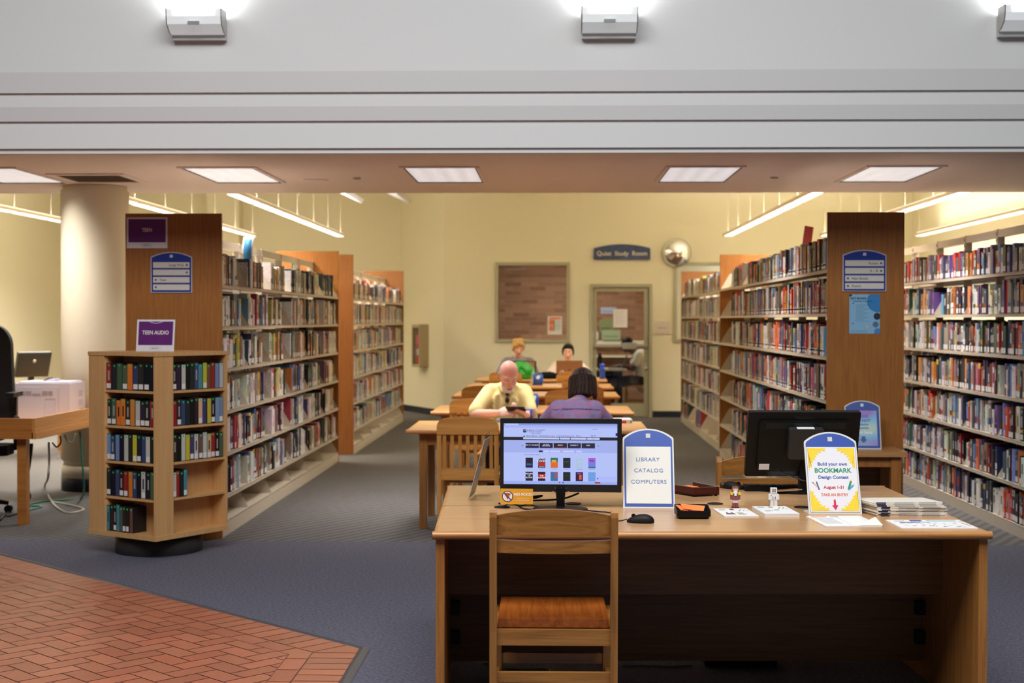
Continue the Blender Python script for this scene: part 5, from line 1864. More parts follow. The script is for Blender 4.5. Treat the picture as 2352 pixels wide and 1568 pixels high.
def laptop(label, x, y, z, rz, col, open_deg=105, w=0.36, d=0.245, screen=None):
    e = thing('laptop', label, 'laptop', (x, y, z), math.radians(rz), None)
    mm = plain('laptop_shell', col, 0.35, 0.3)
    MB().prism(rrect(w / 2, d / 2, 0.015), 0, 0.012, 'Z').build('keyboard_deck', mm, e)
    T = Matrix.Translation((0, -d / 2, 0.012)) @ Matrix.Rotation(math.radians(open_deg - 90), 4, 'X')
    MB().prism([(p[0], p[1] + d / 2) for p in rrect(w / 2, d / 2, 0.012)], -0.004, 0.003, 'Y', T=T).build('lid', mm, e)
    MB().box(-w / 2 + 0.01, w / 2 - 0.01, 0.0032, 0.0036, 0.012, d - 0.01, T=T).build('screen', screen or 'blackm', e)
    MB().box(-0.016, 0.016, -0.0046, -0.004, d * 0.42, d * 0.42 + 0.026, T=T).build('lid_mark', plain('lid_mark', tuple(c * 0.5 for c in col[:3]) + (1,), 0.3), e)
    return e


laptop('bronze laptop open in front of the dark haired reader', 0.215, 19.62, 0.74, 0, S(150, 112, 82))
lp = laptop('dark laptop with a painted pinkish reflection, open by the green bag', -0.42, 19.62, 0.74, 0, S(44, 40, 40), 108)
MB().box(0.02, 0.16, -0.0048, -0.0042, 0.08, 0.235, T=Matrix.Translation((0, -0.1225, 0.012)) @ Matrix.Rotation(math.radians(18), 4, 'X')).build('lid_reflection', plain('reflection_pink', S(196, 140, 120), 0.4), lp)  # pinkish reflection painted as a thin plate on the lid
laptop('grey laptop open on the study room desk', 1.02, 23.72, 0.74, 90, S(130, 142, 144), 112, 0.33, 0.23)

# crumpled green bag
def crumple(name, label, cat, c, r, col, seed, mat='gloss', amp=0.35):
    rg = random.Random(seed)
    dirs = [(Vector((rg.uniform(-1, 1), rg.uniform(-1, 1), rg.uniform(-1, 1))).normalized(), rg.uniform(0.5, 1.0), rg.uniform(3, 9), rg.uniform(0, 6)) for _ in range(9)]
    nu, nv = 36, 22
    vs, fs = [], []
    for j in range(nv + 1):
        t = PI * j / nv
        for i in range(nu):
            p = 2 * PI * i / nu
            v = Vector((math.sin(t) * math.cos(p), math.sin(t) * math.sin(p), -math.cos(t)))
            k = 1.0 + sum(a * amp * 0.22 * abs(math.sin(f * v.dot(d) + ph)) for d, a, f, ph in dirs) - amp * 0.6
            z = max(0.0, r[2] * (0.95 + v.z * k))
            vs.append((r[0] * v.x * k * (1.15 - 0.35 * (v.z + 1) / 2), r[1] * v.y * k, z))
    for j in range(nv):
        fs += [(j * nu + i, j * nu + (i + 1) % nu, (j + 1) * nu + (i + 1) % nu, (j + 1) * nu + i) for i in range(nu)]
    return tag(MB(col).add(vs, fs, col, False).build(name, mat, loc=c), label, cat)


crumple('plastic_bag', 'crumpled bright green bag on the last reading table', 'bag', (-0.45, 19.3, 0.74), (0.17, 0.1, 0.115), S(36, 150, 50), 4)
crumple('backpack', 'dark bag lying on the last table between the two laptops', 'bag', (-0.08, 19.5, 0.74), (0.15, 0.1, 0.045), S(26, 26, 28), 8, 'cloth')
crumple('plastic_bag', 'small white plastic bag hanging low beside the last tables', 'bag', (0.98, 18.3, 0.0), (0.13, 0.11, 0.11), S(200, 204, 204), 6)
bags = bpy.data.objects['plastic_bag.001']
bags['label'] = 'small white plastic bag on the carpet before the study room door'
bo = thing('water_bottle', 'blue water bottle on the last reading table by the door', 'bottle', (0.66, 19.4, 0.74), 0, 'water bottles')
MB().lathe([(0.034, 0), (0.037, 0.004), (0.037, 0.13), (0.034, 0.15), (0.03, 0.165)], n=24).build('bottle_body', plain('blue_bottle', S(40, 74, 160), 0.25), bo)
MB().lathe([(0.03, 0.165), (0.033, 0.168), (0.033, 0.195), (0.022, 0.21), (0.012, 0.212)], n=24).build('cap', plain('blue_cap', S(36, 60, 190), 0.3), bo)
b2 = thing('water_bottle', 'tall black bottle on the study room desk', 'bottle', (0.76, 23.5, 0.74), 0, 'water bottles')
MB().lathe([(0.036, 0), (0.038, 0.004), (0.038, 0.2), (0.03, 0.215)], n=24).build('bottle_body', 'blackm', b2)
MB().lathe([(0.026, 0.215), (0.028, 0.25), (0.014, 0.262)], n=24).build('cap', 'black', b2)
tag(MB().prism([(p[0], p[1]) for p in rrect(0.04, 0.025, 0.02)], 0, 0.02, 'Z').build('earbud_case', 'white', loc=(0.09, 17.45, 0.74), bevel=0.006), 'small white case lying on the fourth reading table', 'case')
tag(MB().tube(spline([(0.03, 19.3, 0.75), (0.1, 19.28, 0.85), (0.13, 19.24, 0.84), (0.09, 19.2, 0.76), (0.06, 19.07, 0.744), (0.05, 19.06, 0.6)]), 0.004).build('charging_cord', 'white'), 'white charging cord trailing off the last reading table', 'cord')

# desk in the study room
sd = thing('study_desk', 'pale topped desk inside the study room', 'desk', (0.0, 23.35, 0))
MB().box(-0.4, 1.2, 0, 0.75, 0.71, 0.74).build('desk_top', plain('pale_laminate', S(210, 198, 180), 0.4), sd, bevel=0.004)
for x in (-0.36, 1.08):
    MB().box(x, x + 0.05, 0.05, 0.7, 0, 0.71).build('side_panel', 'blackm', sd)
MB().box(-0.31, 1.08, 0.66, 0.69, 0.25, 0.71).build('back_panel', 'blackm', sd)

# sheets added to stand in for the door glass reflection; tubes on the ledge
for (nm, cat, l, x0, x1, y, z0, z1, c) in (('reflection_sheet', 'reflection stand-in', 'pale green sheet added for the door glass reflection, above the ledge', 0.84, 1.1, 26.19, 1.3, 1.56, S(140, 150, 104)),
                                    ('reflection_sheet', 'reflection stand-in', 'bluish white sheet added for the door glass reflection, high on the wall', 0.86, 1.15, 26.19, 1.66, 1.78, S(180, 186, 214)),
                                    ('reflection_sheet', 'reflection stand-in', 'grey green sheet added for the door glass reflection, standing on the ledge', 0.88, 1.22, 26.06, 1.18, 1.36, S(168, 186, 150))):
    o = thing(nm, l, cat, ((x0 + x1) / 2, y, z0), 0, 'sheets added for the door glass reflection')
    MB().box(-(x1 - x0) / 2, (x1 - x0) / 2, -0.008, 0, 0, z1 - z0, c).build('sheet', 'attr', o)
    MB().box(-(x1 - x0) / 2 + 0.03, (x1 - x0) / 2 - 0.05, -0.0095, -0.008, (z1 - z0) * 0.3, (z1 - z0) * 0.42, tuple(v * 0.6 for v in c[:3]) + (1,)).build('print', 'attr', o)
for i, (x, l) in enumerate(((0.70, 'white tube on the study room ledge nearest the hinge'), (0.79, 'white tube on the study room ledge beside the grey green reflection sheet'))):
    o = thing('glue_bottle', l, 'bottle', (x, 26.09, 1.17), 0, 'tubes on the ledge')
    MB().lathe([(0.028, 0), (0.03, 0.01), (0.03, 0.13), (0.016, 0.16)], n=16).build('bottle_body', 'white', o)
    MB().lathe([(0.016, 0.16), (0.016, 0.19), (0.004, 0.21)], n=16).build('cap', plain('cap_red', S(190, 90, 90), 0.5), o)

# ---------------------------------------------------------------- rear wall fittings
qs = thing('wall_sign', 'blue arched Quiet Study Room sign over the glazed door', 'sign', (1.078, YB, 2.504))
R_ = 0.8915
t_ = 0.062
Rr = (0.4455 ** 2 + t_ ** 2) / (2 * t_)
aa = math.degrees(math.asin(0.4455 / Rr))
pts = [(-0.4455, 0.0), (0.4455, 0.0)] + [(Rr * math.sin(math.radians(a)), 0.241 - Rr + Rr * math.cos(math.radians(a))) for a in [aa - 2 * aa * i / 16 for i in range(17)]]
MB().prism(pts, -0.05, -0.01, 'Y').build('board', plain('mottled_blue', S(44, 58, 98), 0.5, noise=0.5, nscale=12), qs, bevel=0.004)
MB().box(-0.3, 0.3, -0.012, 0, 0.03, 0.15).build('mount', 'alu', qs)
lettering('Quiet  Study  Room', 0.098, plain('sign_cream', S(226, 214, 196), 0.5), qs, (0, -0.0505, 0.092), bold=0.001, depth=0.004)
mr = thing('convex_mirror', 'round convex mirror on the rear wall above the second window', 'mirror', (1.945, YB, 2.61))
rc, rs = 0.225, 0.42
prof = [(rc * math.sin(PI / 2 * i / 10), -0.03 - 0.13 * math.cos(PI / 2 * i / 10)) for i in range(11)]
mb = MB()
mb.lathe([(r, z) for r, z in prof][::1] if False else [(max(r, 0.0005), -z) for r, z in prof[::-1]], n=40, T=Matrix.Translation((0, 0, 0)) @ Matrix.Rotation(PI / 2, 4, 'X'))
mb.build('mirror_dome', 'mirror', mr)
MB().lathe([(rc + 0.006, 0.02), (rc + 0.006, 0.036), (rc - 0.004, 0.04), (rc - 0.004, 0.02)], n=40, T=Matrix.Rotation(PI / 2, 4, 'X')).build('rim', 'alu', mr)
MB().cyl((0, 0, 0), (0, -0.03, 0), 0.05, n=16).build('bracket', 'alu', mr)
pl = thing('room_sign', 'small pale room plate on the wall beside the door', 'sign', (1.724, YB, 1.322))
MB().box(-0.118, 0.118, -0.02, 0, 0, 0.2).build('plate', plain('pale_plate', S(214, 204, 190), 0.5), pl, bevel=0.004)
lettering('Study Room', 0.03, plain('plate_grey', S(130, 122, 112), 0.6), pl, (0, -0.0205, 0.1), bold=0.0006)
nt_ = thing('door_notice', 'white paper notice taped on the study room door glass', 'notice', (1.058, YB + 0.045, 1.425))
MB().box(-0.112, 0.112, 0, 0.001, 0, 0.29).build('sheet', plain('notice_paper', S(232, 226, 224), 0.6), nt_)
k = MB()
for i in range(9):
    k.quad((-0.08, -0.0006, 0.25 - i * 0.025), (0.08 - (i % 3) * 0.02, -0.0006, 0.25 - i * 0.025), (0.08 - (i % 3) * 0.02, -0.0006, 0.256 - i * 0.025), (-0.08, -0.0006, 0.256 - i * 0.025), S(196, 180, 180))
k.build('print', 'attr', nt_)
po = thing('window_notice', 'white notice with orange panels in the corner of the study window', 'notice', (0.0165, YB + 0.052, 1.31))
MB().box(-0.115, 0.115, 0, 0.001, 0, 0.292).build('sheet', plain('notice_paper_b', S(234, 232, 228), 0.6), po)
k = MB()
for (x0, z0, x1, z1, c) in ((-0.09, 0.245, 0.09, 0.275, S(226, 120, 100)), (-0.09, 0.155, -0.015, 0.235, S(222, 110, 60)), (-0.09, 0.06, -0.015, 0.135, S(224, 120, 70)), (0.0, 0.16, 0.09, 0.23, S(214, 216, 216)), (0.0, 0.065, 0.09, 0.13, S(206, 214, 212)), (-0.09, 0.14, 0.09, 0.148, S(60, 140, 130)), (-0.015, 0.06, -0.002, 0.235, S(60, 140, 130))):
    k.quad((x0, -0.0006, z0), (x1, -0.0006, z0), (x1, -0.0006, z1), (x0, -0.0006, z1), c)
k.build('print', 'attr', po)

# extinguisher cabinet on the splayed wall
wd = Vector((-0.864, 1.70, 0)).normalized()
ang = math.atan2(wd.y, wd.x) + PI          # local +X runs along the wall towards the corner
ec = thing('extinguisher_cabinet', 'beige wall cabinet with a red fire extinguisher inside', 'cabinet', Vector((-1.756, YB, 0.765)) + wd * 0.81)
ec.rotation_euler = (0, 0, math.atan2(-wd.y, -wd.x))
Wd, Dp, Ht = 0.34, 0.15, 0.70
fm = plain('cabinet_beige', S(166, 146, 112), 0.5)
c = MB()
c.box(-Wd / 2, Wd / 2, -0.006, 0.0, 0, Ht)
c.box(-Wd / 2, -Wd / 2 + 0.012, -Dp, -0.006, 0, Ht).box(Wd / 2 - 0.012, Wd / 2, -Dp, -0.006, 0, Ht).box(-Wd / 2, Wd / 2, -Dp, -0.006, 0, 0.012).box(-Wd / 2, Wd / 2, -Dp, -0.006, Ht - 0.012, Ht)
c.build('cabinet_body', fm, ec, bevel=0.002)
MB().box(-Wd / 2 + 0.012, Wd / 2 - 0.012, -0.012, -0.006, 0.012, Ht - 0.012).build('liner', 'white', ec)
c = MB()
for a, b, z0, z1 in ((-Wd / 2, Wd / 2, 0, 0.05), (-Wd / 2, Wd / 2, Ht - 0.05, Ht), (-Wd / 2, -Wd / 2 + 0.03, 0.05, Ht - 0.05), (Wd / 2 - 0.03, Wd / 2, 0.05, Ht - 0.05)):
    c.box(a, b, -Dp - 0.014, -Dp, z0, z1)
dd = c.build('door', fm, ec, bevel=0.002)
MB().box(-Wd / 2 + 0.03, Wd / 2 - 0.03, -Dp - 0.008, -Dp - 0.005, 0.05, Ht - 0.05).build('pane', 'pane', dd)
fe = thing('fire_extinguisher', 'red fire extinguisher with a pink tag inside the wall cabinet', 'fire extinguisher', ec.location, 0)
fe.rotation_euler = ec.rotation_euler
MB().lathe([(0.0, 0.02), (0.062, 0.02), (0.065, 0.03), (0.065, 0.36), (0.05, 0.41), (0.022, 0.43), (0.022, 0.45), (0, 0.45)], (0, -0.08, 0), n=24).build('cylinder', plain('extinguisher_red', S(190, 30, 28), 0.3), fe)
MB().lathe([(0.0655, 0.2), (0.0655, 0.3)], (0, -0.08, 0), n=24).build('label', 'white', fe)
MB().box(-0.05, 0.05, -0.135, -0.125, 0.38, 0.53).build('tag', plain('tag_pink', S(236, 70, 130), 0.6), fe)
MB().box(-0.012, 0.012, -0.12, -0.03, 0.45, 0.49).box(-0.01, 0.01, -0.14, -0.03, 0.5, 0.515).build('handle', 'black', fe)


# ================================================================ signs on the oak end panels
def directory(label, x0, x1, z0, z1, Y, rows):
    e = thing('directory_sign', label, 'sign', ((x0 + x1) / 2, Y, z0), 0, None)
    w, h = x1 - x0, z1 - z0
    MB().prism(arch(w, h, 0.035), -0.008, 0, 'Y').build('backing', plain('sign_pale_edge', S(196, 190, 200), 0.5), e, bevel=0.001)
    MB().prism(arch(w - 0.014, h - 0.012, 0.034, 0.005), -0.0092, -0.008, 'Y').build('blue_border', plain('directory_blue', S(22, 48, 142), 0.45), e)
    MB().box(-0.011, 0.011, -0.0105, -0.0092, h - 0.04, h - 0.02).build('emblem', plain('emblem_pale', S(206, 206, 214), 0.5), e)
    for i, (t, rgt) in enumerate(rows):
        zt = h - 0.072 - i * 0.052
        r = MB().box(-w / 2 + 0.017, w / 2 - 0.017, -0.0105, -0.0092, zt - 0.04, zt).build('slot_strip', plain('strip_white', S(216, 212, 200), 0.55), e)
        bx = (w / 2 - 0.036) if rgt else (-w / 2 + 0.036)
        MB().box(bx - 0.006, bx + 0.006, -0.0112, -0.0105, zt - 0.026, zt - 0.014, S(24, 44, 110)).build('arrow_square', 'attr', r)
        if t:
            lettering(t, 0.0235, plain('strip_ink', S(70, 70, 66), 0.6), r, ((w / 2 - 0.058) if rgt else (-w / 2 + 0.062), -0.0106, zt - 0.021), align='RIGHT' if rgt else 'LEFT', depth=0.0003, bold=0.0002)
    return e


YL_, YR_ = 9.92, 9.85
directory('blue arched sign listing Large Print and Teen on the oak panel', -2.829, -2.537, 1.729, 2.015, YL_, [('Large Print', True), ('', True), ('Teen', False), ('', False)])
directory('blue arched sign listing Fiction and New Books on the oak panel', 1.983, 2.281, 1.741, 2.026, YR_, [('Fiction', True), ('A – B', True), ('New Books', False), ('Fiction', False)])
M['purple'] = plain('purple_sheet', S(98, 34, 112), 0.35, noise=0.1, nscale=10)


def purple_sign(label, loc, w, h, txt, rz=0.0, tilt=0.0, size=0.036):
    e = thing('purple_sign', label, 'sign', loc, rz, None)
    T = Matrix.Rotation(math.radians(-tilt), 4, 'X')
    MB().box(-w / 2, w / 2, -0.004, 0, 0, h, T=T).build('holder', 'white', e, bevel=0.001)
    MB().box(-w / 2 + 0.013, w / 2 - 0.012, -0.0052, -0.004, 0.042, h - 0.013, T=T).build('sheet', 'purple', e)
    rr = (PI / 2 - math.radians(tilt), 0, 0)
    lettering(txt, size, 'ink_white', e, T @ Vector((0, -0.0054, h * 0.585)), rr, bold=0.0004, sx=0.86)
    lettering('LIBRARY', 0.015, plain('logo_ink', S(90, 96, 120), 0.6), e, T @ Vector((0, -0.0044, 0.021)), rr, depth=0.0002)
    b = MB()
    for a, b1, z0, z1 in ((-0.036, 0.036, 0.0325, 0.0335), (-0.036, 0.036, 0.0105, 0.0115), (-0.036, -0.035, 0.0115, 0.0325), (0.035, 0.036, 0.0115, 0.0325)):
        b.box(a, b1, -0.0046, -0.004, z0, z1, S(150, 160, 190), T=T)
    b.build('logo_frame', 'attr', e)
    return e, T


purple_sign('purple TEEN sign at the top corner of the oak panel', (-2.856, YL_, 2.041), 0.288, 0.217, 'TEEN')
ps_, T = purple_sign('purple TEEN AUDIO sign standing on the audiobook carousel', tuple(gz(356, 807, 1.33)), 0.258, 0.212, 'TEEN AUDIO', math.radians(-4), 8)
MB().box(-0.12, 0.12, -0.03, 0.05, 0, 0.003).build('foot', 'acrylic', ps_)
n = 12
cr = [(-0.05 + 0.1 * i / n, 0.2 - 0.012 * math.sin(PI * i / n)) for i in range(n + 1)]
k = MB(S(226, 220, 230))
for i in range(n):
    a, b = cr[i], cr[i + 1]
    k.add([T @ Vector((p[0], -0.0056, p[1] + dz)) for p, dz in ((a, -0.002), (b, -0.002), (b, 0.001), (a, 0.001))], [(0, 1, 2, 3)], S(226, 220, 230))
k.build('thumb_notch', 'attr', ps_)

fl = thing('flyer', 'light blue flyer with darker circles on the fiction end panel', 'flyer', (2.136, YR_, 1.451))
w, h = 0.209, 0.269
MB().box(-w / 2, w / 2, -0.0015, 0, 0, h).build('sheet', plain('flyer_blue', S(140, 190, 222), 0.4), fl)
k = MB()


def cdisc(mb, cx, cz, r, y, c):
    n = 32
    pts = [(min(w / 2, max(-w / 2, cx + r * math.cos(2 * PI * i / n))), y, min(h, max(0, cz + r * math.sin(2 * PI * i / n)))) for i in range(n)]
    mb.poly(pts, c)


cdisc(k, 0.09, 0.222, 0.075, -0.0021, S(58, 132, 196))
cdisc(k, 0.085, 0.119, 0.024, -0.0025, S(46, 50, 70))
cdisc(k, 0.075, 0.063, 0.02, -0.0025, S(92, 120, 150))
cdisc(k, 0.09, 0.012, 0.025, -0.0021, S(72, 140, 206))
cdisc(k, -0.1, 0.268, 0.014, -0.0021, S(46, 50, 70))
for x, z in ((-0.079, 0.206), (-0.08, 0.069)):
    cdisc(k, x, z, 0.0045, -0.0021, S(50, 60, 90))
cdisc(k, 0.017, 0.045, 0.008, -0.0021, S(226, 190, 120))
for i in range(13):
    k.quad((-0.06, -0.0021, 0.198 - i * 0.0095), (0.03 - 0.02 * (i % 3), -0.0021, 0.198 - i * 0.0095), (0.03 - 0.02 * (i % 3), -0.0021, 0.2005 - i * 0.0095), (-0.06, -0.0021, 0.2005 - i * 0.0095), S(110, 152, 186))
for i in range(2):
    k.quad((-0.095, -0.0021, 0.018 - i * 0.009), (0.02, -0.0021, 0.018 - i * 0.009), (0.02, -0.0021, 0.0205 - i * 0.009), (-0.095, -0.0021, 0.0205 - i * 0.009), S(116, 156, 188))
k.build('print', 'attr', fl)
lettering('GOT BOOKS?', 0.0185, plain('flyer_ink', S(50, 72, 110), 0.6), fl, (-0.098, -0.0026, 0.2415), align='LEFT', bold=0.0006, sx=0.98)
lettering('DONATE THEM TO YOUR LIBRARY', 0.0085, plain('flyer_ink_b', S(60, 86, 126), 0.6), fl, (-0.08, -0.003, 0.222), align='LEFT', bold=0.0002)

# return shelf in front of the fiction end panel, with its sign
rs_ = thing('return_table', 'small oak table against the fiction end panel holding a blue sign', 'table', (2.1, 9.845, 0))
MB().box(-0.27, 0.235, -0.40, 0, 0.64, 0.675).build('table_top', 'oak_x', rs_, bevel=0.006)
for x in (-0.235, 0.135):
    MB().box(x, x + 0.065, -0.37, -0.32, 0, 0.64).build('leg', 'panel', rs_, bevel=0.003)
    MB().box(x, x + 0.065, -0.06, -0.01, 0, 0.64).build('leg', 'panel', rs_, bevel=0.003)
MB().box(-0.17, 0.135, -0.03, -0.012, 0.1, 0.64).build('back_panel', 'desk_side', rs_)
MB().box(-0.17, 0.135, -0.36, -0.34, 0.57, 0.64).build('apron', 'panel', rs_)
q = gz(1984, 1028, 0.675)
sg = thing('return_sign', 'arched blue sign with a pastel DO NOT reshelve sheet on the return table', 'sign', (2.085, 9.62, 0.675), math.radians(-3))
T = Matrix.Translation((0, 0, 0.004)) @ Matrix.Rotation(math.radians(-16), 4, 'X')
ww, hh = 0.235, 0.332
MB().prism(arch(ww, hh, 0.04), 0.0, 0.006, 'Y', T=T).build('backing', PALE, sg, bevel=0.001)
MB().prism(arch(ww - 0.013, hh - 0.012, 0.039, 0.005), -0.0012, 0.0, 'Y', T=T).build('blue_border', BLUE, sg)
MB().box(-0.01, 0.01, -0.0022, -0.001, hh - 0.042, hh - 0.022, T=T).build('emblem', 'white', sg)
MB().box(-ww / 2, ww / 2, 0.0, 0.1, 0.0, 0.004).build('foot', PALE, sg)


def pastel():
    m, nt, b = new_mat('pastel_gradient_sheet')
    tc = nt.nodes.new('ShaderNodeTexCoord')
    n = nt.nodes.new('ShaderNodeTexNoise')
    n.inputs['Scale'].default_value = 6
    n.inputs['Detail'].default_value = 0
    nt.links.new(tc.outputs['Object'], n.inputs['Vector'])
    r = nt.nodes.new('ShaderNodeValToRGB')
    r.color_ramp.elements[0].position = 0.3
    r.color_ramp.elements[0].color = S(160, 130, 210)
    r.color_ramp.elements[1].position = 0.7
    r.color_ramp.elements[1].color = S(214, 226, 190)
    e_ = r.color_ramp.elements.new(0.5)
    e_.color = S(130, 200, 240)
    nt.links.new(n.outputs['Fac'], r.inputs['Fac'])
    nt.links.new(r.outputs['Color'], b.inputs['Base Color'])
    return m


MB().box(-0.092, 0.094, -0.0022, -0.001, 0.02, 0.262, T=T).build('sheet', pastel(), sg)
rx = (PI / 2 - math.radians(16), 0, 0)
for t, s_, z, c in (('PLEASE', 0.024, 0.222, S(110, 110, 170)), ('DO NOT', 0.026, 0.192, S(90, 100, 160)), ('reshelve', 0.021, 0.166, S(100, 120, 180)), ('materials.', 0.021, 0.142, S(100, 120, 180)), ('Place here', 0.029, 0.11, S(244, 244, 250))):
    lettering(t, s_, plain('sheet_ink', c, 0.5), sg, T @ Vector((0.0, -0.0026, z)), rx, bold=0.0005)
MB().prism([(-0.012, 0.084), (0.014, 0.084), (0.014, 0.064), (0.026, 0.064), (0.001, 0.038), (-0.024, 0.064), (-0.012, 0.064)], -0.0028, -0.0024, 'Y', T=T, col=S(84, 96, 150)).build('arrow', 'attr', sg)

# flag cards on top of the bookcases
o = thing('shelf_flag', 'curved blue and white card clipped to the large print top rail', 'sign', (-2.46, 11.42, 2.02))
for nm, c, rr_, a0, a1, hw_ in (('card', S(226, 230, 236), 0.16, -42, 52, 0.042), ('blue_panel', S(70, 150, 206), 0.1615, -24, 44, 0.03)):
    p_ = arc(0.1, 0.06, rr_, 180 - a0, 180 - a1, 12)
    MB(c).prism(p_ + [(p[0] + 0.0012, p[1]) for p in p_[::-1]], -hw_, hw_, 'X', c, True).build(nm, 'attr', o)
tag(MB().box(-0.0015, 0.0015, -0.05, 0.05, 0, 0.19, S(190, 70, 60)).build('shelf_flag', 'attr', loc=(2.06, 11.7, 2.12), rot=(math.radians(10), 0, math.radians(35))), 'red card standing up on top of the fiction bookcase', 'sign')
tag(MB().box(-0.03, 0.03, -0.012, 0.012, 0, 0.25, S(196, 60, 70)).build('shelf_flag', 'attr', loc=(-2.42, 18.1, 1.79)), 'red marker standing on the far bookcase top shelf', 'sign')
for nm, x, y, c, l in (('sticky_note', -2.39, 12.95, S(90, 214, 110), 'green note sticking up from a large print book'), ('sticky_note', -2.39, 13.3, S(226, 170, 230), 'pink note sticking up from a large print book')):
    tag(MB().box(-0.001, 0.001, -0.035, 0.035, 0, 0.045, c).build(nm, 'attr', loc=(x, y, 2.012)), l, 'note', 'notes on the large print top shelf')

# ================================================================ audiobook carousel
CC = Vector((-2.635, 9.415))
CR = math.radians(-32)
car = thing('audiobook_carousel', 'revolving maple audiobook rack before the TEEN end panel', 'carousel', (CC.x, CC.y, 0), CR)
hs = 0.322
MB().lathe([(0.28, 0), (0.285, 0.004), (0.285, 0.125)], n=48).build('drum_base', 'darkdrum', car)
MB().box(-hs, hs, -hs, hs, 0.125, 0.155).build('bottom_board', 'maple', car, bevel=0.004)
MB().box(-hs, hs, -hs, hs, 1.305, 1.33).build('top_board', 'maple', car, bevel=0.004)
bz, tz = 0.155, 1.305
LV_C = [bz + i * 0.2315 for i in range(5)]
# pinwheel: on each side a wide post panel on the left, an open bay beside it
for q in range(4):
    Rm = Matrix.Rotation(q * PI / 2, 4, 'Z')
    post = MB().box(-hs + 0.004, -hs + 0.155, -hs + 0.004, -hs + 0.022, bz, tz, T=Rm)
    post.build('post_panel', 'maple', car, bevel=0.002)
    MB().box(-hs + 0.137, -hs + 0.155, -hs + 0.022, 0.14, bz, tz, T=Rm).build('partition', 'maple', car, bevel=0.001)
    for i in range(1, 5):
        MB().box(-hs + 0.155, hs - 0.022, -hs + 0.012, -hs + 0.155, LV_C[i] - 0.016, LV_C[i], T=Rm).build('shelf', 'maple', car, bevel=0.001)
    MB().box(-hs + 0.155, hs - 0.02, -hs + 0.155, -hs + 0.167, bz, tz, T=Rm).build('bay_back', 'maple', car)
PALC = [(36, 44, 40), (30, 30, 34), (44, 40, 36), (74, 96, 78), (222, 128, 50), (200, 196, 190), (60, 70, 110), (150, 40, 40), (50, 36, 56), (120, 150, 190), (200, 190, 60), (110, 84, 64), (70, 140, 150), (24, 24, 28), (90, 170, 80)]
CN = [((36, 44, 40), 'dark green'), ((30, 30, 34), 'black'), ((44, 40, 36), 'charcoal'), ((74, 96, 78), 'green'), ((222, 128, 50), 'orange'), ((200, 196, 190), 'white'), ((60, 70, 110), 'blue'), ((150, 40, 40), 'red'), ((50, 36, 56), 'plum'), ((120, 150, 190), 'pale blue'), ((200, 190, 60), 'yellow'), ((110, 84, 64), 'brown'), ((70, 140, 150), 'teal'), ((90, 170, 80), 'bright green'), ((214, 176, 140), 'tan')]
faces = {0: [(2, [13, 3, 0, 3, 4, 6, 3, 13]), (1, [])], 1: []}
ROWS = {  # colours seen in the photo, top row first; face 0 is the one turned towards the computer table
    3: [],
    0: [[7, 0, 3, 3, 4, 6, 2, 13, 13], [0, 3, 4, 4, 2, 4, 5, 8, 2, 7], [9, 6, 9, 13, 5, 2, 10, 0, 6, 5, 2], [0, 13, 6, 2, 7, 4, 6, 13, 5, 0, 3], [12, 2, 13, 12, 3, 2, 2, 11]],
    1: [[0, 8, 5, 13, 0, 6, 12, 10, 11, 7, 9, 5], [7, 8, 6, 0, 13, 2, 14, 6, 10, 13, 9, 9], [0, 13, 5, 10, 6, 5, 11, 5, 14, 7, 13, 3], [5, 7, 0, 12], []]}
FN = {0: 'post side facing the computer table', 1: 'open side facing the desks'}
PALC2 = PALC[:14] + [(214, 176, 140)]
rc_ = random.Random(8)
lev_names = ['top shelf', 'second shelf', 'middle shelf', 'fourth shelf', 'bottom shelf']
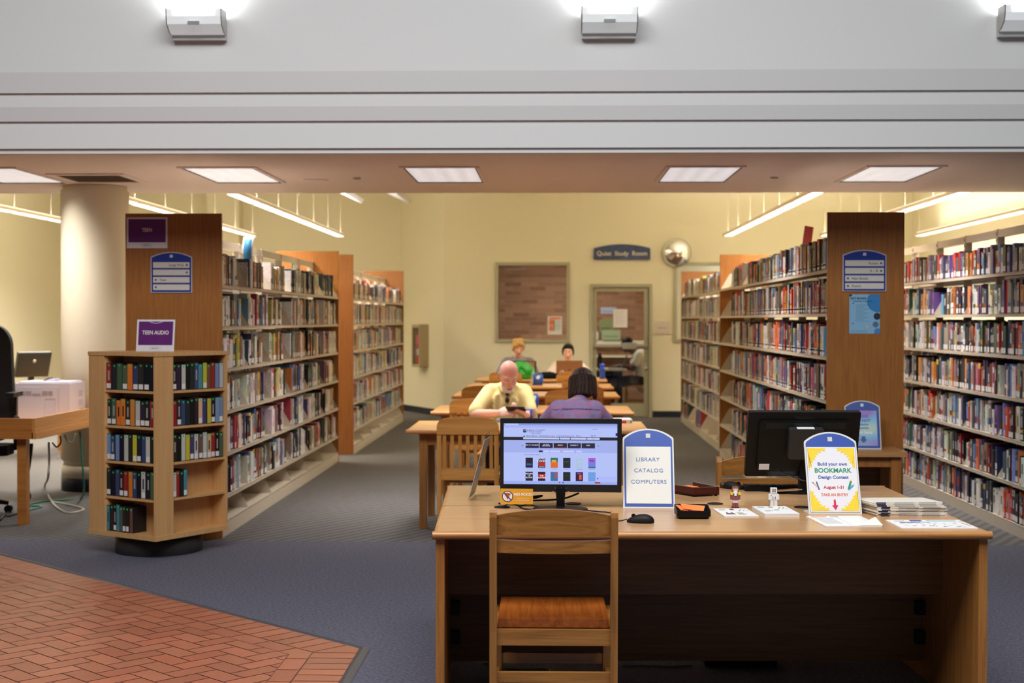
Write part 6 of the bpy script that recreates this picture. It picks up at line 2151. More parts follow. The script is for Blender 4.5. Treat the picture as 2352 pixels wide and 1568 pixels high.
for fi, rows in ((0, ROWS[0]), (1, ROWS[1])):
    Rm = Matrix.Rotation(CR + fi * PI / 2, 4, 'Z')
    for r, cols in enumerate(rows):
        z = LV_C[4 - r] + 0.0005
        n = len(cols)
        if not n:
            continue
        wtot = 2 * hs - 0.155 - 0.022 - 0.012
        t = min(0.030, wtot / n - 0.0008) if n < 9 else wtot / n - 0.0008
        if n <= 4:
            t = 0.03
        for i, ci in enumerate(cols):
            c = tuple(max(8, min(240, v + rc_.randint(-8, 8))) for v in PALC2[ci])
            u = -hs + 0.161 + i * (t + 0.0008)
            p = Rm @ Vector((u, -hs + 0.016 + rc_.uniform(0, 0.006), 0))
            h = 0.172 + rc_.uniform(-0.006, 0.008)
            o = MB(S(*c))
            o.box(0, t, 0, 0.125, 0, h, S(30, 30, 32))
            o.quad((0.0015, -0.0006, 0.004), (t - 0.0015, -0.0006, 0.004), (t - 0.0015, -0.0006, h - 0.004), (0.0015, -0.0006, h - 0.004), S(*c))
            if rc_.random() < 0.35:
                k = S(170, 166, 158) if sum(c) < 330 else S(40, 36, 40)
                o.quad((t * 0.35, -0.0009, h * 0.35), (t * 0.65, -0.0009, h * 0.35), (t * 0.65, -0.0009, h * 0.72), (t * 0.35, -0.0009, h * 0.72), k)
            ob = o.build('audiobook_case', 'gloss', loc=(CC.x + p.x, CC.y + p.y, z), rot=(0, 0, CR + fi * PI / 2))
            cname = min(CN, key=lambda q: sum((a - b) ** 2 for a, b in zip(q[0], c)))[1]
            tag(ob, f'{cname} audiobook case, {ORD[i]} from left, {lev_names[r]}, {"left" if fi == 0 else "right"} side of the carousel', 'audiobook', 'audiobooks on the carousel')
            n2 = 12
            MB(S(60, 200, 110)).poly([(t / 2 + 0.0065 * math.cos(2 * PI * q / n2), -0.0012, h - 0.016 + 0.0065 * math.sin(2 * PI * q / n2)) for q in range(n2)], S(60, 200, 110)).build('dot_sticker', 'attr', ob)
            if rc_.random() < 0.4:
                MB().quad((t * 0.1, -0.0011, 0.01), (t * 0.9, -0.0011, 0.01), (t * 0.9, -0.0011, 0.042), (t * 0.1, -0.0011, 0.042), S(232, 230, 226)).build('spine_label', 'attr', ob)

# ================================================================ computer table with the printer
wt = thing('computer_table', 'oak computer table with a raised rim and cables below', 'table', (-3.87, 10.46, 0))
tp = MB()
tp.box(-1.75, 0, 0, 0.5, 0.655, 0.70).box(-0.36, 0, 0.5, 1.4, 0.655, 0.70).box(-1.75, 0, 1.4, 1.98, 0.655, 0.70)
tp.build('table_top', 'table_top', wt)
M['rim_x'] = wood('oak_rim_x', S(188, 122, 58), S(160, 98, 42), 'X', rough=0.32, scale=0.7)
M['rim_y'] = wood('oak_rim_y', S(208, 146, 76), S(188, 124, 58), 'Y', rough=0.32, scale=0.7)
MB().box(-1.75, 0.0, -0.022, 0, 0.70, 0.806).box(-1.75, 0.008, -0.028, 0.0, 0.652, 0.70).build('rim', 'rim_x', wt, bevel=0.003)
MB().box(0.0, 0.022, -0.022, 1.98, 0.70, 0.806).box(0.0, 0.03, -0.028, 1.98, 0.652, 0.70).build('rim', 'rim_y', wt, bevel=0.003)
MB().box(-0.145, -0.075, 0.06, 0.13, 0, 0.655).build('leg', 'rim_x', wt, bevel=0.004)
MB().box(-0.145, -0.075, 1.83, 1.9, 0, 0.655).build('leg', 'rim_x', wt, bevel=0.004)
MB().box(-1.7, -1.63, 0.06, 0.13, 0, 0.655).build('leg', 'rim_x', wt, bevel=0.004)
MB().box(-0.3, -0.06, 0.3, 1.5, 0.628, 0.655).build('cable_tray', 'black', wt)

pn = thing('printer', 'white office printer on the computer table before the column', 'printer', (-4.36, 12.0, 0.70), math.radians(1))
PWd, PDp, PHt = 0.47, 0.42, 0.295
LIL = plain('printer_white', S(208, 203, 213), 0.4)
MB().box(-PWd / 2, PWd / 2, 0, PDp, 0, PHt).build('printer_body', LIL, pn, bevel=0.008)
MB().box(-PWd / 2 + 0.035, PWd / 2 - 0.1, -0.004, 0.01, 0.0, PHt - 0.03).build('rear_door', LIL, pn, bevel=0.002)
MB().box(PWd / 2 - 0.085, PWd / 2 - 0.012, -0.003, 0.01, 0.0, PHt - 0.03).build('side_door', LIL, pn, bevel=0.002)
g = MB()
for x0, x1 in ((-0.18, -0.15), (-0.14, -0.095), (0.0, 0.045), (0.055, 0.085)):
    i = 0
    while x0 + i * 0.007 < x1:
        g.box(x0 + i * 0.007, x0 + i * 0.007 + 0.004, -0.0052, -0.004, PHt - 0.105, PHt - 0.065, S(150, 140, 150))
        i += 1
g.build('vent_grille', 'attr', pn)
MB().box(-0.085, -0.012, -0.0055, -0.004, PHt - 0.105, PHt - 0.085, S(170, 158, 166)).build('handle', 'attr', pn)
MB().box(-PWd / 2 + 0.02, PWd / 2 - 0.02, 0.02, PDp - 0.02, PHt, PHt + 0.012).build('top_tray', LIL, pn, bevel=0.004)
g = MB()
for z in (0.09, 0.17):
    for i in range(8):
        g.box(PWd / 2, PWd / 2 + 0.0012, 0.24 + i * 0.014, 0.247 + i * 0.014, z, z + 0.055, S(190, 184, 196))
g.build('side_vent', 'attr', pn)
MB().prism([(0.2, 0.045), (0.36, 0.055), (0.36, 0.065), (0.2, 0.055)], PWd / 2, PWd / 2 + 0.002, 'X', S(90, 84, 84)).build('side_handle', 'attr', pn)
tag(MB().prism([(0, 0), (0.05, 0.02), (0.11, 0.028), (0.1, 0.0)], 0, 0.1, 'Y', S(220, 222, 236)).prism([(-0.012, 0), (0, 0.0), (0.05, 0.028), (0.04, 0.03)], 0, 0.1, 'Y', S(40, 42, 50)).build('paper_scoop', 'attr', loc=(-4.4, 12.15, 1.008)), 'small dark edged curled card on top of the printer', 'card')
ca = thing('card_stand', 'clear card stand between the printer and the table rim', 'card stand', (-4.05, 11.3, 0.70), math.radians(4))
MB().prism([(0, 0), (0.003, 0), (0.033, 0.205), (0.03, 0.205)], -0.042, 0.042, 'X').build('front_sheet', 'acrylic', ca)
MB().box(-0.042, 0.042, -0.03, 0.08, 0, 0.003).build('foot', 'acrylic', ca)
MB().prism([(0.004, 0.06), (0.0055, 0.06), (0.029, 0.19), (0.0275, 0.19)], -0.038, 0.038, 'X').build('card', plain('card_pinkish', S(226, 216, 224), 0.6), ca)
sn = thing('barcode_scanner', 'black barcode scanner lying on the computer table', 'scanner', (-4.1, 10.62, 0.70), math.radians(12))
MB().prism([(-0.2, 0), (0.05, 0), (0.07, 0.03), (0.05, 0.065), (0.0, 0.055), (-0.05, 0.09), (-0.2, 0.085)], -0.03, 0.03, 'Y').build('scanner_body', 'black', sn, bevel=0.01)
MB().ell((0.04, 0, 0.06), (0.035, 0.034, 0.055)).build('scanner_head', 'blackm', sn)

oc = thing('office_chair', 'black office chair behind the computer table, cut by the photo edge', 'chair', (-4.56, 11.2, 0), math.radians(8))
bk_ = [(0.0, 0.56), (0.05, 0.56), (0.1, 0.9), (0.13, 1.3), (0.14, 1.5), (0.10, 1.52), (0.06, 1.3), (0.03, 0.9)]
out = rounded(-0.25, 0.25, 0.56, 1.50, 0.16, 8)
mb = MB()
mb.prism([(p[0] * (1.0 - 0.2 * max(0, (p[1] - 0.9))), p[1]) for p in out], 0, 0.09, 'Y')
mb.build('backrest', 'fabric_black', oc, bevel=0.02, seg=3)
MB().prism([(p[0], p[1]) for p in [(x, y) for x, y in arc(0.18, -0.18, 0.07, 0, -90, 5) + arc(-0.18, -0.18, 0.07, 270, 180, 5) + arc(-0.18, 0.0, 0.07, 180, 90, 5) + arc(0.18, 0.0, 0.07, 90, 0, 5)]][::-1], 0.47, 0.55, 'Z').build('seat', 'fabric_black', oc, bevel=0.015)
for s in (-1, 1):
    MB().box(s * 0.245, s * 0.31, -0.26, 0.05, 0.93, 0.965).build('armrest', 'blackm', oc, bevel=0.012)
    MB().box(s * 0.26, s * 0.285, -0.06, -0.01, 0.5, 0.94).build('arm_post', 'black', oc, bevel=0.006)
MB().cyl((0, -0.08, 0.1), (0, -0.08, 0.48), 0.03).build('gas_column', 'black', oc)
for i in range(5):
    a = 2 * PI * i / 5 + 0.3
    b = MB().tube([(0, -0.08, 0.12), (0.22 * math.cos(a), -0.08 + 0.22 * math.sin(a), 0.075)], [0.024, 0.016]).build('base_leg', 'black', oc)
    MB().cyl((0.22 * math.cos(a), -0.105 + 0.22 * math.sin(a), 0.03), (0.22 * math.cos(a), -0.055 + 0.22 * math.sin(a), 0.03), 0.03, n=16).build('caster', 'black', b)

# far monitor beyond the printer
fd = thing('computer_table', 'low oak table beyond the printer with the far monitor', 'table', (-6.05, 15.5, 0))
MB().box(-0.6, 0.7, 0, 0.7, 0.70, 0.735).build('table_top', 'table_top', fd, bevel=0.004)
for x in (-0.55, 0.6):
    for y in (0.05, 0.6):
        MB().box(x, x + 0.05, y, y + 0.05, 0, 0.70).build('leg', 'rim_x', fd)
fm_ = thing('monitor', 'dark monitor seen from behind on the far table beside the side wall', 'monitor', (-5.86, 15.8, 0.735), math.radians(48))
T = Matrix.Translation((0, 0, 0.16)) @ Matrix.Rotation(math.radians(18), 4, 'X')
MB().prism(rounded(-0.2, 0.2, 0, 0.29, 0.01), 0, 0.04, 'Y', T=T).build('monitor_case', plain('greenish_black', S(36, 35, 28), 0.5), fm_, bevel=0.005)
MB().box(-0.18, 0.18, -0.004, 0, 0.03, 0.25, T=T).build('back_cover', plain('green_black_b', S(30, 30, 24), 0.6), fm_)
MB().lathe([(0.02, 0), (0.02, 0.002)], n=16, T=T @ Matrix.Translation((0, -0.005, 0.19)) @ Matrix.Rotation(PI / 2, 4, 'X')).build('logo', 'alu', fm_)
MB().box(-0.03, 0.03, 0.0, 0.03, 0.0, 0.22).build('neck', 'black', fm_)
MB().prism(rrect(0.12, 0.09, 0.03), 0, 0.012, 'Z').build('foot', 'black', fm_)

# cables under the computer table
f_ = lambda x, y: gz(x, y, 0.006)
g_ = lambda x, y, Y=10.9: gy(x, y, Y)
for i, (dx, r) in enumerate(((0, .012), (6, .009), (-5, .008), (3, .006))):
    cb_([g_(68 + dx, 1018), g_(66 + dx, 1040), g_(62 + dx, 1070), g_(57 + dx, 1100), g_(55 + dx * 1.6, 1125), g_(60 + dx * 1.5, 1140), g_(55 + dx, 1158)], r, 'cable',
        ('thick black cable of the bundle beside the table leg', 'black cable on the outer side of the bundle by the table leg', 'black cable on the leg side of the bundle', 'thin black cable wound round the bundle')[i])
cb_([g_(183, 990, 11.6), g_(188, 1040, 11.6), g_(191, 1090, 11.6), g_(193, 1120, 11.7), f_(186, 1143), f_(150, 1148), f_(110, 1150), f_(62, 1160), f_(95, 1163), f_(50, 1176)], 0.008, 'cable_green', 'green cable dropping from the table rim and trailing over the carpet')
cb_([g_(112, 1015, 11.2), g_(113, 1060, 11.2), g_(110, 1098, 11.2), f_(103, 1118), f_(118, 1150), f_(135, 1168), f_(160, 1178), f_(192, 1170), f_(170, 1162), f_(122, 1152)], 0.009, 'cable_grey', 'pale grey cable looping on the carpet below the table')
cb_([g_(148, 998, 11.3), g_(155, 1012, 11.3), g_(166, 1015, 11.3), g_(173, 995, 11.3)], 0.007, 'cable_grey', 'grey cable hanging in a loop under the table edge')
cb_([g_(138, 1000, 11.2), g_(140, 1015, 11.2), g_(130, 1026, 11.2), g_(120, 1016, 11.2)], 0.007, 'cable', 'black cable coil hanging under the cable tray')
cb_([f_(0, 1195), f_(25, 1168), f_(18, 1185), f_(60, 1172)], 0.007, 'cable', 'black cable lying on the carpet by the table leg')
# ================================================================ people
def blob(parts, voxel, iters=6, factor=0.5):
    """one continuous skin over capsules and ellipsoids: [('c', p0, p1, r0, r1)], [('e', centre, radii, matrix)]"""
    mb = MB()
    for p in parts:
        if p[0] == 'c':
            a, b = Vector(p[1]), Vector(p[2])
            n = 5
            L = (b - a).length
            k = max(2, int(L / 0.02))
            mb.tube([a + (b - a) * (i / k) for i in range(k + 1)], [p[3] + (p[4] - p[3]) * (i / k) for i in range(k + 1)], 14)
            mb.ell(a, (p[3],) * 3, 14, 10)
            mb.ell(b, (p[4],) * 3, 14, 10)
        else:
            T = Matrix.Translation(p[1]) @ (p[3].to_4x4() if len(p) > 3 and p[3] is not None else Matrix.Identity(4))
            mb.ell((0, 0, 0), p[2], 22, 14, None, T)
    me = mb.mesh('tmp')
    o = bpy.data.objects.new('tmp', me)
    COL.objects.link(o)
    md = o.modifiers.new('r', 'REMESH')
    md.mode = 'VOXEL'
    md.voxel_size = voxel
    sm = o.modifiers.new('s', 'SMOOTH')
    sm.factor = factor
    sm.iterations = iters
    dg = bpy.context.evaluated_depsgraph_get()
    out = bpy.data.meshes.new_from_object(o.evaluated_get(dg))
    bpy.data.objects.remove(o)
    bpy.data.meshes.remove(me)
    for pl in out.polygons:
        pl.use_smooth = True
    return out


def paint(me, fn, mat):
    a = me.color_attributes.new('Col', 'FLOAT_COLOR', 'POINT')
    for i, v in enumerate(me.vertices):
        a.data[i].color = fn(v.co)
    me.materials.clear()
    me.materials.append(M[mat])
    return me


def mixc(a, b, t):
    t = max(0.0, min(1.0, t))
    return tuple(x + (y - x) * t for x, y in zip(a, b))


def head_parts(H, beard=False):
    """H maps head space (x right, -y face, z up, centre of the skull at 0) to body space"""
    R = H.to_3x3()
    P = lambda x, y, z: H @ Vector((x, y, z))
    out = [('e', P(0, 0.012, 0.035), (0.076, 0.095, 0.092), R), ('e', P(0, -0.03, 0.0), (0.068, 0.062, 0.085), R), ('e', P(0, -0.036, -0.055), (0.054, 0.052, 0.058), R),
           ('e', P(0, -0.062, -0.09), (0.024, 0.022, 0.02), R), ('c', P(0, -0.092, 0.012), P(0, -0.108, -0.028), 0.009, 0.014), ('e', P(-0.011, -0.098, -0.03), (0.009, 0.011, 0.008), R), ('e', P(0.011, -0.098, -0.03), (0.009, 0.011, 0.008), R),
           ('c', P(-0.038, -0.078, 0.03), P(-0.012, -0.088, 0.028), 0.009, 0.008), ('c', P(0.038, -0.078, 0.03), P(0.012, -0.088, 0.028), 0.009, 0.008),
           ('c', P(-0.016, -0.084, -0.056), P(0.016, -0.084, -0.056), 0.006, 0.006), ('c', P(-0.014, -0.083, -0.066), P(0.014, -0.083, -0.066), 0.006, 0.006),
           ('e', P(-0.04, -0.066, -0.016), (0.02, 0.02, 0.018), R), ('e', P(0.04, -0.066, -0.016), (0.02, 0.02, 0.018), R)]
    for s in (-1, 1):
        out.append(('e', P(s * 0.077, 0.012, -0.002), (0.009, 0.02, 0.032), R))
    if beard:
        out += [('e', P(0, -0.055, -0.085), (0.05, 0.05, 0.045), R), ('e', P(0, -0.07, -0.11), (0.032, 0.034, 0.03), R), ('c', P(-0.025, -0.088, -0.047), P(0.025, -0.088, -0.047), 0.011, 0.011)]
    return out


def hand_parts(wrist, d, n, s, curl=0.5, size=1.0):
    """palm, five bent fingers; d points along the hand, n out of the back of the hand, s = +1 thumb on d x n side"""
    d, n = Vector(d).normalized(), Vector(n).normalized()
    w = d.cross(n).normalized() * s
    n = w.cross(d).normalized() * s
    W = Vector(wrist)
    out = []
    R = Matrix((w, d, n)).transposed()
    pc = W + d * 0.045 * size
    out.append(('e', pc, (0.041 * size, 0.052 * size, 0.016 * size), R))
    for i, (x, L) in enumerate(((0.03, 0.07), (0.011, 0.078), (-0.009, 0.073), (-0.028, 0.058))):
        a = W + (d * 0.085 + w * x) * size
        b = a + (d * math.cos(curl * 0.6) - n * math.sin(curl * 0.6)) * L * 0.45 * size
        c = b + (d * math.cos(curl * 1.5) - n * math.sin(curl * 1.5)) * L * 0.3 * size
        e = c + (d * math.cos(curl * 2.4) - n * math.sin(curl * 2.4)) * L * 0.27 * size
        out += [('c', W + (d * 0.05 + w * x * 0.8) * size, a, 0.010 * size, 0.0092 * size), ('c', a, b, 0.0092 * size, 0.0085 * size), ('c', b, c, 0.0085 * size, 0.008 * size), ('c', c, e, 0.008 * size, 0.0068 * size)]
    t0 = W + (d * 0.02 + w * 0.03) * size
    t1 = t0 + (d * 0.03 + w * 0.022 - n * 0.008) * size
    t2 = t1 + (d * 0.03 + w * 0.004 - n * 0.014) * size
    out += [('c', t0, t1, 0.0125 * size, 0.0105 * size), ('c', t1, t2, 0.0105 * size, 0.0085 * size)]
    return out


def face_bits(e, H, eye=(60, 46, 40), brow=(90, 70, 50), lids=True, parent=None):
    for s in (-1, 1):
        k = MB(S(228, 220, 214))
        T = H @ Matrix.Translation((s * 0.03, -0.0765, 0.012))
        k.ell((0, 0, 0), (0.012, 0.011, 0.0075), 14, 10, S(226, 216, 210), T)
        k.ell((0, -0.0065, -0.001), (0.0055, 0.006, 0.0055), 12, 8, S(*eye), T)
        k.build('eye', 'gloss', parent or e)
        b = MB(S(*brow))
        b.tube([H @ Vector((s * 0.013, -0.0945, 0.033)), H @ Vector((s * 0.03, -0.09, 0.039)), H @ Vector((s * 0.046, -0.077, 0.034))], [0.004, 0.0046, 0.003], 8, S(*brow))
        b.build('eyebrow', 'hair', parent or e)


def person(label, loc, rz, skin_parts, skin_fn, garments, H, brow, eye, face=True, voxel=0.0065):
    me = paint(blob(skin_parts, voxel, 4), skin_fn, 'skin')
    me.name = 'person'
    e = link('person', me, None, loc, (0, 0, rz))
    tag(e, label, 'person')
    for nm, parts, fn, vox, it, mat in garments:
        g = paint(blob(parts, vox, it), fn, mat)
        g.name = nm
        link(nm, g, e)
    if face:
        face_bits(e, H, eye, brow)
    return e


def HM(c, pitch=0, yaw=0, roll=0):
    return Matrix.Translation(c) @ Matrix.Rotation(math.radians(yaw), 4, 'Z') @ Matrix.Rotation(math.radians(pitch), 4, 'X') @ Matrix.Rotation(math.radians(roll), 4, 'Y')


def legs(parts, hip=0.09, seat=0.5, knee_y=-0.43, r=0.078, foot=True):
    for s in (-1, 1):
        parts += [('c', (s * hip, 0.02, seat + 0.03), (s * (hip + 0.03), knee_y, seat + 0.005), r, r * 0.75), ('c', (s * (hip + 0.03), knee_y, seat), (s * (hip + 0.02), knee_y - 0.02, 0.1), r * 0.68, r * 0.5)]
        if foot:
            parts += [('c', (s * (hip + 0.02), knee_y + 0.01, 0.05), (s * (hip + 0.03), knee_y - 0.17, 0.035), 0.042, 0.032)]
    return parts


SK1, SK1r, SK1d = S(234, 180, 160), S(218, 144, 130), S(178, 120, 106)
WHT = S(214, 206, 196)

# ---- reader in the yellow polo shirt
hc = Vector((0.005, -0.135, 1.085))
H = HM(hc, 30, 14, 3)
Hi = H.inverted()
el_l, el_r = Vector((-0.262, -0.20, 0.785)), Vector((0.178, -0.19, 0.785))
wr_l, wr_r = Vector((-0.065, -0.40, 0.805)), Vector((0.155, -0.41, 0.795))
sk = head_parts(H, True)
sk += [('c', (0.0, -0.015, 0.97), hc + Vector((0, 0.03, -0.05)), 0.062, 0.058), ('e', (0, 0.03, 0.9), (0.17, 0.1, 0.1), None), ('c', (0, 0.06, 0.55), (0, 0.03, 0.9), 0.13, 0.13),
       ('c', (-0.17, -0.01, 0.945), el_l, 0.05, 0.042), ('c', (0.15, -0.01, 0.945), el_r, 0.05, 0.042),
       ('c', el_l, wr_l, 0.041, 0.028), ('c', el_r, wr_r, 0.041, 0.028)]
sk += hand_parts(wr_l, (0.95, -0.12, 0.12), (-0.1, -0.75, 0.6), -1, 0.75)
sk += hand_parts(wr_r, (-0.75, -0.25, 0.35), (0.35, -0.2, -0.9), -1, 0.7)
legs(sk)


def fn(co):
    h = Hi @ co
    if h.length < 0.2 and co.z > 0.9:
        c = mixc(SK1, SK1r, 0.35 + 3 * max(0, h.z) if h.z > 0.05 else 0.25)
        if h.z < -0.035 and h.y < 0.03 and h.z > -0.16:                       # short white beard and moustache
            c = mixc(c, WHT, min(1, (-0.035 - h.z) * 40))
        if abs(h.x) < 0.019 and -0.069 < h.z < -0.056 and h.y < -0.07:
            c = S(176, 104, 98)
        if h.y > -0.005 and h.z > -0.06 and h.z < 0.07 + 0.25 * max(0, h.y - 0.02) and abs(h.x) > 0.045 - 0.3 * max(0, h.y):      # cropped grey side hair
            c = mixc(c, S(150, 138, 132), 0.75)
        if -0.045 < h.z < 0.0 and abs(h.x) < 0.018 and h.y < -0.1:
            c = mixc(c, SK1r, 0.6)
        if 0.004 < h.z < 0.018 and 0.016 < abs(h.x) < 0.046 and h.y < -0.06:
            c = mixc(c, SK1d, 0.6)
        return c
    if co.z < 0.74:
        return S(40, 42, 52)
    return SK1


YEL = S(240, 224, 160)
shirt = [('c', (0, 0.07, 0.5), (0, 0.03, 0.86), 0.168, 0.158), ('e', (-0.005, 0.02, 0.90), (0.19, 0.13, 0.115), None), ('c', (-0.13, 0.0, 0.955), (0.115, 0.0, 0.955), 0.07, 0.07), ('c', (0, 0.01, 0.94), (0, -0.005, 1.0), 0.09, 0.07),
         ('c', (-0.155, -0.005, 0.945), Vector((-0.155, -0.005, 0.945)).lerp(el_l, 0.86), 0.068, 0.07), ('c', (0.135, -0.005, 0.945), Vector((0.135, -0.005, 0.945)).lerp(el_r, 0.86), 0.068, 0.07),
         ('c', (-0.09, -0.1, 0.93), (-0.12, -0.1, 0.7), 0.02, 0.012), ('c', (0.06, -0.12, 0.9), (0.09, -0.1, 0.66), 0.018, 0.012), ('c', (-0.2, -0.1, 0.86), (-0.13, -0.07, 0.84), 0.016, 0.01)]
collar = [('c', (math.cos(a) * 0.078, 0.0 + math.sin(a) * 0.07 - 0.015, 1.005 + 0.02 * math.sin(a)), (math.cos(a + 0.4) * 0.078, math.sin(a + 0.4) * 0.07 - 0.015, 1.005 + 0.02 * math.sin(a + 0.4)), 0.016, 0.016) for a in [-1.2 + 0.4 * i for i in range(14)]]
collar += [('c', (-0.066, -0.085, 1.0), (-0.04, -0.125, 0.955), 0.016, 0.008), ('c', (0.066, -0.085, 1.0), (0.045, -0.128, 0.955), 0.016, 0.008)]


def yfn(co):
    f = 0.5 + 0.5 * math.sin(co.x * 46 + 2.4 * math.sin(co.z * 15 + co.x * 9))
    return mixc(YEL, S(232, 214, 148), f * 0.5)


man = person('person in a pale yellow polo shirt with a white beard, looking down at a phone', (-0.372, 11.62, 0), 0, sk, fn,
             [('polo_shirt', shirt, yfn, 0.009, 4, 'cloth'), ('collar', collar, lambda co: S(236, 218, 152), 0.005, 2, 'cloth')], H, (196, 176, 160), (60, 44, 40), voxel=0.0058)
MB(S(24, 22, 22)).box(-0.017, 0.017, -0.156, -0.146, 0.845, 0.935, S(24, 22, 22), T=Matrix.Rotation(math.radians(-3), 4, 'X')).ell((0.0, -0.166, 0.95), (0.021, 0.012, 0.022), 16, 10, S(20, 20, 22)).ell((-0.002, -0.162, 0.895), (0.019, 0.012, 0.024), 16, 10, S(20, 20, 22)).build('sunglasses', 'gloss', man)
ph = thing('phone', 'black phone held up by the reader in the yellow shirt', 'phone', (-0.372 + 0.075, 11.62 - 0.455, 0.838), math.radians(-6))
MB().prism([(p[0], p[1]) for p in rrect(0.045, 0.075, 0.01)], 0, 0.009, 'Z', T=Matrix.Rotation(math.radians(84), 4, 'Z') @ Matrix.Rotation(math.radians(22), 4, 'Y')).build('phone_case', 'black', ph)
MB().prism([(p[0], p[1]) for p in rrect(0.041, 0.07, 0.008)], 0.0091, 0.0094, 'Z', T=Matrix.Rotation(math.radians(84), 4, 'Z') @ Matrix.Rotation(math.radians(22), 4, 'Y')).build('screen', plain('phone_screen', S(60, 70, 90), 0.1), ph)

# ---- reader in the purple top, seen from behind (built facing -Y, turned round)
hc = Vector((-0.045, -0.15, 1.065))
H = HM(hc, 26, 0, 0)
Hi = H.inverted()
el_l, el_r = Vector((-0.225, -0.13, 0.80)), Vector((0.225, -0.13, 0.80))
wr_l, wr_r = Vector((-0.1, -0.36, 0.775)), Vector((0.1, -0.36, 0.775))
sk = head_parts(H)
sk += [('c', (-0.02, -0.03, 0.95), hc + Vector((0, 0.035, -0.05)), 0.056, 0.054), ('e', (0, 0.02, 0.88), (0.16, 0.1, 0.1), None), ('c', (0, 0.06, 0.55), (0, 0.02, 0.88), 0.13, 0.12),
       ('c', (-0.145, -0.02, 0.915), el_l, 0.05, 0.042), ('c', (0.145, -0.02, 0.915), el_r, 0.05, 0.042), ('c', el_l, wr_l, 0.04, 0.027), ('c', el_r, wr_r, 0.04, 0.027)]
sk += hand_parts(wr_l, (0.7, -0.7, -0.05), (0, 0, 1), 1, 0.45, 0.93)
sk += hand_parts(wr_r, (-0.7, -0.7, -0.05), (0, 0, 1), -1, 0.45, 0.93)
legs(sk)
SK2 = S(216, 168, 146)
PUR = [S(180, 152, 206), S(154, 148, 204), S(204, 138, 182), S(148, 160, 206), S(172, 134, 190)]


def pfn(co):
    t = math.sin(co.z * 210 + 5 * math.sin(co.x * 7)) + 0.8 * math.sin(co.z * 95 + co.x * 11 + 2 * math.sin(co.x * 23)) + 0.7 * math.sin(co.x * 17 + co.z * 310)
    k = (t / 2.5 + 1) * 2
    i = int(max(0, min(3.99, k)))
    c = mixc(PUR[i], PUR[i + 1], k - i)
    if abs(co.z - (0.925 - 0.55 * co.x * co.x)) < 0.003 and co.y > 0 and abs(co.x) < 0.17:
        c = S(60, 46, 84)
    return c


shirt = [('c', (0, 0.07, 0.5), (0, 0.045, 0.84), 0.172, 0.155), ('e', (0, 0.03, 0.86), (0.185, 0.125, 0.11), None), ('c', (-0.115, -0.005, 0.915), (0.115, -0.005, 0.915), 0.066, 0.066), ('c', (-0.01, 0.01, 0.9), (-0.02, -0.01, 0.955), 0.09, 0.062),
         ('c', (-0.13, -0.01, 0.91), Vector((-0.13, -0.01, 0.91)).lerp(el_l, 0.85), 0.066, 0.062), ('c', (0.13, -0.01, 0.91), Vector((0.13, -0.01, 0.91)).lerp(el_r, 0.85), 0.066, 0.062)]
hair = [('e', H @ Vector((0, 0.022, 0.045)), (0.088, 0.1, 0.09), H.to_3x3()), ('e', H @ Vector((0, 0.045, -0.02)), (0.092, 0.08, 0.095), H.to_3x3())]
for i in range(11):
    a = math.radians(-12 + 204 * i / 10)
    x, y = 0.082 * math.cos(a), 0.03 + 0.078 * math.sin(a)
    hair.append(('c', H @ Vector((x * 0.95, y, 0.04)), H @ Vector((x * 1.1, y + 0.014, -0.098)), 0.025, 0.016))


def hfn(c1, c2):
    return lambda co: mixc(c1, c2, 0.5 + 0.5 * math.sin(co.x * 260 + 3 * math.sin(co.z * 30)))


w2 = person('person in a mottled purple top with a dark brown bob, seen from behind', (0.16, 10.03, 0), PI, sk, lambda co: S(60, 62, 74) if co.z < 0.7 else SK2,
            [('purple_top', shirt, pfn, 0.009, 4, 'cloth'), ('hair', hair, hfn(S(44, 32, 28), S(70, 50, 42)), 0.0065, 3, 'hair')], H, (70, 50, 40), (60, 44, 40))

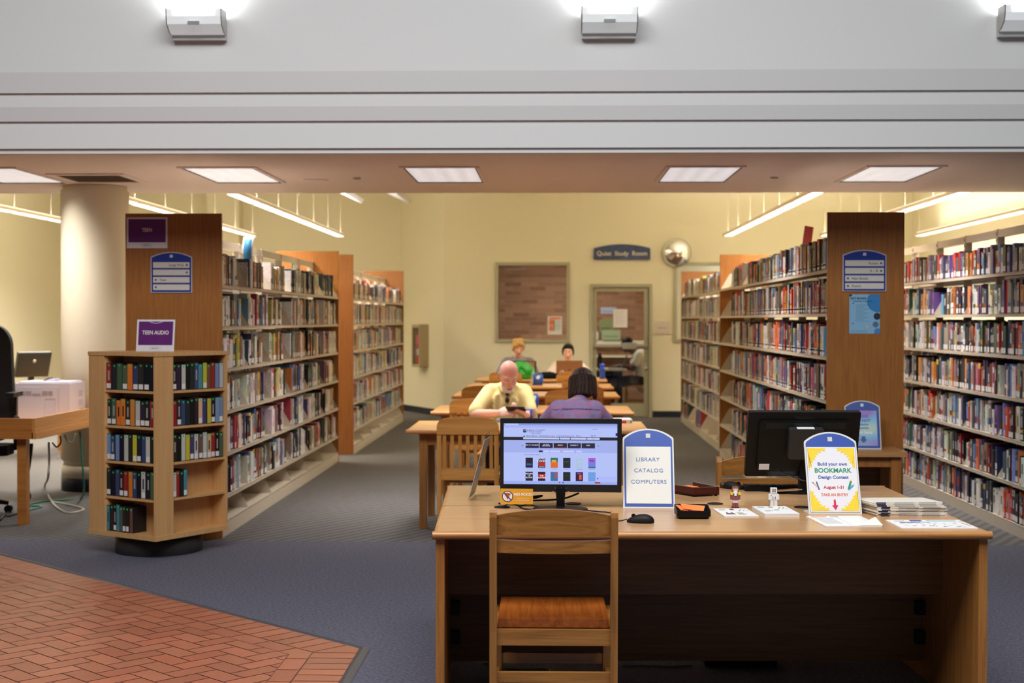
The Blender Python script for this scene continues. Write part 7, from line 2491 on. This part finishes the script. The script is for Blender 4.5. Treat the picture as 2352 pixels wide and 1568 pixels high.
# ---- two readers at the last table
def sitter(label, x, y, hz, yaw, pitch, skin, lip, hairc, tee, hairparts, brow, slump=0.0, arms=None):
    hc = Vector((0.0, -0.04, hz))
    H = HM(hc, pitch, yaw, 0)
    Hi = H.inverted()
    sh = hz - 0.17
    el = [Vector((s * 0.27, -0.1, sh - 0.22)) for s in (-1, 1)]
    wr = [Vector((s * 0.13, -0.36, 0.785)) for s in (-1, 1)]
    if arms:
        el, wr = arms
    sk = head_parts(H)
    sk += [('c', (0.0, 0.02, sh), hc + Vector((0, 0.03, -0.05)), 0.058, 0.056), ('e', (0, 0.05, sh - 0.07), (0.16, 0.1, 0.1), None), ('c', (0, 0.08, 0.55), (0, 0.06, sh - 0.08), 0.13, 0.13)]
    for i, s in enumerate((-1, 1)):
        sk += [('c', (s * 0.18, 0.03, sh - 0.03), el[i], 0.05, 0.042), ('c', el[i], wr[i], 0.04, 0.027)]
        sk += hand_parts(wr[i], (-s * 0.4, -0.85, -0.1), (0, 0, 1), -s, 0.5)
    legs(sk)

    def f(co):
        h = Hi @ co
        if h.length < 0.2 and co.z > sh + 0.04:
            if abs(h.x) < 0.02 and -0.07 < h.z < -0.052 and h.y < -0.07:
                return lip
            if 0.004 < h.z < 0.02 and 0.014 < abs(h.x) < 0.046 and h.y < -0.06:
                return mixc(skin, lip, 0.5)
            return mixc(skin, lip, 0.25 if (abs(h.x) > 0.025 and h.y < -0.05 and -0.04 < h.z < 0.0) else 0.0)
        return S(48, 50, 60) if co.z < 0.68 else skin
    sl = [('c', (0, 0.09, 0.5), (0, 0.06, sh - 0.08), 0.17, 0.165), ('e', (0, 0.05, sh - 0.06), (0.205, 0.125, 0.105), None), ('c', (-0.16, 0.04, sh - 0.015), (0.16, 0.04, sh - 0.015), 0.066, 0.066)]
    for i, s in enumerate((-1, 1)):
        a = Vector((s * 0.17, 0.035, sh - 0.02))
        sl.append(('c', a, a.lerp(el[i], 0.8), 0.07, 0.066))
    hp = [('e', H @ Vector(c), r, H.to_3x3()) for c, r in hairparts]
    return person(label, (x, y, 0), 0, sk, f, [('t_shirt', sl, lambda co: tee, 0.011, 4, 'cloth'), ('hair', hp, hfn(*hairc), 0.006, 2, 'hair')], H, brow, (56, 44, 40), voxel=0.007)


bl = [((0, 0.02, 0.06), (0.088, 0.1, 0.085)), ((0.0, -0.045, 0.085), (0.075, 0.05, 0.045)), ((-0.07, -0.03, 0.035), (0.024, 0.045, 0.06)), ((0.07, -0.03, 0.035), (0.024, 0.045, 0.06)), ((-0.035, -0.078, 0.062), (0.032, 0.022, 0.03)), ((0.03, -0.075, 0.075), (0.036, 0.022, 0.028)), ((0, 0.06, 0.0), (0.078, 0.06, 0.07)), ((0.03, 0.0, 0.12), (0.06, 0.07, 0.035)), ((-0.03, 0.0, 0.118), (0.055, 0.07, 0.03))]
sitter('young person with fair tousled hair in a grey T-shirt at the last table', -0.515, 20.4, 1.13, 12, 10, S(224, 170, 144), S(184, 112, 98), (S(206, 168, 104), S(160, 122, 72)), S(128, 122, 128), bl, (150, 116, 76))
dk = [((0, 0.02, 0.06), (0.083, 0.096, 0.08)), ((0.0, -0.03, 0.1), (0.07, 0.06, 0.035)), ((-0.07, -0.01, 0.03), (0.02, 0.045, 0.06)), ((0.07, -0.01, 0.03), (0.02, 0.045, 0.06)), ((0, 0.06, 0.0), (0.074, 0.055, 0.06))]
sitter('young person with short black hair behind the bronze laptop', 0.205, 20.36, 1.07, -4, 4, S(230, 178, 152), S(196, 112, 104), (S(22, 20, 22), S(40, 34, 34)), S(236, 216, 204), dk, (30, 26, 26), arms=([Vector((-0.26, -0.14, 0.76)), Vector((0.3, -0.12, 0.76))], [Vector((-0.16, -0.42, 0.78)), Vector((0.32, -0.4, 0.78))]))

# ---- person at the study room desk, side on (built facing -Y, turned to face -X)
hc = Vector((0.0, -0.20, 1.12))
H = HM(hc, 22, 0, 0)
sh = 0.98
DKS = S(92, 58, 46)
sk = head_parts(H)
el = [Vector((s * 0.22, -0.10, 0.73)) for s in (-1, 1)]
wr = [Vector((s * 0.12, -0.33, 0.775)) for s in (-1, 1)]
sk += [('c', (0.0, -0.05, sh), hc + Vector((0, 0.035, -0.05)), 0.056, 0.054), ('e', (0, 0.0, sh - 0.07), (0.16, 0.11, 0.1), None), ('c', (0, 0.09, 0.55), (0, 0.02, sh - 0.08), 0.13, 0.13)]
for i, s in enumerate((-1, 1)):
    sk += [('c', (s * 0.18, -0.02, sh - 0.03), el[i], 0.05, 0.042), ('c', el[i], wr[i], 0.04, 0.027)]
    sk += hand_parts(wr[i], (-s * 0.3, -0.9, 0.0), (0, 0, 1), -s, 0.5)
legs(sk, foot=True)
tee = [('c', (0, 0.1, 0.48), (0, 0.03, sh - 0.08), 0.165, 0.16), ('e', (0, 0.0, sh - 0.06), (0.2, 0.13, 0.105), None), ('c', (-0.16, -0.01, sh - 0.02), (0.16, -0.01, sh - 0.02), 0.066, 0.066)]
for i, s in enumerate((-1, 1)):
    a = Vector((s * 0.17, -0.015, sh - 0.02))
    tee.append(('c', a, a.lerp(el[i], 0.6), 0.072, 0.07))
shorts = [('c', (-0.09, 0.05, 0.53), (-0.115, -0.3, 0.51), 0.1, 0.09), ('c', (0.09, 0.05, 0.53), (0.115, -0.3, 0.51), 0.1, 0.09), ('e', (0, 0.09, 0.53), (0.19, 0.13, 0.1), None)]
hr = [('e', H @ Vector((0, 0.022, 0.05)), (0.084, 0.1, 0.084), H.to_3x3()), ('e', H @ Vector((0, 0.06, 0.0)), (0.075, 0.05, 0.06), H.to_3x3())]
person('person in a white T-shirt and dark shorts seated inside the study room', (1.43, 23.98, 0), math.radians(-90), sk, lambda co: S(40, 38, 40) if co.z < 0.09 else DKS,
       [('t_shirt', tee, lambda co: S(238, 232, 222), 0.011, 4, 'cloth'), ('shorts', shorts, lambda co: S(34, 34, 38), 0.011, 4, 'cloth'), ('hair', hr, hfn(S(20, 18, 18), S(34, 28, 26)), 0.007, 2, 'hair')], H, (26, 22, 22), (40, 30, 28))
# ================================================================ light, world, camera
w = bpy.data.worlds.new('World')
SC.world = w
w.use_nodes = True
w.node_tree.nodes['Background'].inputs['Color'].default_value = (0.95, 0.96, 1.0, 1)
w.node_tree.nodes['Background'].inputs['Strength'].default_value = WORLD


def area(name, loc, size, energy, col, rot=(0, 0, 0), sy=None):
    l = bpy.data.lights.new(name, 'AREA')
    l.energy = energy
    l.color = col
    l.size = size
    if sy:
        l.shape = 'RECTANGLE'
        l.size_y = sy
    o = bpy.data.objects.new(name, l)
    COL.objects.link(o)
    o.location = loc
    o.rotation_euler = rot
    return o


area('hall_skylight', (-0.5, 2.8, 6.2), 6.5, HALL, (0.97, 0.98, 1.0), sy=4.0)
for i, x in enumerate(xs):
    o = area('troffer_lamp', (x, 11.82, ZC - 0.014), 0.54, TLAMP, (1.0, 0.96, 0.93), sy=1.18)
    o.data.spread = math.radians(112)
for x, y, L in STRIPS:
    k = 0.3 if x > 5 else 1.0
    o = area('strip_downlamp', (x, y, PZ - 0.012), 0.1, PLAMP * L * k, (1.0, 0.95, 0.87), sy=L)
    o.data.spread = math.radians(150)
    o = area('strip_uplamp', (x, y, PZ + 0.06), 0.1, ULAMP * L * k, (1.0, 0.95, 0.87), (PI, 0, 0), sy=L)
    o.data.spread = math.radians(160)
area('study_room_lamp', (0.3, 24.6, 2.77), 1.2, 52, (1.0, 0.93, 0.84), sy=0.6)
area('second_room_lamp', (3.2, 23.4, 2.77), 0.8, 22, (1.0, 0.95, 0.86), sy=0.6)

cam = bpy.data.cameras.new('camera')
cam.lens = 36 * FPX / 2352
cam.sensor_width = 36
cam.sensor_fit = 'HORIZONTAL'
cam.clip_end = 200
cam.dof.use_dof = True
cam.dof.focus_distance = 6.0
cam.dof.aperture_fstop = 3.6
co = bpy.data.objects.new('camera', cam)
COL.objects.link(co)
co.matrix_world = Matrix(((_r2.x, _u2.x, -_fw.x, 0), (_r2.y, _u2.y, -_fw.y, 0), (_r2.z, _u2.z, -_fw.z, EYE), (0, 0, 0, 1)))
SC.camera = co
SC.view_settings.view_transform = 'Standard'
SC.view_settings.look = 'None'
SC.view_settings.gamma = 1.0
SC.view_settings.use_curve_mapping = False
SC.view_settings.exposure = EXPO
try:
    SC.cycles.use_denoising = True
    SC.cycles.max_bounces = 8
    SC.cycles.diffuse_bounces = 5
    SC.cycles.caustics_reflective = False
    SC.cycles.caustics_refractive = False
    SC.cycles.sample_clamp_indirect = 6
    SC.cycles.transparent_max_bounces = 16
except Exception:
    pass
